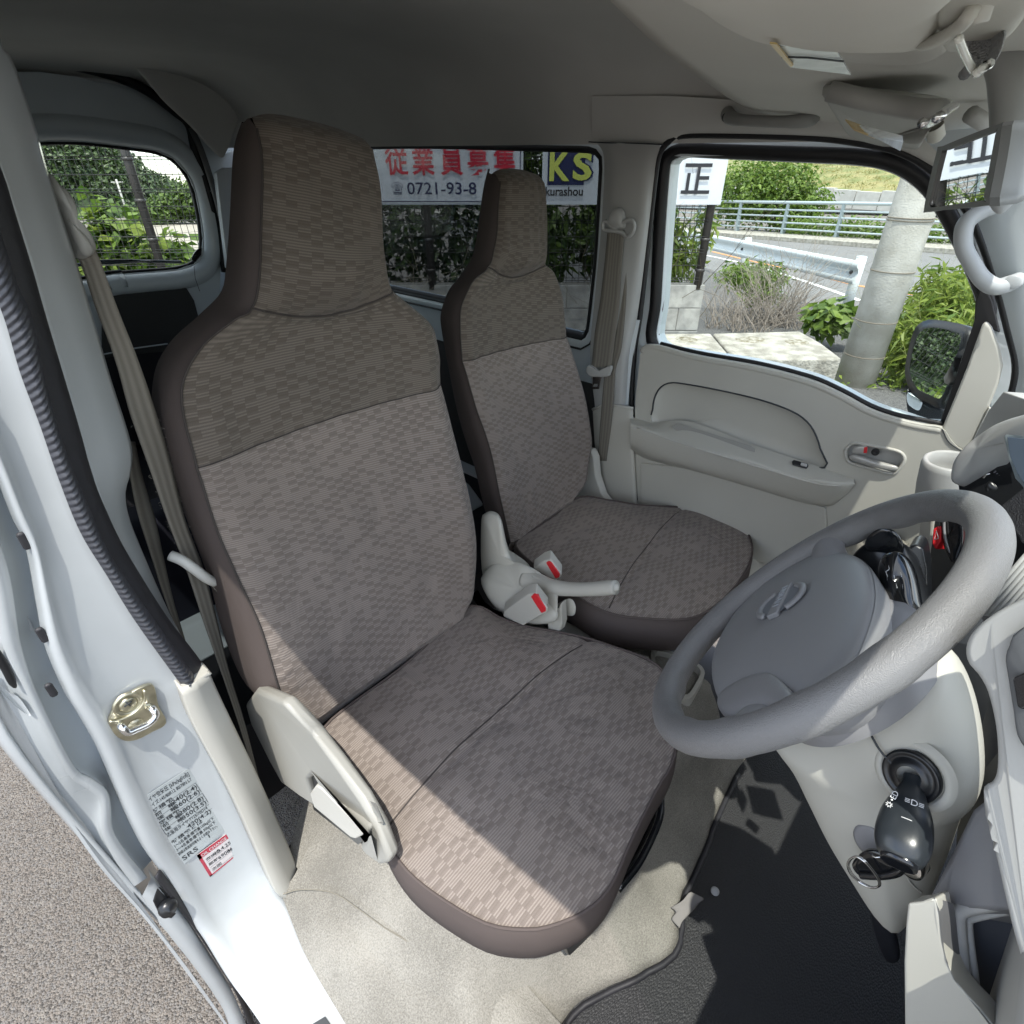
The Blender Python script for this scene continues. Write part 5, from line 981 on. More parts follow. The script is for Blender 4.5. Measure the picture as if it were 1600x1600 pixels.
slab('side_bracket', [(0,0.5221,0.842),(0,0.4999,0.8684),(0.01,0.5016,0.8744),(0.01,0.496,0.8915),(0.01,0.4895,0.838),(0.01,0.4946,0.8111),(0,0.5171,0.8053)], (.02, .0, 0), beige, hb, bevel=.004)
pillow('side_tab', [(0.04,0.5272,0.8474),(0.045,0.4993,0.8785),(0.045,0.4839,0.8704),(0.045,0.4836,0.8441),(0.045,0.4993,0.8305),(0.04,0.5229,0.8319)], .006, beige, hb, n=24, normal=(-.5, -.5, .6), back=.01)
slab('console_floor', [(0.1405,0.5909,0.7),(0.1481,0.5181,0.7),(0.1543,0.4414,0.7),(0.1797,0.3645,0.7),(0.158,0.3468,0.7),(0.0721,0.5259,0.7),(0.058,0.5711,0.7)], (0, 0, -.02), beige, hb, bevel=.004)
for nm, body, redp, lab in (
    ('seat_belt_buckle', [(787,966,0,.0),(787,955,0,.0),(800,945,0,.0),(826,926,0,.0),(840,928,0,.0),(856,952,0,.0),(855,958,0,.0),(846,962,0,.0),(818,978,0,.0),(800,974,0,.0)], [(829,931,0,-.002),(834,927,0,-.002),(840,928,0,-.002),(854,948,0,-.002),(853,955,0,-.002),(846,958,0,-.002)], 'beige belt buckle with a red button, nearest the driver seat'),):
    pass
bk1 = thing('seat_belt_buckle', (0,0.5816,0.8227), 'beige belt buckle with a red button nearer to the driver seat', 'belt buckle', 'seat belt buckles between the seats')
slab('buckle_body', [(-0.035,0.613,0.8105),(-0.035,0.609,0.8296),(-0.04,0.5382,0.9226),(-0.04,0.5189,0.9355),(-0.04,0.4893,0.9142),(-0.04,0.4904,0.9035),(-0.04,0.5042,0.8865),(-0.035,0.5545,0.8225)], (.022, .016, .004), beige_light, bk1, bevel=.003)
slab('release_button', [(-0.0415,0.5319,0.919),(-0.0415,0.5224,0.9328),(-0.0415,0.5144,0.9343),(-0.0415,0.4928,0.9146),(-0.0415,0.4924,0.905),(-0.0415,0.5032,0.8932)], (.014, .010, .0), red_pl, bk1, bevel=.0025)
bk2 = thing('seat_belt_buckle', (0.06,0.5554,0.9151), 'beige belt buckle with a red button on the passenger side of the handbrake', 'belt buckle', 'seat belt buckles between the seats')
slab('buckle_body', [(0.06,0.6111,0.8887),(0.06,0.5818,0.925),(0.06,0.5651,0.9387),(0.06,0.5333,0.9151),(0.06,0.5345,0.9076),(0.06,0.5455,0.8911),(0.06,0.5696,0.8865)], (.022, .016, .004), beige_light, bk2, bevel=.003)
slab('release_button', [(0.058,0.5749,0.9229),(0.058,0.5683,0.9315),(0.058,0.5598,0.9325),(0.058,0.5367,0.9144),(0.058,0.5378,0.9036),(0.058,0.5475,0.8947)], (.014, .010, .0), red_pl, bk2, bevel=.0025)
rc = pillow('recliner_cover', [(0.045,0.7579,0.8344),(0.045,0.7529,0.9549),(0.045,0.7419,0.9785),(0.05,0.7248,0.9902),(0.05,0.7017,0.9903),(0.05,0.6906,0.9687),(0.05,0.6795,0.9261),(0.05,0.6604,0.897),(0.05,0.6081,0.8926),(0.04,0.6551,0.8459),(0.04,0.7372,0.8003)], .028, beige, psn, n=50, normal=(-.6, -.6, .3), back=.05, q=2.6)
slab('belt_anchor_strap', [(-0.03,0.7188,0.8103),(-0.03,0.6929,0.8366),(-0.03,0.6739,0.8143),(-0.03,0.6445,0.8097),(-0.03,0.61,0.8163),(-0.03,0.6217,0.794),(-0.03,0.6891,0.786)], (.0, .004, -.002), beige_light, bk1, bevel=.001)
# cup tray
ct = thing('centre_cup_tray', (0.2545,0.3157,0.6), 'small pale two-cell tray behind the steering wheel rim beside the cushion', 'tray')
lo = [Vector(p) for p in cr([(0.2633,0.3982,0.62),(0.2867,0.3976,0.62),(0.3068,0.3473,0.62),(0.3101,0.2983,0.62),(0.3046,0.2808,0.62),(0.2885,0.2697,0.62),(0.2481,0.264,0.62),(0.2065,0.2618,0.62),(0.1929,0.2767,0.62),(0.1999,0.3224,0.62),(0.224,0.3664,0.62)], 40, True)]
lc = sum(lo, Vector())/40
li = [lc+(p-lc)*.84 for p in lo]
slab('tray_wall', lo, (0, 0, -.13), beige_light, ct, holes=[li], bevel=.002)
slab('tray_floor', [p+Vector((0, 0, -.09)) for p in lo], (0, 0, -.01), beige, ct, bevel=0)
obox('divider', lc+Vector((-.045, -.004, -.09)), (.09, .0, 0), (0, .006, 0), (0, 0, .07), beige_light, ct, bevel=.001)
# ================================================================ STEERING WHEEL
wn_v = Vector((-.0786, .797, .599)).normalized(); wc0 = Vector((-.1392, .0695, 1.2309))
wu = Vector((0, 0, 1)).cross(wn_v).normalized(); wv = wn_v.cross(wu)   # wu: to the driver's left is +x ; wv: up the wheel
if wu.x < 0: wu = -wu
if wv.z < 0: wv = -wv
sw = thing('steering_wheel', tuple(wc0), 'grey leather-grained steering wheel with an embossed oval maker badge', 'steering wheel')
def rimr(a): # grip bumps inside
    return .0168 + .0010*math.cos(2*a)
R_ = .183; rp = []
for i in range(144):
    a = 2*math.pi*i/144; rp.append(wc0+(wu*math.cos(a)+wv*math.sin(a))*R_)
verts = []; faces = []; nn_ = 20
for i in range(144):
    a = 2*math.pi*i/144; rad = (wu*math.cos(a)+wv*math.sin(a))
    for s in range(nn_):
        w = 2*math.pi*s/nn_; r = .0166
        bump_ = 0
        inner = max(0, -math.cos(w)); back = max(0, -math.sin(w))
        # finger grips on the underside, inner edge, lower quarters
        gr = .0032*(inner*.8+back*.5)*max(0, math.sin(a*16))*(1 if (math.sin(a) < .75 and math.sin(a) > -.98) else 0)
        verts.append(rp[i]+rad*math.cos(w)*(r+gr*.4)+wn_v*math.sin(w)*(r+gr))
    for s in range(nn_):
        faces.append((i*nn_+s, i*nn_+(s+1) % nn_, ((i+1) % 144)*nn_+(s+1) % nn_, ((i+1) % 144)*nn_+s))
def leather():
    m, nd, lk, b = new_mat('rim_leather_grain')
    b.inputs['Base Color'].default_value = (.170, .168, .168, 1); b.inputs['Roughness'].default_value = .42
    tc = N(nd, 'TexCoord'); v = N(nd, 'TexVoronoi'); v.inputs['Scale'].default_value = 1000; v.distance = 'EUCLIDEAN'
    nz = N(nd, 'TexNoise'); nz.inputs['Scale'].default_value = 300
    lk.new(tc.outputs['Object'], v.inputs['Vector']); lk.new(tc.outputs['Object'], nz.inputs['Vector'])
    bp = N(nd, 'Bump'); bp.inputs['Strength'].default_value = .5; bp.inputs['Distance'].default_value = .0008
    lk.new(mathn(nd, lk, 'ADD', v.outputs[0], nz.outputs[0]), bp.inputs['Height']); lk.new(bp.outputs[0], b.inputs['Normal'])
    return m
leather_m = leather()
o = mk('rim', verts, faces, leather_m, sw); o.data.flip_normals()
def wp_(x, y, z=0): return wc0+wu*x+wv*y+wn_v*z
# hub pad
pad = [(-0.2413,0.0984,1.1591),(-0.2027,0.1203,1.1349),(-0.1655,0.1363,1.1185),(-0.131,0.1465,1.1094),(-0.0978,0.1532,1.105),(-0.0408,0.1581,1.1059),(0.0145,0.1523,1.1208),(0.0437,0.136,1.1464),(0.0499,0.1131,1.1777),(0.0444,0.0965,1.1991),(0.0312,0.0818,1.2169),(-0.0109,0.0563,1.2453),(-0.0444,0.0399,1.2626),(-0.0825,0.0277,1.2739),(-0.1269,0.0171,1.2822),(-0.1572,0.0122,1.2847),(-0.1907,0.0088,1.2848),(-0.2213,0.0072,1.283),(-0.2347,0.0075,1.2808),(-0.2631,0.0133,1.2693),(-0.2735,0.0298,1.2461),(-0.2643,0.0537,1.2155),(-0.252,0.0769,1.1862)]
PD = cr(pad, 72, True)
slate_pad = mat('airbag_cover_plastic', (.226, .228, .236), .45, bump=.3, bscale=1500, bdist=.00025)
pillow('airbag_cover', [p+wn_v*-.004 for p in PD], .020, slate_pad, sw, n=72, q=3.0, rings=12, normal=tuple(wn_v), smooth_loop=False, cen=tuple(sum(PD, Vector())/72))
sk0 = PD+PD[:1]; pc_ = sum(PD, Vector())/72
gmesh('hub_skirt', [sk0, [pc_+(p-pc_)*1.0+wn_v*-.006 for p in sk0], [pc_+(p-pc_)*.97+wn_v*-.03 for p in sk0], [pc_+(p-pc_)*.85+wn_v*-.055 for p in sk0]], slate, sw)
# spokes (left and right) flowing into the rim
def spoke(sx):
    rows_ = []
    for t, w, z, th in ((.0, .046, -.022, .016), (.3, .040, -.018, .014), (.6, .028, -.010, .012), (.85, .022, -.003, .012), (1.0, .026, 0, .012)):
        x = sx*lerp(.085, R_-.006, t); c = -.012
        rows_.append([wp_(x, c-w, z-th*.3), wp_(x, c-w*.7, z+th*.6), wp_(x, c, z+th), wp_(x, c+w*.7, z+th*.6), wp_(x, c+w, z-th*.3), wp_(x, c+w*.6, z-th), wp_(x, c, z-th*1.2), wp_(x, c-w*.6, z-th), wp_(x, c-w, z-th*.3)])
    return grid_pts(rows_, 28, 16)
gmesh('spoke', spoke(1), slate, sw); gmesh('spoke', spoke(-1), slate, sw)
pillow('spoke_cover', [(-0.246,0.0982,1.1686),(-0.2307,0.0862,1.1867),(-0.2282,0.0694,1.2093),(-0.2368,0.0573,1.2243),(-0.2538,0.0456,1.2376),(-0.2801,0.0307,1.254),(-0.2919,0.0305,1.2527),(-0.2857,0.0488,1.2292),(-0.2875,0.071,1.1995),(-0.2721,0.0877,1.1792)], .012, slate, sw, n=40, normal=tuple(wn_v), back=.01, q=3)
# badge: ring and bar
bc = Vector((-0.1069,0.0957,1.2103)); bzn = wn_v
B = bc + wn_v*.0045
ringp = [B+(wu*math.cos(a)*.0285+wv*math.sin(a)*.0285) for a in [2*math.pi*i/48 for i in range(48)]]
pillow('badge_recess', ringp, .0004, mat('badge_recess_grey', (.15, .16, .18), .5), sw, n=48, normal=tuple(wn_v))
badge = thing  # (badge parts belong to the wheel)
for rng in ((.17, .83), (1.17, 1.83)):
    seg = [B+(wu*math.cos(math.pi*t)+wv*math.sin(math.pi*t))*.0285 for t in [lerp(rng[0], rng[1], i/24) for i in range(25)]]
    seg = [p+wn_v*(.0) for p in seg]
    tube('badge_ring', seg,   .0046, slate_pad, sw, n=8, flat=.6, up=tuple(wn_v))
box('badge_bar', B+wn_v*.0, (.066, .0145, .006), slate_pad, sw, rot=Matrix((wu, wv, wn_v)).transposed(), bevel=.0015)
badge_m = mat('badge_letter_edge', (.30, .32, .35), .4)
text('badge_letters', 'NISSAN', B-wu*-.027+wn_v*.0034-wv*.0038, -wu, wv, .0125, badge_m, sw, depth=.0004, sx=1.05)
# fix handedness of the lettering
# ================================================================ STEERING COLUMN
scn = thing('steering_column', tuple(wc0-wn_v*.2), 'beige steering column shroud below the wheel with ignition and light switch', 'steering column')
# round back cover behind the hub
prof = [(-.035, .072), (-.05, .088), (-.07, .094), (-.09, .092)]
A = []
for d, r in prof:
    A.append([wc0+wn_v*d+wu*(math.cos(a)*r*1.05)+wv*(math.sin(a)*r*.95) for a in [2*math.pi*i/48 for i in range(49)]])
gmesh('hub_back_cover', A, slate, sw)
sideL = [(-0.13,0.0628,1.0578),(-0.13,0.0458,1.0966),(-0.13,0.0176,1.1478),(-0.13,-0.0095,1.2042),(-0.13,-0.0317,1.2407),(-0.13,-0.0525,1.2538),(-0.13,-0.0674,1.2433),(-0.13,-0.0845,1.2213),(-0.13,-0.1008,1.1935),(-0.13,-0.117,1.1596),(-0.13,-0.1286,1.1274),(-0.13,-0.131,1.1068),(-0.13,-0.1284,1.0934),(-0.13,-0.1323,1.0646),(-0.13,-0.1391,1.0251),(-0.13,-0.1453,0.9829),(-0.13,-0.1508,0.9425),(-0.13,-0.1502,0.9034),(-0.13,-0.1492,0.8542),(-0.13,-0.1275,0.8558),(-0.13,-0.0868,0.893),(-0.13,-0.0437,0.9371),(-0.13,-0.0059,0.9844),(-0.13,0.0269,1.0253)]
pillow('shroud', sideL, .070, beige, scn, n=80, rings=16, q=2.3, normal=(-1, 0, 0), back=.06, cen=(-0.13,-0.0634,1.0941))
tube('shroud_joint', [(-0.192,-0.0303,1.1717), (-0.1975,-0.0408,1.1657), (-0.2005,-0.0545,1.1595)], .0012, dark_print, scn, n=5, smooth_pts=20)
tube('shroud_joint', [(-0.192,-0.1107,1.0182), (-0.187,-0.1199,1.0033), (-0.176,-0.1337,0.9845)], .0011, beige_light, scn, n=5, smooth_pts=20)
# moulded collar and boss
bp0 = Vector((-0.203,-0.0698,1.1613)); bdir = Vector((-.80, .20, .05)).normalized()
bdir = Vector((-.86, .25, .28)).normalized()
lathe('stalk_collar', bp0-bdir*.006, bdir, [(0, .034), (.004, .031), (.005, .026), (.0, .024)], beige, scn, n=40)
lathe('stalk_boss', bp0, bdir, [(-.004, .0235), (.003, .0235), (.004, .021), (.0025, .0195), (.0025, .017), (.005, .0155), (.006, .010)], black_plastic, scn, n=40)
ls = thing('light_switch_stalk', tuple(bp0), 'black light switch stalk with white symbols sticking out of the column shroud', 'control stalk')
tipd = Vector((-0.275,-0.0842,1.1324)); b0 = Vector((-0.2,-0.0728,1.1569))
ax = (tipd-b0); Ls_ = ax.length; axn = ax.normalized()
su = axn.cross(Vector((-.68, 0, 1.65))-b0).normalized(); sv_ = su.cross(axn).normalized()
prof = [(0, .0085, .0085), (.08, .0085, .008), (.2, .0115, .010), (.35, .0165, .014), (.5, .0200, .017), (.68, .0215, .0185), (.82, .0205, .018), (.93, .0170, .015), (.97, .014, .0125)]
A = []
for t, ru, rv in prof:
    A.append([b0+axn*(Ls_*t)+su*ru*math.copysign(abs(math.cos(a))**.8, math.cos(a))+sv_*rv*math.copysign(abs(math.sin(a))**.8, math.sin(a)) for a in [2*math.pi*i/36 for i in range(37)]])
blackst = mat('satin_black_stalk', (.022, .026, .030), .28, bump=.03, bscale=600)
gmesh('stalk_body', grid_pts(A, 37, 40, f=lambda r, n: r), blackst, ls)
pillow('stalk_end_face', [p for p in A[-1][:-1]], .0045, black_gloss, ls, n=36, normal=tuple(axn), q=6)
t_ = .585
tube('joint_line', [b0+axn*(Ls_*t_)+su*.0208*math.cos(a)+sv_*.0178*math.sin(a) for a in [math.pi*i/30 for i in range(31)]], .0004, white_print, ls, n=4)
q0 = b0+axn*(Ls_*.40)+sv_*.0150
text('symbols', '≡D≡', q0+su*.004, (axn*-.25+su*-1).normalized() if False else su*-1, -axn, .0078, white_print, ls, depth=.0001)
text('symbols', '☼•ED', b0+axn*(Ls_*.56)+sv_*.0176+su*.0125, (axn*-.9+su*-.2).normalized(), (su*1-axn*.2).normalized(), .0065, white_print, ls, depth=.0001)
# ignition lock, key, ring
ky = thing('ignition_key', (-0.22,-0.0934,1.0448), 'black key with a steel split ring hanging in the ignition lock', 'key')
lathe('lock_disc', (-0.203,-0.0723,1.0469), (-.9, .3, .2), [(-.01, .018), (.002, .0175), (.003, .014), (.0035, .0)], slate, ky, n=28)
lathe('lock_ring', (-0.203,-0.1078,1.0488), (-.9, .25, .1), [(-.01, .0125), (.004, .0125), (.005, .010), (.004, .0)], chrome, ky, n=28)
pillow('key_head', [(-0.225,-0.0661,1.0262),(-0.225,-0.0662,1.0459),(-0.225,-0.0703,1.063),(-0.225,-0.0794,1.0706),(-0.225,-0.0912,1.0722),(-0.225,-0.0984,1.0702),(-0.225,-0.0998,1.0546),(-0.225,-0.0936,1.0389),(-0.225,-0.0835,1.025),(-0.225,-0.0749,1.0176)], .006, black_gloss, ky, n=40, normal=(-.9, .2, .3), back=.006, q=3)
tube('key_edge', [(-0.232,-0.0755,1.0273),(-0.232,-0.0878,1.0443),(-0.232,-0.0961,1.0619),(-0.232,-0.098,1.0758),(-0.232,-0.0972,1.088)], .0035, black_gloss, ky, n=8, smooth_pts=24)
tube('key_slot', [(-0.232,-0.0738,1.0648),(-0.232,-0.077,1.0656),(-0.232,-0.0799,1.0708)], .0008, chrome, ky, n=5)
rcn = [(-0.235,-0.0627,1.0345), (-0.235,-0.0616,1.046), (-0.236,-0.0646,1.0568), (-0.237,-0.0719,1.0585), (-0.236,-0.0806,1.0518), (-0.235,-0.0882,1.0434), (-0.234,-0.0912,1.0331), (-0.233,-0.0873,1.0227), (-0.232,-0.0784,1.0181), (-0.233,-0.0694,1.0225)]
tube('split_ring', rcn, .0011, chrome, ky, n=8, smooth_pts=60, closed=True)
tube('split_ring', [Vector(p)+Vector((-.0018, .0008, .0006)) for p in rcn], .0010, chrome, ky, n=8, smooth_pts=60, closed=True)
# moulded recycling mark on the shroud
mk_l = [[(1309,1196),(1318,1216),(1326,1234)],[(1318,1194),(1326,1211),(1338,1220)],[(1309,1196),(1318,1194)],[(1314,1205),(1323,1203)],[(1318,1214),(1327,1212)],[(1326,1234),(1346,1236)],[(1334,1212),(1346,1220),(1347,1230)],[(1316,1222),(1326,1228)],[(1328,1220),(1336,1230)]]
for L_ in ([(-0.178,-0.018,1.0948),(-0.178,-0.0276,1.0816),(-0.178,-0.0364,1.0697)], [(-0.18,-0.0218,1.1033),(-0.18,-0.03,1.0925),(-0.18,-0.0381,1.0907)], [(-0.178,-0.018,1.0948),(-0.178,-0.0218,1.1011)], [(-0.179,-0.023,1.0896),(-0.179,-0.0268,1.096)], [(-0.181,-0.0359,1.0741),(-0.181,-0.046,1.082)], [(-0.183,-0.0339,1.099),(-0.183,-0.0416,1.0981),(-0.183,-0.0447,1.09)], [(-0.182,-0.0333,1.0878),(-0.182,-0.0397,1.0832)]):
    tube('moulded_mark', L_, .0007, beige_light, scn, n=4)
# wiper stalk and shifter behind the wheel
ws_ = thing('wiper_switch_stalk', (-0.04,0.0023,1.244), 'black wiper stalk with white lettering seen through the steering wheel', 'control stalk')
so = [(-0.03,0.0264,1.2541),(-0.03,0.027,1.2719),(-0.03,0.0187,1.2814),(-0.03,0.0088,1.2777),(-0.04,-0.0034,1.2671),(-0.06,-0.0142,1.2573),(-0.08,-0.0231,1.2494),(-0.09,-0.0212,1.2419),(-0.08,-0.0064,1.2435),(-0.05,0.0121,1.2401)]
pillow('stalk_body', so, .016, black_gloss, ws_, n=44, normal=(-.8, .45, .4), back=.02, q=2.6)
def snap(o, p):
    from mathutils.bvhtree import BVHTree
    bv = BVHTree.FromPolygons([v.co.copy() for v in o.data.vertices], [tuple(f.vertices) for f in o.data.polygons])
    c = Vector(cam.location); h = bv.ray_cast(c, (Vector(p)-c).normalized())
    return Vector(p) if h[0] is None else h[0]-(Vector(p)-c).normalized()*.0012
wsb = [o_ for o_ in ws_.children][0]
wX = (Vector((-0.05,0.0019,1.2396))-Vector((-0.05,0.0208,1.2688))).normalized()
for s, px in (('REAR', (-0.052,0.0183,1.2704)), ('ON', (-0.058,0.0106,1.2659)), ('OFF', (-0.058,0.0158,1.2612)), ('WASH', (-0.066,0.0048,1.2608))):
    Yv = Vector((-0.055,0.0138,1.2605))-Vector((-0.055,0.0179,1.2537))
    text('lettering', s, snap(wsb, px), wX, (Vector((.25, .45, .85))).normalized(), .0068, white_print, ws_, depth=.0001)
tube('bracket_line', [snap(wsb, p) for p in [(-0.056,0.018,1.2721),(-0.056,0.0199,1.2684),(-0.056,0.0164,1.2632)]], .0004, white_print, ws_, n=4)
for px in ((-0.058,0.0057,1.2712), (-0.064,0.0002,1.2621)):
    text('symbols', '◫', snap(wsb, px), wX, (.25, .45, .85), .007, white_print, ws_, depth=.0001)
sl = thing('gear_selector', (0.05,0.0261,1.2256), 'glossy black gear selector knob and housing behind the steering wheel', 'gear lever')
pillow('housing', [(0.05,0.0592,1.1938),(0.05,0.0603,1.2101),(0.05,0.0554,1.2259),(0.05,0.0449,1.244),(0.05,0.0278,1.2522),(0.05,0.0147,1.2461),(0.04,0.0024,1.2337),(0.02,-0.0228,1.2006),(0,-0.0393,1.1633),(0,-0.0001,1.1797),(0.04,0.0408,1.1874)], .02, black_plastic, sl, n=50, normal=(-.7, .5, .5), back=.05, q=2.6)
pillow('knob', [(0.03,0.0523,1.2373),(0.03,0.0503,1.2539),(0.03,0.0405,1.267),(0.03,0.0274,1.2685),(0.03,0.0179,1.26),(0.03,0.017,1.2491),(0.03,0.0253,1.2411),(0.03,0.039,1.2361)], .020, black_gloss, sl, n=36, normal=(-.5, .3, .8), back=.02)
slab('selector_gate', [(0.08,0.0138,1.2292),(0.08,0.0082,1.2379),(0.08,-0.0006,1.2363),(0.07,-0.014,1.2149),(0.06,-0.0359,1.1607),(0.06,-0.0034,1.2049)], (.05, .0, -.01), black_plastic, sl, bevel=.004)

# ================================================================ DASHBOARD
db = thing('dashboard', (.2, -.2, .9), 'grey and beige dashboard running to the passenger door with a hooded dark centre', 'dashboard')
DN = Vector((-.45, .87, .2))
def DP(l): return l
slab('dash_body', [(-.58, -.16, 1.17), (-.58, -.20, .98), (-.58, -.27, .82), (-.58, -.50, .74), (-.58, -.50, 1.20), (-.58, -.30, 1.22)], (1.18, 0, 0), grey_dash, db, bevel=.02)
# side end wall below the pillar
slab('end_panel', [(0.46,-0.0034,1.3359),(0.42,-0.0318,1.3411),(0.4,-0.0796,1.3344),(0.4,-0.0851,1.2857),(0.45,-0.0298,1.2718),(0.5,-0.0068,1.2087),(0.53,0.0031,1.2042),(0.52,0.0017,1.2853)], (.03, -.05, 0), grey_dash, db, bevel=.004)
# sweeping pale hood over the centre
pillow('hood', [(0.25,-0.0023,1.2577),(0.25,0.0033,1.2732),(0.25,0.0048,1.2898),(0.25,0.0011,1.3098),(0.25,-0.0079,1.3317),(0.24,-0.0193,1.355),(0.23,-0.0347,1.3732),(0.2,-0.0619,1.4),(0.2,-0.0686,1.3696),(0.22,-0.047,1.3438),(0.23,-0.0357,1.322),(0.24,-0.0256,1.2878),(0.25,-0.0148,1.2585)], .012, grey_dash, db, n=60, normal=tuple(DN), back=.05, q=4, cen=(0.24,-0.0157,1.3161))
# dark recess under it with ribbed vent
slab('centre_recess', [(0.27,-0.0033,1.2486),(0.25,-0.0365,1.3147),(0.2,-0.0767,1.3639),(0.1,-0.1604,1.1711),(0.12,-0.082,1.2119),(0.2,-0.0202,1.2409)], (.05, -.08, -.02), black_plastic, db, bevel=.004)
for k in range(7):
    a, b = Vector((0.235,-0.0282,1.2691)), Vector((0.235,-0.0352,1.2953)); d = Vector((0.225,-0.0473,1.259))-a
    tube('vent_louvre', [a+d*(k/7), b+d*(k/7)], .0012, mat('vent_grey', (.09, .09, .1), .4) if k == 0 else bpy.data.materials['vent_grey'], db, n=5)
pillow('vent_knob', [(0.225,-0.0347,1.2759),(0.225,-0.0363,1.2843),(0.22,-0.0463,1.2777),(0.22,-0.0481,1.2656),(0.22,-0.0402,1.2683)], .006, black_plastic, db, n=20, normal=tuple(DN))
tube('vent_highlight', [(0.228,-0.0269,1.2844),(0.228,-0.0278,1.2896),(0.228,-0.0308,1.2926)], .0016, chrome, db, n=6, smooth_pts=12)
slab('vent_grid', [(0.18,-0.0532,1.2743),(0.17,-0.0641,1.3109),(0.15,-0.095,1.2969),(0.14,-0.1124,1.2553),(0.15,-0.0876,1.2472)], (.03, -.04, 0), mat('mesh_grey', (.06, .06, .065), .5, bump=1, bscale=500, vor=True), db, bevel=.003)
# navigation screen, tilted, facing up
ns = thing('dash_screen', (0.1,-0.0428,1.3651), 'pale blue reflecting screen in a grey frame on top of the dashboard', 'screen')
SL = [(0.12,-0.0217,1.3809),(0.12,-0.0232,1.3845),(0.11,-0.0298,1.3892),(0.08,-0.075,1.4058),(0.05,-0.0979,1.3533),(0.08,-0.0604,1.3416),(0.09,-0.0494,1.3492),(0.11,-0.0358,1.3604)]
slab('screen_frame', SL, (.02, -.03, -.015), mat('screen_frame_grey', (.28, .32, .33), .35), ns, bevel=.004)
S2_ = [Vector(p)+Vector((-.002, .003, .002)) for p in [(0.116,-0.0275,1.3817),(0.08,-0.0766,1.402),(0.05,-0.0958,1.3584),(0.08,-0.0592,1.3475),(0.09,-0.0497,1.3541),(0.108,-0.0382,1.3636)]]
slab('screen_glass', S2_, (.002, -.003, -.0015), mat('screen_face', (.10, .13, .17), .12, coat=.5), ns, bevel=.001)
# cup holder
ch = thing('dash_cup_holder', (0.42,0.0143,1.198), 'round grey pull-out cup holder at the end of the dashboard', 'cup holder')
cc_ = Vector((0.42,0.0171,1.2235)); rx = .032
prof = [(-.085, .034), (-.05, .038), (-.012, .040), (-.003, .0385), (0, .035), (-.003, .0315), (-.02, .030), (-.06, .028), (-.06, .0)]
lathe('cup', cc_, (-.08, .10, 1), prof, grey_dash, ch, n=44)
slab('cup_arm', [(0.45,0.0375,1.1553),(0.45,0.0438,1.1877),(0.43,0.0206,1.1854),(0.4,-0.0061,1.1994),(0.4,-0.0209,1.1588),(0.45,0.0244,1.1029)], (.05, -.04, -.02), grey_dash, ch, bevel=.004)
# lower dash behind the wheel
slab('glovebox', [(0.5,0.1426,0.9332),(0.46,0.0194,1.1003),(0.4,-0.0012,1.1377),(0.3,-0.0792,0.9641),(0.44,0.0758,0.9319)], (.02, -.10, -.02), beige, db, bevel=.004)
slab('glovebox_side', [(0.34,0.0207,1.1417),(0.32,0.0079,1.1669),(0.31,-0.0138,1.0996),(0.33,0.0055,1.0918)], (.03, -.06, 0), beige_light, db, bevel=.004)
slab('centre_stack', [(0.26,0.0071,1.1949),(0.2,-0.0326,1.2462),(0.12,-0.0713,1.206),(0.08,-0.0652,1.1653),(0.1,-0.0478,1.1056),(0.2,-0.0199,1.1294)], (.06, -.08, 0), black_plastic, db, bevel=.01)
pillow('audio_bezel', [(0.2,-0.0049,1.2258),(0.18,-0.0217,1.2449),(0.17,-0.0385,1.2124),(0.16,-0.0412,1.1873),(0.17,-0.0303,1.189),(0.19,-0.0165,1.2019)], .004, black_gloss, db, n=30, normal=tuple(DN), q=5)
tube('bezel_edge', [(0.19,-0.0061,1.2333),(0.18,-0.016,1.2122),(0.17,-0.027,1.1982),(0.165,-0.0357,1.1924)], .0018, slate, db, n=6, smooth_pts=20)
slab('hazard_button', [(0.19,-0.0009,1.2097),(0.19,-0.0051,1.217),(0.19,-0.01,1.2139),(0.185,-0.0161,1.1989),(0.18,-0.0135,1.1849),(0.185,-0.008,1.1895)], (.012, -.014, 0), red_pl, db, bevel=.002)
text('hazard_mark', '△', (0.183,-0.0083,1.1962), (Vector((.3, .2, 1))).normalized(), (Vector((-.8, -.4, .2))).normalized(), .016, white_print, db, depth=.0001)
fl2 = grid('speaker_cloth', [[(0.48,0.1768,0.8885),(0.48,0.1402,0.9453),(0.48,0.1005,0.9973),(0.48,0.072,1.0353)], [(0.4,0.1114,0.8859),(0.4,0.0809,0.9452),(0.4,0.0528,0.9997),(0.4,0.0203,1.0602)]], mat('speaker_mesh', (.42, .40, .34), .8, bump=1.5, bscale=520, vor=True, bdist=.002), db, nu=12, nv=6, solid=.004)
# ribbed shelf to the right of the wheel rim
slab('top_shelf', [(0.02,-0.0855,1.2001),(0.02,-0.0802,1.2445),(0.02,-0.0788,1.3045),(0.02,-0.1016,1.3468),(-0.02,-0.1322,1.2766),(-0.02,-0.105,1.2463)], (.03, -.04, -.02), grey_dash, db, bevel=.004)
for k in range(6):
    a = Vector((-0.02,-0.0842,1.2235)); b = Vector((-0.01,-0.097,1.3146)); d = (Vector((-0.03,-0.0964,1.216))-a)
    e = Vector((0,-0.0499,1.2395))
    tube('shelf_rib', [a+d*(k*.28-.9)+Vector((0, .004, .006)), b+d*(k*.28-.9)+Vector((0, .004, .006))], .0028, grey_dash, db, n=6)
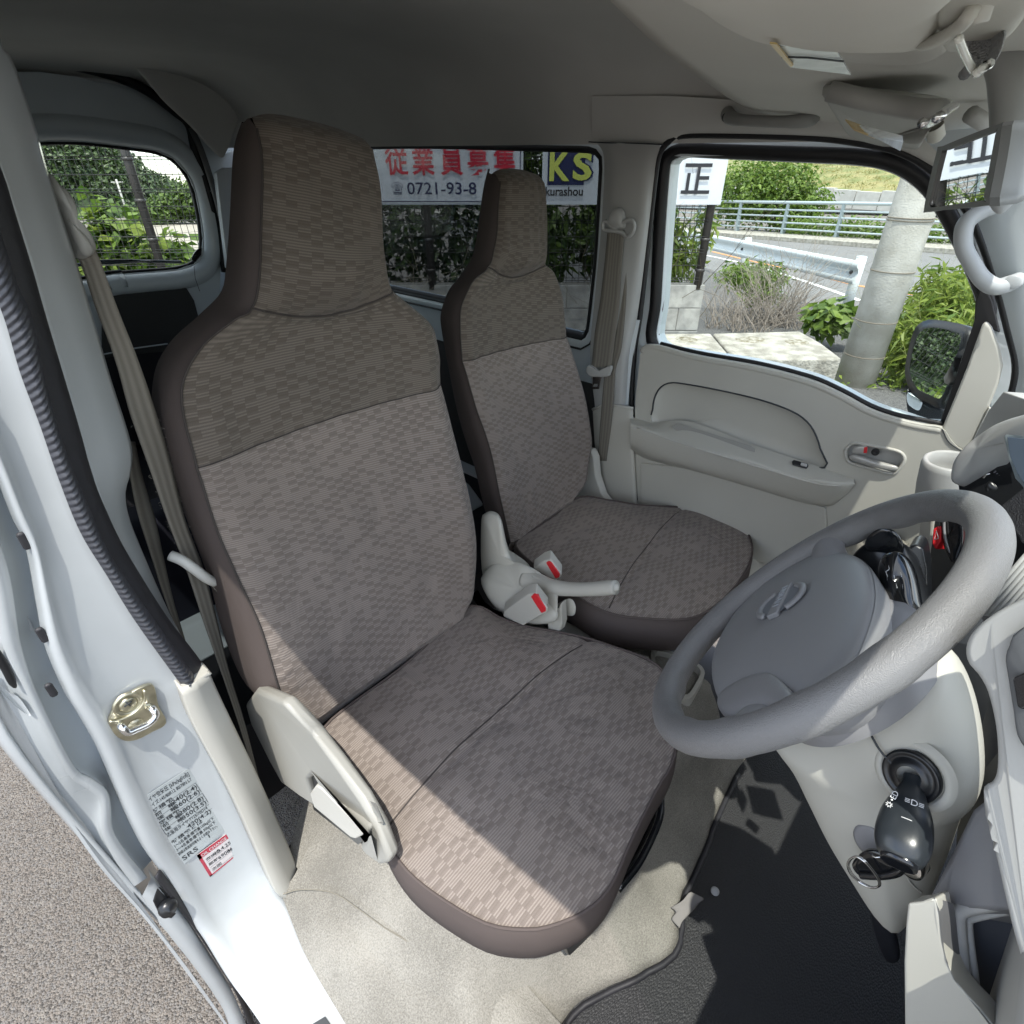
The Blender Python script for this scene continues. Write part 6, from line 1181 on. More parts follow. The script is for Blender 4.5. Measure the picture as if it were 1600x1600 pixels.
# instrument side panel, nearest the camera on the right
PNL = [(-0.26,-0.0674,1.4383),(-0.26,-0.059,1.413),(-0.26,-0.052,1.3967),(-0.26,-0.0473,1.381),(-0.26,-0.046,1.3669),(-0.26,-0.0484,1.3553),(-0.26,-0.0534,1.3467),(-0.26,-0.0605,1.3417),(-0.262,-0.0688,1.334),(-0.265,-0.0781,1.3201),(-0.268,-0.0867,1.304),(-0.27,-0.0958,1.2817),(-0.27,-0.0993,1.2666),(-0.27,-0.0974,1.2573),(-0.272,-0.099,1.2516),(-0.275,-0.1061,1.2367),(-0.28,-0.1131,1.2279),(-0.28,-0.1204,1.2149),(-0.285,-0.1301,1.1998),(-0.29,-0.1425,1.1798),(-0.295,-0.1557,1.1589),(-0.3,-0.1698,1.1396),(-0.31,-0.1959,1.1132),(-0.31,-0.2155,1.163),(-0.26,-0.0904,1.4507)]
pc2 = Vector((-0.275,-0.1185,1.3075))
panel = slab('side_panel', cr(PNL, 110, True), (.08, -.03, -.055), grey_dash, db, bevel=.006, seg=4)
pillow('side_panel_recess', [(-0.27,-0.0669,1.3948),(-0.27,-0.0672,1.3807),(-0.27,-0.0692,1.3703),(-0.27,-0.0758,1.3569),(-0.275,-0.0863,1.3381),(-0.28,-0.0973,1.3197),(-0.285,-0.1134,1.3135),(-0.285,-0.1222,1.3228),(-0.27,-0.0821,1.4181)], .004, mat('vent_surround_dark', (.10, .105, .11), .45), db, n=40, normal=(-.4, .9, .1), q=6)
slab('vent_slot', [(-0.275,-0.0774,1.3625),(-0.275,-0.0856,1.3806),(-0.28,-0.0978,1.3591),(-0.28,-0.0877,1.3441)], (-.002, .004, 0), black_gloss, db, bevel=.002)
slab('column_gap_filler', [(-0.12,-0.0486,1.2604),(-0.1,-0.0619,1.2878),(-0.1,-0.1323,1.3028),(-0.15,-0.227,1.0808),(-0.18,-0.2193,0.9888),(-0.16,-0.1896,0.8853),(-0.12,-0.1254,1.0795)], (.02, -.05, 0), black_plastic, db, bevel=0)
for k in range(3):
    box('gap_connector', Vector((-0.02,-0.0926,1.1499))+Vector((.004*k, -.004*k, -.020*k)), (.02, .012, .008), rubber, db, bevel=.002)
# lower cover and door-side pocket
slab('lower_cover', [(-0.235,-0.1229,1.0482),(-0.23,-0.1158,1.117),(-0.225,-0.1087,1.1828),(-0.225,-0.1116,1.2025),(-0.22,-0.1306,1.2225),(-0.25,-0.1813,1.1407),(-0.26,-0.1525,1.1331),(-0.25,-0.1379,1.0841),(-0.245,-0.1295,1.067)], (.03, -.05, 0), mat('lower_cover_shaded', (.17, .17, .175), .5, bump=.15, bscale=900, bdist=.0004), db, bevel=.008)  # the shadow under the panel is put into this dark grey
pk = thing('dash_pocket', (-0.3,-0.1437,1.1014), 'beige moulded storage pocket at the bottom right below the dashboard', 'storage pocket')
P1 = [(-0.285,-0.1021,1.1055),(-0.285,-0.1081,1.1188),(-0.285,-0.1112,1.1297),(-0.286,-0.113,1.1343),(-0.288,-0.121,1.1202),(-0.29,-0.1319,1.0952),(-0.292,-0.1429,1.0756),(-0.295,-0.1523,1.0657),(-0.298,-0.1618,1.0631),(-0.3,-0.1715,1.061),(-0.305,-0.1863,1.057),(-0.31,-0.2114,1.0357),(-0.31,-0.1726,0.9135),(-0.305,-0.1473,0.9752),(-0.295,-0.1212,1.0455),(-0.288,-0.1079,1.0855)]
slab('pocket_wall', P1, (.03, -.012, -.02), beige, pk, bevel=.006, seg=3)
gmesh('pocket_lip', grid_pts([[(-0.285,-0.1124,1.1327),(-0.288,-0.121,1.1202),(-0.29,-0.1319,1.0952),(-0.292,-0.1429,1.0756),(-0.295,-0.1523,1.0657),(-0.298,-0.1623,1.0615),(-0.305,-0.1797,1.0579),(-0.31,-0.2114,1.0357)], [(-0.26,-0.1312,1.107),(-0.26,-0.14,1.0878),(-0.262,-0.1486,1.0688),(-0.265,-0.1589,1.048),(-0.27,-0.1659,1.0386),(-0.272,-0.1747,1.0244),(-0.28,-0.1932,1.0144),(-0.29,-0.2229,1.0025)]], 40, 10), mat('pocket_lip_shaded', (.14, .14, .145), .5, bump=.1, bscale=900), pk)  # lip coloured dark: the shade it lies in is put into its colour
tube('pocket_rim', [(-0.25,-0.1556,1.1335),(-0.25,-0.1489,1.1169),(-0.25,-0.1418,1.0968),(-0.252,-0.1405,1.0884),(-0.254,-0.1443,1.0774),(-0.26,-0.1594,1.0448),(-0.27,-0.1749,1.0139),(-0.28,-0.1966,0.9637)], .006, grey_dash, pk, n=8, smooth_pts=60)
tube('pocket_inner_rim', [(-0.245,-0.1622,1.1194),(-0.245,-0.1509,1.0855),(-0.246,-0.1502,1.0788),(-0.25,-0.158,1.0617),(-0.26,-0.1772,1.0246),(-0.27,-0.2063,0.9601)], .0035, grey_dash, pk, n=8, smooth_pts=60)
slab('pocket_floor', [(-0.235,-0.1458,1.0695),(-0.22,-0.1723,1.1165),(-0.22,-0.2253,1.0888),(-0.24,-0.2778,0.965),(-0.25,-0.2351,0.8593)], (.02, -.03, 0), mat('pocket_inside', (.055, .06, .072), .5), pk, bevel=.003)
# ================================================================ VISORS, MIRROR, OVERHEAD ITEMS
dv = thing('driver_sun_visor', (-0.3575,0.1105,1.7), 'large grey driver sun visor folded up at the top right', 'sun visor')
pillow('visor_board', [(-0.4079,0.1604,1.715),(-0.3647,0.1742,1.715),(-0.3156,0.1847,1.715),(-0.2827,0.1805,1.712),(-0.2489,0.1634,1.71),(-0.223,0.1351,1.708),(-0.2108,0.1076,1.707),(-0.2345,0.0939,1.706),(-0.2648,0.0867,1.706),(-0.3139,0.0793,1.706),(-0.3822,0.0686,1.706)], .012, front_liner, dv, n=60, normal=(0, 0, -1), back=.01, q=3)
tube('visor_arm', [(-0.2465,0.0991,1.7),(-0.2575,0.094,1.698),(-0.2873,0.0816,1.696),(-0.3158,0.0702,1.696),(-0.3297,0.065,1.698),(-0.3212,0.0667,1.702),(-0.3035,0.0752,1.706),(-0.294,0.0822,1.708)], .0030, beige, dv, n=10, smooth_pts=50)
lathe('arm_clip', (-0.3247,0.0633,1.7), (.0, 0, -1), [(-.006, .005), (.004, .005), (.005, .0)], beige_light, dv, n=16)
pillow('header_pad', [(-0.1673,0.2328,1.73),(-0.0843,0.2244,1.728),(-0.009,0.1952,1.725),(0.0132,0.1548,1.722),(-0.0386,0.1272,1.72),(-0.0934,0.1169,1.72),(-0.1389,0.1147,1.72),(-0.1749,0.1721,1.725)], .012, front_liner, dv, n=50, normal=(0, 0, -1), q=3)
pillow('console_end', [(-0.3398,0.0765,1.71),(-0.1858,0.1002,1.71),(-0.1704,0.0896,1.71),(-0.1755,0.0766,1.71),(-0.2095,0.0647,1.71),(-0.2746,0.0521,1.71),(-0.3343,0.0442,1.71)], .012, beige, dv, n=40, normal=(0, 0, -1), back=.02, q=3)
vl = thing('visor_warning_label', (0.1013,0.2777,1.735), 'white and yellow warning label on the pale front roof lining', 'sticker')
lab_w = mat('label_glare', (.62, .66, .66), .25, var=.15, vscale=30)
lab_y = mat('label_yellow', (.55, .40, .16), .35)
SLb = [(-0.1335,0.228,1.722),(-0.0619,0.2008,1.722),(0.1264,0.2415,1.722),(0.0184,0.267,1.722)]
SLb = [(x, y, z) for x, y, z in [(-0.3005,0.1583,1.7),(-0.2508,0.1395,1.7),(-0.12,0.1677,1.7),(-0.195,0.1854,1.7)]]
slab('label_sheet', SLb, (0, 0, -.0008), lab_w, vl, bevel=0)
slab('yellow_edge', [(-0.314,0.1531,1.6985),(-0.3086,0.1515,1.6985),(-0.2178,0.1749,1.6985),(-0.2092,0.1795,1.6985)], (0, 0, -.0008), lab_y, vl, bevel=0)
tube('label_fold', [(-0.2545,0.1688,1.6985),(-0.2414,0.1583,1.6985),(-0.2089,0.1475,1.6985)], .0006, dark_print, vl, n=4)
pv = thing('passenger_sun_visor', (0.0274,0.1741,1.68), 'grey passenger sun visor hanging slightly open with a label at its edge', 'sun visor')
VB = [(0.1614,0.2753,1.712),(0.1406,0.2649,1.712),(0.1039,0.1867,1.7),(0.1265,0.145,1.693),(0.1973,0.1513,1.692),(0.2038,0.1604,1.688),(0.2513,0.1721,1.684),(0.2631,0.1778,1.668),(0.6846,0.2641,1.662),(0.7848,0.3058,1.662),(0.5492,0.312,1.672),(0.4308,0.3117,1.68),(0.3552,0.3036,1.688),(0.2377,0.2845,1.7)]
pillow('visor_board', VB, .008, mat('visor_vinyl', (.33, .33, .305), .6, bump=.12, bscale=900), pv, n=70, back=.012, q=4)
tube('visor_fold', [(0.07,0.2413,1.704),(0.0746,0.2011,1.694),(0.0699,0.1584,1.686),(0.0306,0.1305,1.682)], .009, mat('visor_vinyl_b', (.30, .30, .28), .6), pv, n=10)
tube('visor_arm', [(-0.1325,0.1089,1.668),(-0.1288,0.1049,1.668),(-0.1679,0.0929,1.67),(-0.1073,0.1005,1.676),(0.0135,0.1171,1.684)], .0032, chrome, pv, n=8, smooth_pts=30)
lathe('visor_pivot', (0.3356,0.1824,1.672), (.4, -.2, -.5), [(-.01, .010), (.006, .010), (.010, .006), (.010, 0)], beige, pv, n=18)
slab('visor_label', [(-0.1237,0.1623,1.672),(-0.1811,0.137,1.667),(-0.4235,0.0554,1.655),(-0.5997,0.0171,1.651),(-0.3982,0.0682,1.655),(-0.1867,0.1366,1.664)], (0, 0, -.0008), lab_w, pv, bevel=0)
slab('visor_label_yellow', [(-0.149,0.1549,1.671),(-0.2105,0.129,1.666),(-0.2427,0.1104,1.6625),(-0.3684,0.0773,1.656),(-0.222,0.1269,1.663)], (0, 0, -.0009), lab_y, pv, bevel=0)
im = thing('interior_mirror', (-0.0226,0.085,1.6386), 'rear view mirror reflecting the white sign and the green hedge', 'rear view mirror')
mn2 = (-.311, .942, -.124)
MG = [(-0.0067,0.1066,1.6507),(-0.0175,0.1033,1.6525),(-0.1609,0.0572,1.662),(-0.166,0.0554,1.6612),(-0.177,0.0473,1.6267),(-0.1742,0.048,1.6252),(-0.0124,0.0994,1.6103),(-0.0021,0.103,1.6111)]
MF = [(0.017,0.1146,1.6517),(-0.0006,0.1093,1.6554),(-0.1601,0.0579,1.6653),(-0.1784,0.0515,1.6621),(-0.1907,0.0426,1.6261),(-0.1842,0.0444,1.623),(-0.0078,0.1005,1.607),(0.0196,0.1097,1.6082)]
MFc = sum((Vector(p) for p in MF), Vector())/8
mnv = Vector(mn2).normalized()
pillow('mirror_housing', MF, .022, mat('mirror_housing_grey', (.30, .31, .31), .45, bump=.1, bscale=900), im, n=60, normal=tuple(-mnv), q=3)
slab('mirror_bezel', [Vector(p) for p in cr(MF, 60, True)], mnv*.005, mat('mirror_bezel_grey', (.13, .13, .125), .5), im, holes=[[Vector(p) for p in cr(MG, 60, True)]], bevel=.001)
slab('mirror_glass', [Vector(p)+mnv*.002 for p in cr(MG, 60, True)], mnv*.001, mirror_m, im, bevel=0)
tube('mirror_stem', [(0.03,0.0661,1.6451),(0.03,0.075,1.6681),(0.03,0.084,1.6904),(0.03,0.0916,1.7078),(0.03,0.1018,1.7209),(0.03,0.1148,1.7302)], [.012, .013, .013, .014, .014, .012], mat('mirror_stem_grey', (.26, .26, .25), .5), im, n=14, smooth_pts=40)
pillow('mirror_shell', [(0.04,0.069,1.6116),(0.04,0.0673,1.6207),(0.04,0.0769,1.6684),(0.04,0.0701,1.67),(0.04,0.056,1.6498),(0.04,0.0494,1.6262),(0.04,0.0522,1.6103),(0.04,0.0588,1.6034)], .014, mat('mirror_shell_pale', (.42, .44, .45), .4), im, n=36, normal=(-1, 0, 0), back=.03)
# map lamp bag / mesh pouch hanging by the header
lp = thing('header_mesh_cover', (-0.1549,0.083,1.7), 'grey perforated cover with a shiny torn clear edge beside the mirror stem', 'cover')
pillow('mesh_cover', [(-0.2509,0.0807,1.7),(-0.25,0.0687,1.7),(-0.2587,0.0605,1.695),(-0.2748,0.0579,1.69),(-0.2628,0.0627,1.688),(-0.2426,0.0691,1.688),(-0.2506,0.0752,1.694)], .008, mat('perforated_grey', (.26, .265, .265), .5, bump=.6, bscale=900, vor=True, bdist=.002), lp, n=30, normal=(0, 0, -1), back=.01)
clearp = mat('clear_plastic_edge', (.65, .65, .6), .15, coat=.6)
tube('clear_edge', [(-0.3162,0.0687,1.692),(-0.2985,0.0674,1.688),(-0.2793,0.0656,1.684),(-0.284,0.0622,1.682)], .0017, clearp, lp, n=8, smooth_pts=20)
tube('clear_edge', [(-0.2716,0.0642,1.683),(-0.2922,0.059,1.684),(-0.285,0.0588,1.685)], .0022, clearp, lp, n=8)
tube('peg', [(-0.2573,0.072,1.684),(-0.2627,0.0696,1.686)], .0028, mat('grey_peg', (.12, .12, .12), .5), lp, n=10)
# windscreen edge bracket over the pillar
tube('header_strut', [(0.4,0.1619,1.6939),(0.42,0.1481,1.6858),(0.44,0.1332,1.6774)], .010, grey_dash, None, n=10)['kind'] = 'structure'

# ================================================================ OUTSIDE
def stones_mat(name, cols, sc, rough=.9, bd=.006):
    m, nd, lk, b = new_mat(name)
    b.inputs['Roughness'].default_value = rough; b.inputs['Specular IOR Level'].default_value = .3
    tc = N(nd, 'TexCoord'); v = N(nd, 'TexVoronoi'); v.inputs['Scale'].default_value = sc
    wz = N(nd, 'TexNoise'); wz.inputs['Scale'].default_value = sc*.7; wz.inputs['Detail'].default_value = 2
    ad = N(nd, 'MixRGB'); ad.blend_type = 'ADD'; ad.inputs[0].default_value = .6/sc
    lk.new(tc.outputs['Object'], wz.inputs[0]); lk.new(tc.outputs['Object'], ad.inputs[1]); lk.new(wz.outputs['Color'], ad.inputs[2])
    lk.new(ad.outputs[0], v.inputs['Vector'])
    sp = N(nd, 'SeparateColor'); lk.new(v.outputs['Color'], sp.inputs[0])
    r = N(nd, 'ValToRGB'); r.color_ramp.elements[0].color = (*cols[0], 1); r.color_ramp.elements[1].color = (*cols[-1], 1)
    for i, c in enumerate(cols[1:-1]):
        e = r.color_ramp.elements.new((i+1)/(len(cols)-1)); e.color = (*c, 1)
    lk.new(sp.outputs[0], r.inputs[0])
    n2 = N(nd, 'TexNoise'); n2.inputs['Scale'].default_value = 1.1; n2.inputs['Detail'].default_value = 6; lk.new(tc.outputs['Object'], n2.inputs[0])
    mx = N(nd, 'MixRGB'); mx.blend_type = 'MULTIPLY'; mx.inputs[0].default_value = .55
    rr = N(nd, 'ValToRGB'); rr.color_ramp.elements[0].position = .3; rr.color_ramp.elements[0].color = (.6, .6, .6, 1)
    lk.new(n2.outputs[0], rr.inputs[0]); lk.new(r.outputs[0], mx.inputs[1]); lk.new(rr.outputs[0], mx.inputs[2]); lk.new(mx.outputs[0], b.inputs['Base Color'])
    bp = N(nd, 'Bump'); bp.inputs['Strength'].default_value = 1; bp.inputs['Distance'].default_value = bd; bp.invert = True
    lk.new(v.outputs['Distance'], bp.inputs['Height']); lk.new(bp.outputs[0], b.inputs['Normal'])
    return m
asphalt = stones_mat('coarse_asphalt', [(.10, .093, .085), (.17, .15, .13), (.24, .21, .18), (.20, .19, .18), (.27, .245, .21)], 230)
road_m = stones_mat('road_asphalt', [(.15, .15, .148), (.22, .218, .212), (.28, .275, .265)], 90)
concrete = mat('rough_concrete', (.24, .225, .19), .9, vscale=9, detail=9, col2=(.42, .40, .35), bump=1.0, bscale=45, bdist=.012, spec=.2)
concrete_far = mat('pale_concrete', (.42, .41, .38), .9, vscale=2, detail=6, col2=(.5, .49, .46), bump=.4, bscale=20)
gravel = stones_mat('gravel_lot', [(.28, .24, .19), (.38, .34, .28), (.48, .44, .38)], 30)
post_m = mat('brown_post', (.045, .04, .038), .45)
wire_m = mat('wire_dark', (.03, .03, .028), .5)
rail_m = mat('rail_paint', (.30, .36, .38), .4, .3)
guard_m = mat('guardrail_paint', (.56, .60, .60), .5, var=.03, vscale=3, spec=.4)
def leaf_mat(name, c1, c2, tr=.35):
    m, nd, lk, b = new_mat(name); out = nd['Material Output']
    b.inputs['Roughness'].default_value = .5
    g = N(nd, 'NewGeometry'); r = N(nd, 'ValToRGB'); r.color_ramp.elements[0].color = (*c1, 1); r.color_ramp.elements[1].color = (*c2, 1)
    lk.new(g.outputs['Random Per Island'], r.inputs[0]); lk.new(r.outputs[0], b.inputs['Base Color'])
    t = N(nd, 'BsdfTranslucent'); lk.new(r.outputs[0], t.inputs[0]); mx = N(nd, 'MixShader'); mx.inputs[0].default_value = tr
    lk.new(b.outputs[0], mx.inputs[1]); lk.new(t.outputs[0], mx.inputs[2]); lk.new(mx.outputs[0], out.inputs[0])
    return m
leaf_mid = leaf_mat('leaf_mid', (.030, .065, .012), (.13, .20, .035))
leaf_dark = leaf_mat('leaf_dark', (.012, .032, .008), (.055, .095, .02), .2)
leaf_bright = leaf_mat('leaf_bright', (.10, .17, .022), (.26, .32, .055), .4)
leaf_hill = leaf_mat('leaf_hill', (.018, .042, .012), (.07, .11, .03), .15)
def leaves(name, blobs, n, size, m, parent=None, seed=1, asp=.55, up=.6, shell=.45, droop=0, kind=None):
    r = random.Random(seed); vs = []; fs = []
    w = [b[3]*b[4]*b[5] for b in blobs]; tot = sum(w)
    for bl, wt in zip(blobs, w):
        cx_, cy_, cz_, rx_, ry_, rz_ = bl
        for _ in range(int(n*wt/tot)):
            d = Vector((r.gauss(0, 1), r.gauss(0, 1), r.gauss(0, 1))).normalized()*(shell+(1-shell)*r.random())
            k = 1+.22*math.sin(d.x*7+seed)*math.sin(d.z*9+d.y*6)
            p = Vector((cx_+d.x*rx_*k, cy_+d.y*ry_*k, cz_+d.z*rz_*k))
            nrm = (d*.7+Vector((r.gauss(0, .6), r.gauss(0, .6), up+r.gauss(0, .5)))).normalized()
            t = nrm.orthogonal(); t.rotate(Matrix.Rotation(r.uniform(0, 6.28), 3, nrm)); t.normalize()
            t = (t+Vector((0, 0, -droop))).normalized(); s_ = nrm.cross(t).normalized()
            L = size*r.uniform(.6, 1.25); W = L*asp*.5; o = len(vs)
            vs += [p, p+t*L*.35+s_*W+nrm*L*.06, p+t*L-nrm*L*.08, p+t*L*.35-s_*W+nrm*L*.06, p+t*L*.45-nrm*L*.03]
            fs += [(o, o+1, o+4), (o+1, o+2, o+4), (o+2, o+3, o+4), (o+3, o, o+4)]
    return mk(name, vs, fs, m, parent, smooth=False, kind=kind)
def twigs(name, base, n, h, spread, m, parent=None, seed=2, r0=.006, kink=.25):
    r = random.Random(seed); vs = []; fs = []
    def seg(a, b, ra, rb):
        t = (b-a).normalized(); u = t.orthogonal().normalized(); v = t.cross(u); o = len(vs)
        for q, rad in ((a, ra), (b, rb)):
            for k in range(3): vs.append(q+(u*math.cos(k*2.094)+v*math.sin(k*2.094))*rad)
        for k in range(3): fs.append((o+k, o+(k+1) % 3, o+3+(k+1) % 3, o+3+k))
    for _ in range(n):
        p = Vector(base)+Vector((r.uniform(-1, 1)*spread[0], r.uniform(-1, 1)*spread[1], 0)); d = Vector((r.gauss(0, .5), r.gauss(0, .5), 1)).normalized()
        L = h*r.uniform(.4, 1)/5; rad = r0
        for k in range(5):
            q = p+d*L; seg(p, q, rad, rad*.75)
            if k > 1 and r.random() < .8:
                d2 = (d+Vector((r.gauss(0, .7), r.gauss(0, .7), r.gauss(0, .4)))).normalized(); seg(q, q+d2*L*1.2, rad*.6, rad*.2)
            p = q; rad *= .75; d = (d+Vector((r.gauss(0, kink), r.gauss(0, kink), -.08))).normalized()
    return mk(name, vs, fs, m, parent)
# the land falls away at three degrees along the line of sight; z is measured square to the van
hv = Vector((math.sin(YAW), math.cos(YAW), 0)); fdv = Vector((math.cos(YAW), -math.sin(YAW), 0)); cam0 = Vector((-.68, 0, 0))
def gz(p): return -SLOPE*((p[0]+.68)*hv.x+p[1]*hv.y)
def gp(p, h=0): return Vector((p[0], p[1], gz(p)+h))
def tslab(name, pts, th, m, h=0, **k): return slab(name, [gp(p, h) for p in pts], (0, 0, -th), m, bevel=0, **k)
st(tslab('ground', [cam0-hv*60-fdv*120, cam0-hv*60+fdv*120, cam0+hv*160+fdv*120, cam0+hv*160-fdv*120], .2, asphalt))
def bline(a, b, off_, w, h, name, m, l0=-40, l1=40):
    d = (b-a); d.z = 0; d.normalize(); nn = Vector((d.y, -d.x, 0)); nn = nn if nn.x > 0 else -nn
    return st(tslab(name, [a+d*l0+nn*off_, a+d*l1+nn*off_, a+d*l1+nn*(off_+w), a+d*l0+nn*(off_+w)], .006, m, h))
g1 = Vector((12.008,5.0386,-0.6694)); g2 = Vector((9.2341,2.2424,-0.4633)); g1.z = g2.z = 0; gd = (g2-g1).normalized()
gn = Vector((gd.y, -gd.x, 0)); gn = gn if gn.x > 0 else -gn
r1 = Vector((26.9758,10.9724,-1.4588)); r2 = Vector((24.2219,2.9103,-1.0677)); r1.z = r2.z = 0; rd_ = (r2-r1).normalized()
rn = Vector((rd_.y, -rd_.x, 0)); rn = rn if rn.x > 0 else -rn
st(tslab('road', [g1-gd*40+gn*.2, g1+gd*40+gn*.2, r1+rd_*60, r1-rd_*40], .006, road_m, .008))
orange = mat('orange_road_line', (.60, .26, .08), .7, var=.1, vscale=20)
whitel = mat('white_road_line', (.65, .65, .63), .7, var=.08, vscale=20)
for nm, L_, m_ in (('orange_line', [(18.2325,8.5424,-1.0202),(15.9568,6.1876,-0.849),(14.6077,4.5008,-0.7372),(12.9714,2.9714,-0.6199),(12.3761,1.8988,-0.559),(11.5339,0.7407,-0.4855),(11.1831,0.1412,-0.4508)], orange), ('white_line', [(17.1376,8.4467,-0.9744),(16.2973,7.3423,-0.9029),(14.898,5.7691,-0.7932),(12.8638,3.9371,-0.6498),(10.9511,2.4077,-0.5217)], whitel)):
    P_ = cr(L_, 20); Q_ = []
    for i_ in range(20):
        t_i = (P_[min(i_+1, 19)]-P_[max(i_-1, 0)]).normalized(); Q_.append(P_[i_]+Vector((-t_i.y, t_i.x, 0))*.13)
    st(gmesh(nm, [P_, Q_], m_))
st(slab('far_kerb', [gp(r1-rd_*40-rn*1.6), gp(r1+rd_*40-rn*1.6), gp(r1+rd_*40+rn*.6), gp(r1-rd_*40+rn*.6)], (0, 0, .16), concrete, bevel=.02))
# fence on a block wall, diagonal behind the van
FD = 5.4
def FPt(s, z, d=0): return cam0+hv*(FD+d)+fdv*s+Vector((0, 0, z))
s_end = 1.70
fe = thing('mesh_fence', FPt(s_end, .65), 'dark wire mesh fence with round brown posts standing on the grey block wall', 'fence')
for k in range(4):
    s = s_end-k*2.43
    p = FPt(s, .60, .03)
    tube('post', [p, p+Vector((0, 0, 2.0))], .036, post_m, fe, n=12)
    lathe('post_cap', p+Vector((0, 0, 2.0)), (0, 0, 1), [(0, .038), (.01, .034), (.014, 0)], post_m, fe, n=12)
    for zz in (.75, 1.0, 1.3, 1.6, 1.85):
        lathe('clamp', Vector((p.x, p.y, zz)), (0, 0, 1), [(0, .037), (.0, .042), (.026, .042), (.026, .037)], post_m, fe, n=10)
vs, fs = [], []
def wire(a, b, r):
    t = (b-a).normalized(); u = t.orthogonal().normalized(); v = t.cross(u); o = len(vs)
    for q in (a, b):
        for k in range(3): vs.append(q+(u*math.cos(k*2.094)+v*math.sin(k*2.094))*r)
    for k in range(3): fs.append((o+k, o+(k+1) % 3, o+3+(k+1) % 3, o+3+k))
s = s_end
while s > s_end-7.4:
    wire(FPt(s, .66), FPt(s, 2.55), .0030); s -= .055
z = .68; kk = 0
while z < 2.5:
    wire(FPt(s_end, z, -.004), FPt(s_end-7.4, z, -.004), .0034); z += .105 if kk % 3 else .022; kk += 1
mk('wire_mesh', vs, fs, wire_m, fe, kind='stuff')
bw_ = thing('block_wall', FPt(s_end-2, 0), 'low grey concrete block wall under the wire mesh fence', 'wall')
blk_m = mat('concrete_block_face', (.25, .245, .23), .92, vscale=9, detail=7, col2=(.42, .41, .38), bump=.8, bscale=160, bdist=.003, spec=.2)
joint_m = mat('mortar', (.20, .195, .18), .95)
me_b = None
for row in range(4):
    z0 = .645-(row+1)*.205
    for k in range(13):
        s0 = s_end+.06-k*.42-(.21 if row % 2 else 0)
        w = .412
        if row % 2 and k == 0: obox('block', FPt(s_end+.06-.204, z0), fdv*.204, hv*.15, (0, 0, .198), blk_m, bw_, bevel=.004)
        if me_b is None:
            me_b = obox('block', Vector((0, 0, 0)), fdv*w, hv*.15, Vector((0, 0, .198)), blk_m, bw_, bevel=.004); me_b.location = FPt(s0-w, z0)
        else:
            c = me_b.copy(); C.objects.link(c); c.location = FPt(s0-w, z0+rr_.uniform(-.001, .001), rr_.uniform(-.002, .002))
obox('mortar_core', FPt(s_end+.05-5.3, -.25, .008), fdv*5.3, hv*.13, (0, 0, .89), joint_m, bw_, bevel=0)
st(obox('kerb_line', FPt(s_end-6.4, gz(FPt(0, 0, -.8)), -.8), fdv*5.0, hv*.14, (0, 0, .02), whitel, bevel=.003))
# sign boards on the fence
sb_w = mat('sign_white', (.62, .64, .67), .4, var=.03, vscale=4)
s_red = mat('sign_red', (.55, .02, .045), .45); s_navy = mat('sign_navy', (.018, .022, .085), .4); s_yel = mat('sign_yellow', (.62, .66, .13), .45); s_blk = mat('sign_black', (.02, .02, .025), .5)
def board(name, x0, x1, z0, z1, label):
    t = thing(name, x0.lerp(x1, .5)*1.0, label, 'signboard')
    a = Vector((x0.x, x0.y, 0)); b = Vector((x1.x, x1.y, 0))
    slab('board', [a+Vector((0, 0, z0)), b+Vector((0, 0, z0)), b+Vector((0, 0, z1)), a+Vector((0, 0, z1))], hv*.012, sb_w, t, bevel=.002)
    return t
zb = (2.8946,3.9763,1.2876)[2]
s1 = board('hiring_sign', Vector((2.3188,4.6091,1.2923)), Vector((3.316,3.5132,1.2923)), zb, zb+.50, 'white signboard with big red characters and a blue telephone number')
def stxt(nm, s, p, w, h, m, t, off=0, d=.001):
    """lettering scaled so that the glyphs fill w by h from the lower left corner p"""
    o = text(nm, s, (0, 0, 0), (1, 0, 0), (0, 1, 0), 1.0, m, t, depth=.0, off=off)
    xs = [v.co.x for v in o.data.vertices]; ys = [v.co.y for v in o.data.vertices]
    a, b, c_, e_ = min(xs), max(xs), min(ys), max(ys)
    if w is None: w = (b-a)/(e_-c_)*h
    O = Vector(p)-hv*.003
    for v in o.data.vertices:
        v.co = O+fdv*((v.co.x-a)/(b-a)*w)+Vector((0, 0, (v.co.y-c_)/(e_-c_)*h))
    return o
PXW = .004955    # metres per photo pixel sideways on the board plane
for ch_, p in zip('従業員募集', ((2.5599,4.3293,1.4989), (2.7037,4.1712,1.4989), (2.8581,4.0016,1.4989), (3.0019,3.8435,1.4989), (3.1457,3.6855,1.4989))):
    stxt('character', ch_, p, .182, .205, s_red, s1, off=.016)
stxt('telephone_mark', '☎', (2.5809,4.3062,1.3627), .095, .088, s_navy, s1)
stxt('number', '0721-93-8', (2.6664,4.2122,1.3627), .57, .088, s_navy, s1, off=.01)
a_, b_ = Vector((2.3895,4.524,1.309)), Vector((3.2942,3.5297,1.309))
slab('border_line', [a_, b_, b_+Vector((0, 0, .007)), a_+Vector((0, 0, .007))], -hv*.002, s_navy, s1, bevel=0)
slab('border_line', [b_, b_+fdv*.006, b_+fdv*.006+Vector((0, 0, .45)), b_+Vector((0, 0, .45))], -hv*.002, s_navy, s1, bevel=0)
s2 = board('company_sign', Vector((3.4204,3.3984,1.2923)), Vector((3.9209,2.8485,1.2923)), zb, zb+.50, 'white signboard with yellow letters on a navy square through the tinted glass')
a_, b_ = Vector((3.4458,3.3631,1.4311)), Vector((3.6475,3.1414,1.4311))
slab('navy_square', [a_, b_, b_+Vector((0, 0, .33)), a_+Vector((0, 0, .33))], -hv*.001, s_navy, s2, bevel=0)
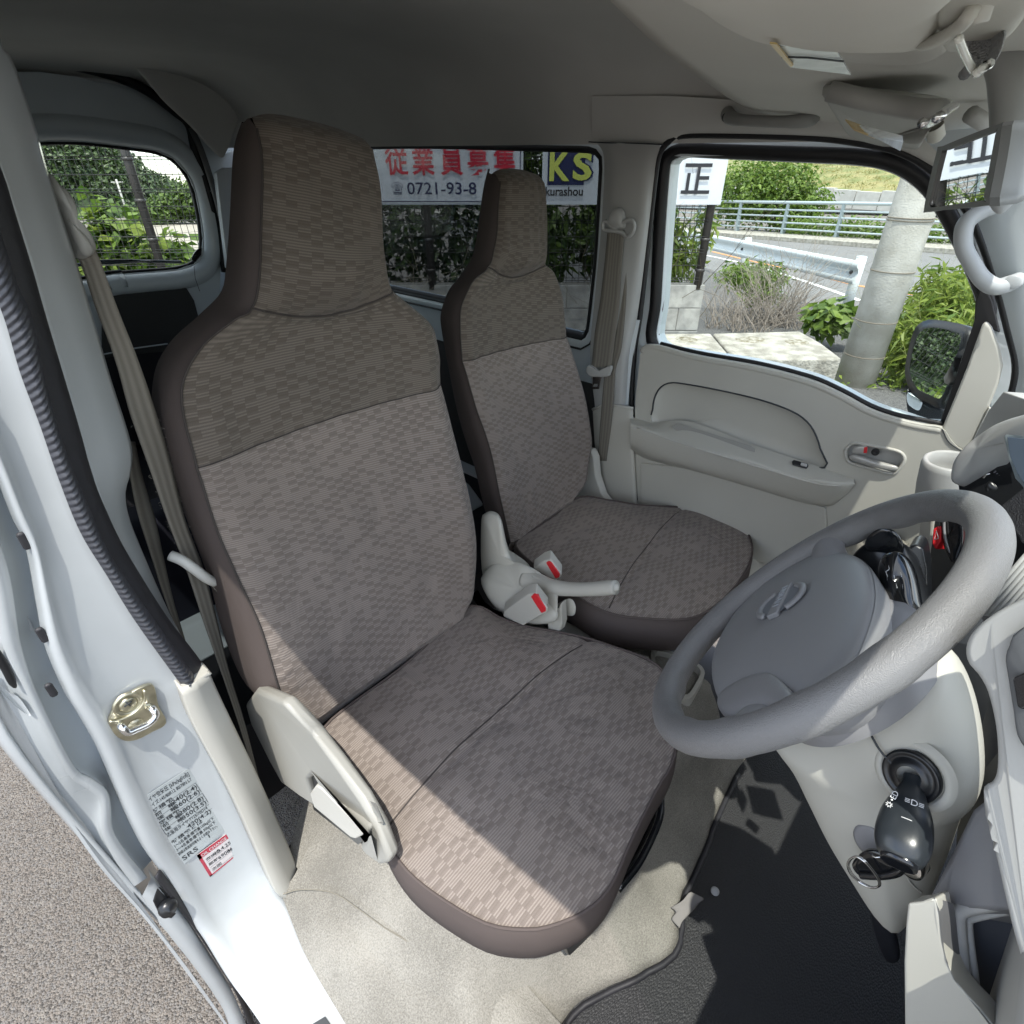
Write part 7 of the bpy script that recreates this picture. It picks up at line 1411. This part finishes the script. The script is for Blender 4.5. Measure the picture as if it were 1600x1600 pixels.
stxt('letter', 'K', (3.4519,3.349,1.4585), .165, .20, s_yel, s2, off=.03)
stxt('letter_shadow', 'S', (3.5882,3.2037,1.4584), .16, .20, s_navy, s2, off=.045)
stxt('letter', 'S', (3.5786,3.2098,1.463), .155, .195, s_yel, s2, off=.03)
stxt('name', 'kurashou', (3.433,3.3698,1.3535), .31, .066, s_blk, s2, off=.02)
s3 = board('character_sign', Vector((4.0469,2.71,1.2923)), Vector((4.4285,2.2906,1.2923)), zb, zb+.40, 'white signboard with one black brush character at the left of the clear window')
stxt('character', '正', (4.1844,2.544,1.3673), .235, .215, s_blk, s3, off=.014)
# hedge and vines behind the fence
def blob(s, z, d, rs, rd, rz):
    c = FPt(s, z, d); return (c.x, c.y, c.z, max(rs*.8, rd), max(rs*.8, rd), rz)
hd = thing('hedge', FPt(s_end-.6, .3, .5), 'bright green leafy hedge behind the mesh fence under the black character sign', 'hedge')
leaves('foliage', [blob(s_end-.38-k*.5, .95+.1*(k % 2), .5, .38, .3, .45) for k in range(3)]+[blob(s_end-.45-k*.5, 1.7, .8, .35, .3, .35) for k in range(3)], 3600, .13, leaf_mid, hd, seed=4, asp=.35, droop=.6)
leaves('foliage', [blob(s_end+.08, 1.05, .4, .13, .13, .26), blob(s_end-.1, .8, .3, .25, .15, .2)], 260, .12, leaf_bright, hd, seed=8, asp=.3, droop=.8)
leaves('foliage_bright', [blob(s_end-.3-k*.4, .9, .35, .3, .2, .35) for k in range(2)], 420, .12, leaf_bright, hd, seed=81, asp=.32, droop=.6)
twigs('stems', FPt(s_end-.5, .0, .45), 40, 2.0, (.6, .4), mat('stem_brown', (.10, .08, .05), .8), hd, seed=4)
h2 = thing('vine_hedge', FPt(-1.0, .1, .7), 'dark vine covered hedge behind the fence seen through the tinted window', 'hedge')
leaves('foliage', [blob(s_end-1.7-k*.5, .95, .7, .42, .35, .6) for k in range(5)]+[blob(s_end-1.9-k*.5, 1.75, 1.0, .42, .4, .5) for k in range(5)], 5200, .10, leaf_dark, h2, seed=5, asp=.7)
twigs('stems', FPt(s_end-2.6, .4, .28), 70, 1.1, (1.1, .9), mat('dry_vine', (.34, .30, .23), .8), h2, seed=7, r0=.003, kink=.6)
leaf_tree0 = leaf_mat('leaf_kudzu', (.045, .10, .012), (.17, .26, .04), .4)
kz = thing('kudzu', FPt(-3.6, 0, 1.0), 'large leaved green kudzu climbing behind the fence in the rear window', 'climbing plant')
leaves('foliage', [blob(-3.55-k*.42, .62-.05*(k == 0)+.08*math.sin(k*1.7), .8, .36, .35, .58-.16*(k == 0)+.06*math.sin(k*2.3)) for k in range(5)], 4200, .12, leaf_tree0, kz, seed=6, asp=.95, up=.9)
leaves('foliage', [blob(-3.1, .35, .5, .25, .2, .35), blob(-2.9, .2, .4, .2, .2, .2)], 260, .14, leaf_mid, kz, seed=61, asp=.6, up=.9)
leaves('foliage_pale', [blob(-3.5-k*.45, .7+.1*math.sin(k*2.1), .6, .3, .22, .5) for k in range(5)], 480, .12, leaf_bright, kz, seed=9, asp=.95, up=.9)
twigs('stems', FPt(-3.8, -.2, .8), 40, 1.5, (.8, .7), mat('vine_green', (.12, .16, .05), .7), kz, seed=3, r0=.005, kink=.5)
bs2 = thing('bush', (13.588,39.4209,-1.9432), 'row of green bushes across the gravel in the right of the rear window', 'bush')
cbp = [(12.8836,42.5563,-2.0265), (12.8213,40.2634,-1.9432), (13.6341,40.5267,-1.984), (14.4808,40.8011,-2.0265), (15.0132,40.216,-2.0265), (15.5456,39.6309,-2.0265)]
leaves('foliage', [(p[0], p[1]+.8, p[2]+.55+.12*k, 1.0, 1.0, .75+.13*k) for k, p in enumerate(cbp[:0])]+[(p[0], p[1]+.8, p[2]+.35+.20*k, .9, .9, .55+.17*k) for k, p in enumerate(cbp)], 5200, .26, leaf_mid, bs2, seed=12, asp=.6)
twigs('stems', (cbp[2][0], cbp[2][1]+1, cbp[2][2]), 20, 1.2, (1.5, .6), mat('bush_stem', (.1, .08, .05), .8), bs2, seed=13, r0=.01)
st(slab('gravel_lot', [(3.3263,14.4417,-0.6526),(4.4746,13.1797,-0.6526),(15.0063,37.4615,-1.9171),(12.5999,42.4501,-1.9997)], (0, 0, -.006), gravel, bevel=0))
# wooded hill
r = random.Random(21)
hdir = Vector((17.877,79.2621,-3.5145)); hdir.x += .68; hdir.z = 0; hdir.normalize(); hside = Vector((hdir.y, -hdir.x, 0))
hb0 = cam0+hdir*62
def hillz(s, t):   # sideways, depth
    K = [(-70, 18), (-10, 14), (0, 9.5), (2, 7.2), (3.9, 5), (5.7, 4.0), (7.2, 2.9), (10, 1.1), (14, .8), (80, .8)]
    for (a, ha), (b, hb_) in zip(K, K[1:]):
        if a <= s <= b: hh = lerp(ha, hb_, (s-a)/(b-a))
    return gz(hb0+hside*s)+(1-math.exp(-max(t+1, 0)/3.5))*hh + .25*math.sin(s*.9)
A = [[hb0+hside*s+hdir*t+Vector((0, 0, hillz(s, t)-1)) for s in [-60+i*2.2 for i in range(48)]] for t in [-3, 0, 2, 4, 7, 10, 14, 19, 25, 32, 40]]
st(gmesh('hill', A, mat('hill_soil', (.03, .05, .02), .95)))
bl = []
for _ in range(520):
    s_ = r.uniform(-13, 13); t_2 = r.uniform(-1, 14); z_ = hillz(s_, t_2)
    p = hb0+hside*s_+hdir*t_2; q = r.uniform(.6, 1.25)*(1 if s_ < 6 else .7); bl.append((p.x, p.y, z_-1+q*.5, q, q, q*1.1))
leaves('woodland', bl, 60000, .38, leaf_hill, None, seed=22, asp=.6, kind='stuff', shell=.8)
pb = Vector((11.5436,41.6676,-1.9432)); up_ = thing('utility_pole', tuple(pb), 'thin pale leaning utility pole in front of the wooded hill', 'utility pole')
tube('shaft', [pb, pb+Vector((0, 0, 2.35))], .05, concrete_far, up_, n=8)
tube('crossarm', [pb+Vector((0, 0, 2.2))-hside*.3, pb+Vector((0, 0, 2.2))+hside*.3], .03, concrete_far, up_, n=6)
hb_ = Vector((16.4193,62.9877,-2.884)); hs = thing('distant_house', tuple(hb_), 'small distant house with a reddish roof under the hill', 'house')
obox('wall', hb_-hside*1.2, hside*2.4, hdir*2, (0, 0, .55), concrete_far, hs, bevel=0)
obox('roof', hb_-hside*1.3+Vector((0, 0, .552)), hside*2.6, hdir*2.2, (0, 0, .25), mat('red_roof', (.25, .09, .09), .7), hs, bevel=0)
# ================================================================ roadside seen through the passenger window
concrete.node_tree.nodes  # (rough concrete shared by blocks and kerb)
bkA = thing('concrete_block', (3.8729,2.1963,0.25), 'long weathered concrete block left of the dark joint beside the fence wall', 'concrete block')
slab('block_body', [(3.9267,2.7133,0.25),(4.4382,2.1674,0.25),(3.9254,1.7586,0.25),(3.577,2.4932,0.25)], (0, 0, -.55), concrete, bkA, bevel=.022, seg=3)
moss = mat('moss_stain', (.14, .12, .07), .95, vscale=30, col2=(.36, .34, .29), detail=8, bump=1, bscale=90, bdist=.004)
pillow('stain_ledge', [(4.0552,2.3257,0.249),(4.1704,2.2919,0.249),(4.1752,2.1938,0.249),(4.1152,2.1389,0.249),(4.0024,2.2036,0.249)], .010, moss, bkA, normal=(0, 0, 1), n=30)
bkB = thing('concrete_block', (4.3946,1.623,0.25), 'weathered concrete block with mossy ledges beside the round concrete pole', 'concrete block')
slab('block_body', [(4.4502,2.1542,0.25),(5.0721,1.5859,0.25),(4.7893,1.3044,0.25),(4.4417,1.0385,0.25),(4.1938,1.286,0.25),(3.9944,1.53,0.25),(3.9229,1.7355,0.25)], (0, 0, -.55), concrete, bkB, bevel=.022, seg=3)
for L_ in ([(4.3953,1.9213,0.249),(4.5537,1.8706,0.249),(4.5983,1.7595,0.249),(4.5199,1.6941,0.249),(4.3623,1.7788,0.249)], [(4.6345,1.5682,0.249),(4.7502,1.5313,0.249),(4.7699,1.4493,0.249),(4.6972,1.3817,0.249),(4.567,1.4671,0.249)]):
    pillow('stain_ledge', L_, .010, moss, bkB, normal=(0, 0, 1), n=30)
plb = Vector((5.5761,1.0962,-0.2811))
pol = thing('concrete_pole', tuple(plb), 'thick round concrete utility pole with thin steel bands beyond the passenger window', 'utility pole')
pm = mat('pole_concrete', (.36, .345, .30), .88, vscale=5, detail=8, col2=(.50, .485, .44), bump=.7, bscale=70, bdist=.006, spec=.2)
PR = .172
tube('shaft', [plb+Vector((0, 0, -.05)), plb+Vector((0, 0, 1.2)), plb+Vector((0, 0, 3.6))], [PR+.006, PR+.001, PR-.009], pm, pol, n=40)
rust = mat('band_rust', (.20, .17, .13), .6)
for z in (.30, .62, 1.05, 1.45, 1.47, 1.80):
    lathe('band', plb+Vector((0, 0, z)), (0, 0, 1), [(0, PR), (0, PR+.007), (.007, PR+.007), (.007, PR)], rust, pol, n=40)
gr = thing('guardrail', tuple(gp(g1)), 'pale blue steel guardrail on round posts along the near edge of the road', 'guardrail')
prf = [(.0, .80), (-.035, .79), (-.05, .73), (-.01, .68), (.0, .64), (-.01, .60), (-.05, .55), (-.035, .49), (0, .48)]
ga, gb = g1-gd*8, g2+gd*.15
gmesh('beam', [[gp(q)+gn*x+Vector((0, 0, z)) for x, z in prf] for q in [ga.lerp(gb, i/6) for i in range(7)]], guard_m, gr, solid=.004)
for p in (g2, g1, g1-gd*3.6, g1-gd*7.2):
    b_ = gp(p)+gn*.08
    tube('post', [b_, b_+Vector((0, 0, .84))], .07, guard_m, gr, n=14)
    lathe('post_cap', b_+Vector((0, 0, .84)), (0, 0, 1), [(0, .072), (.012, .066), (.02, .0)], guard_m, gr, n=14)
    lathe('bolt', gp(p)+Vector((0, 0, .64)), -gn, [(.0, .028), (.03, .026), (.045, .0)], post_m, gr, n=10)
rl = thing('bridge_railing', tuple(gp(r1)), 'blue-grey five bar railing along the far side of the road', 'railing')
rail_l = mat('rail_paint_light', (.42, .48, .50), .4, .2)
for z in (.35, .58, .82, 1.05, 1.32):
    tube('bar', [gp(r1-rd_*10, z), gp(r1+rd_*26, z)], .06 if z > 1.2 else .034, rail_l, rl, n=10)
for k in range(13):
    p = r1-rd_*8+rd_*(2.45*k)
    slab('post', [gp(p, .15)-rn*.05, gp(p, .15)+rn*.16, gp(p, 1.3)+rn*.03, gp(p, 1.3)-rn*.05], rd_*.10, rail_m, rl, bevel=.005)
pq = [(34.4146,16.5328,-1.9432),(45.1473,4.7377,-1.9432),(181.7486,0.6428,-7.093),(172.0002,92.7474,-9.9633)]
paving_ = [Vector(p) for p in pq]
bline(r1, r2, 3.0, 26, -.02, 'riverside_paving', concrete_far, -60, 60)
# far bank: block wall, grass slope, trees, buildings
w1 = r1+rn*30
rw = thing('retaining_wall', tuple(gp(w1)), 'low pale concrete retaining wall of blocks across the river bank', 'wall')
def up2(q, z): return Vector((q.x, q.y, z))
for k in range(46):
    obox('wall_block', up2(w1-rd_*50+rd_*(2.2*k), gz(w1)-.2), rd_*2.12, rn*.6, (0, 0, 1.4+.08*math.sin(k*1.9)), concrete_far, rw, bevel=.01)
gm_ = mat('dry_grass_bank', (.13, .16, .05), .95, vscale=.6, detail=9, col2=(.28, .25, .11), bump=1, bscale=8, bdist=.1)
zw = gz(w1)+1.0
st(grid('grass_bank', [[up2(w1+rd_*s+rn*.7, zw) for s in (-60, -20, 20, 60)], [up2(w1+rd_*s+rn*7, zw+1.6+.1*math.sin(s)) for s in (-60, -20, 20, 60)], [up2(w1+rd_*s+rn*16, zw+2.2) for s in (-60, -20, 20, 60)]], gm_, nu=20, nv=10))
leaves('bank_grass', [tuple(up2(w1+rd_*s+rn*(2+2*(s % 4)), zw+.5+.45*(s % 4)))+(1.8, 1.8, .15) for s in range(-30, 30)], 9000, .35, leaf_mat('leaf_straw', (.16, .17, .04), (.40, .34, .12), .2), None, seed=31, asp=.12, up=.1, kind='stuff')
leaves('far_trees', [tuple(up2(w1+rd_*(s*2.4)+rn*(18+2*math.sin(s)), zw+2.4+.5*math.sin(s*1.7)))+(2.2, 2.2, 1.2+.4*math.sin(s*2.3)) for s in range(-24, 24)], 12000, .45, leaf_mid, None, seed=33, kind='stuff')
for k, s_ in enumerate((-6, 6, 22)):
    b_ = up2(w1+rd_*s_+rn*30, zw)
    fb = thing('distant_building', tuple(b_), ('pale distant building furthest left above the grass bank', 'pale distant building in the middle above the grass bank', 'pale distant building furthest right above the grass bank')[k], 'building')
    obox('wall', b_, rd_*(4+k), rn*3, (0, 0, 6.2-k*.4), concrete_far, fb, bevel=0)
    for i in range(4):
        for j in range(3):
            obox('window', b_+rd_*(.4+i*.95)-rn*.03+Vector((0, 0, 2.2+j*1.3)), rd_*.5, rn*.02, (0, 0, .6), post_m, fb, bevel=0)
# trees and bushes
c0_ = Vector((28.2635,10.8984,-1.5061)); c0_ = c0_+rn*1.6
bA = thing('tree', tuple(c0_), 'dense bright green tree standing behind the railing at the left of the clear window', 'tree')
leaf_tree = leaf_mat('leaf_fresh', (.06, .12, .015), (.20, .29, .045), .4)
leaves('crown', [(c0_.x, c0_.y, c0_.z+.9, 1.5, 1.5, 1.0), (c0_.x+.3, c0_.y+.6, c0_.z+2.0, 1.7, 1.7, 1.1), (c0_.x+.9, c0_.y-.7, c0_.z+1.2, 1.1, 1.1, .9), (c0_.x-.8, c0_.y+1.8, c0_.z+1.6, 1.8, 1.8, 1.5)], 9000, .22, leaf_tree, bA, seed=41, asp=.5)
tube('trunk', [c0_+Vector((0, 0, -.2)), c0_+Vector((.1, .1, 1.4))], .14, mat('bark', (.09, .07, .05), .9), bA, n=8)
bB = thing('bush', tuple(gp(r1+rd_*5)), 'low green bushes growing up through the railing right of the bright tree', 'bush')
leaves('foliage', [tuple(gp(r1+rd_*s+rn*.9, .35))+(.9, .9, .55) for s in (2.2, 3.4, 4.6, 6.0, 7.6, 9.0, 10.5, 12, 13.5, 15)], 7000, .19, leaf_tree, bB, seed=43, asp=.4)
p = Vector((8.3945,3.3967,-0.4715)); 
bC = thing('shrub', tuple(p), 'small green shrub in front of the first guardrail post', 'shrub')
leaves('foliage', [(p.x+.1, p.y, p.z+.55, .5, .55, .22), (p.x-.3, p.y-.3, p.z+.4, .3, .35, .18)], 1300, .11, leaf_tree, bC, seed=44, asp=.4)
twigs('stems', (p.x, p.y, p.z), 14, .6, (.3, .3), bpy.data.materials['stem_brown'], bC, seed=45)
p = Vector((7.4157,2.9899,-0.4192)); bD = thing('dry_bush', tuple(p), 'grey leafless bush of dry twigs between the block and the guardrail', 'bush')
dry = mat('dry_twig', (.30, .26, .22), .85)
twigs('twigs', (p.x, p.y, p.z), 150, .95, (.4, .4), dry, bD, seed=46, r0=.006, kink=.35)
p2 = Vector((7.9902,2.6841,-0.4307)); twigs('twigs', tuple(p2), 130, 1.45, (.28, .34), dry, bD, seed=47, r0=.007, kink=.22)
p = Vector((6.9064,1.7834,-0.3569)); bE = thing('broad_leaf_weed', tuple(p), 'broad leaved green weed behind the corner of the concrete block beside the pole', 'weed')
leaves('foliage', [(p.x, p.y, p.z+.36, .28, .30, .2)], 200, .15, leaf_tree, bE, seed=48, asp=.8, up=1)
bF = thing('tall_weeds', (6.0303,0.597,-0.2811), 'tall yellow-green weeds crowding the right side of the clear window', 'weeds')
wv_ = [(q[0], q[1], q[2]+.35, .24, .26, .42) for q in [(5.8803,0.7618,-0.2811),(5.7206,0.5698,-0.2682),(6.1588,0.4557,-0.2811),(6.6758,0.9505,-0.3186),(7.0243,0.7683,-0.3257),(7.411,0.5518,-0.333),(8.2889,0.5087,-0.3655)]]
wv_ += [(q[0], q[1], q[2]+.70, .22, .24, .36) for q in [(6.2453,0.6904,-0.2927),(6.8078,0.6121,-0.3118),(7.4358,0.5246,-0.333),(7.0894,0.9053,-0.333)]]
leaves('foliage', wv_, 6500, .15, leaf_bright, bF, seed=49, asp=.22, droop=.3, up=.3, shell=.1)
twigs('stems', (6.2896,0.6417,-0.2927), 70, 1.2, (.4, .6), mat('weed_stem', (.25, .27, .10), .8), bF, seed=50, r0=.005)
bG = thing('wall_foot_weeds', (5.4272,1.1965,-0.2789), 'low weeds at the foot of the concrete pole', 'weeds')
leaves('foliage', [(q[0], q[1], q[2]+.04, .22, .22, .08) for q in [(5.4596,1.2884,-0.2834),(5.6438,0.8959,-0.2767)]], 200, .07, leaf_bright, bG, seed=51, asp=.4)
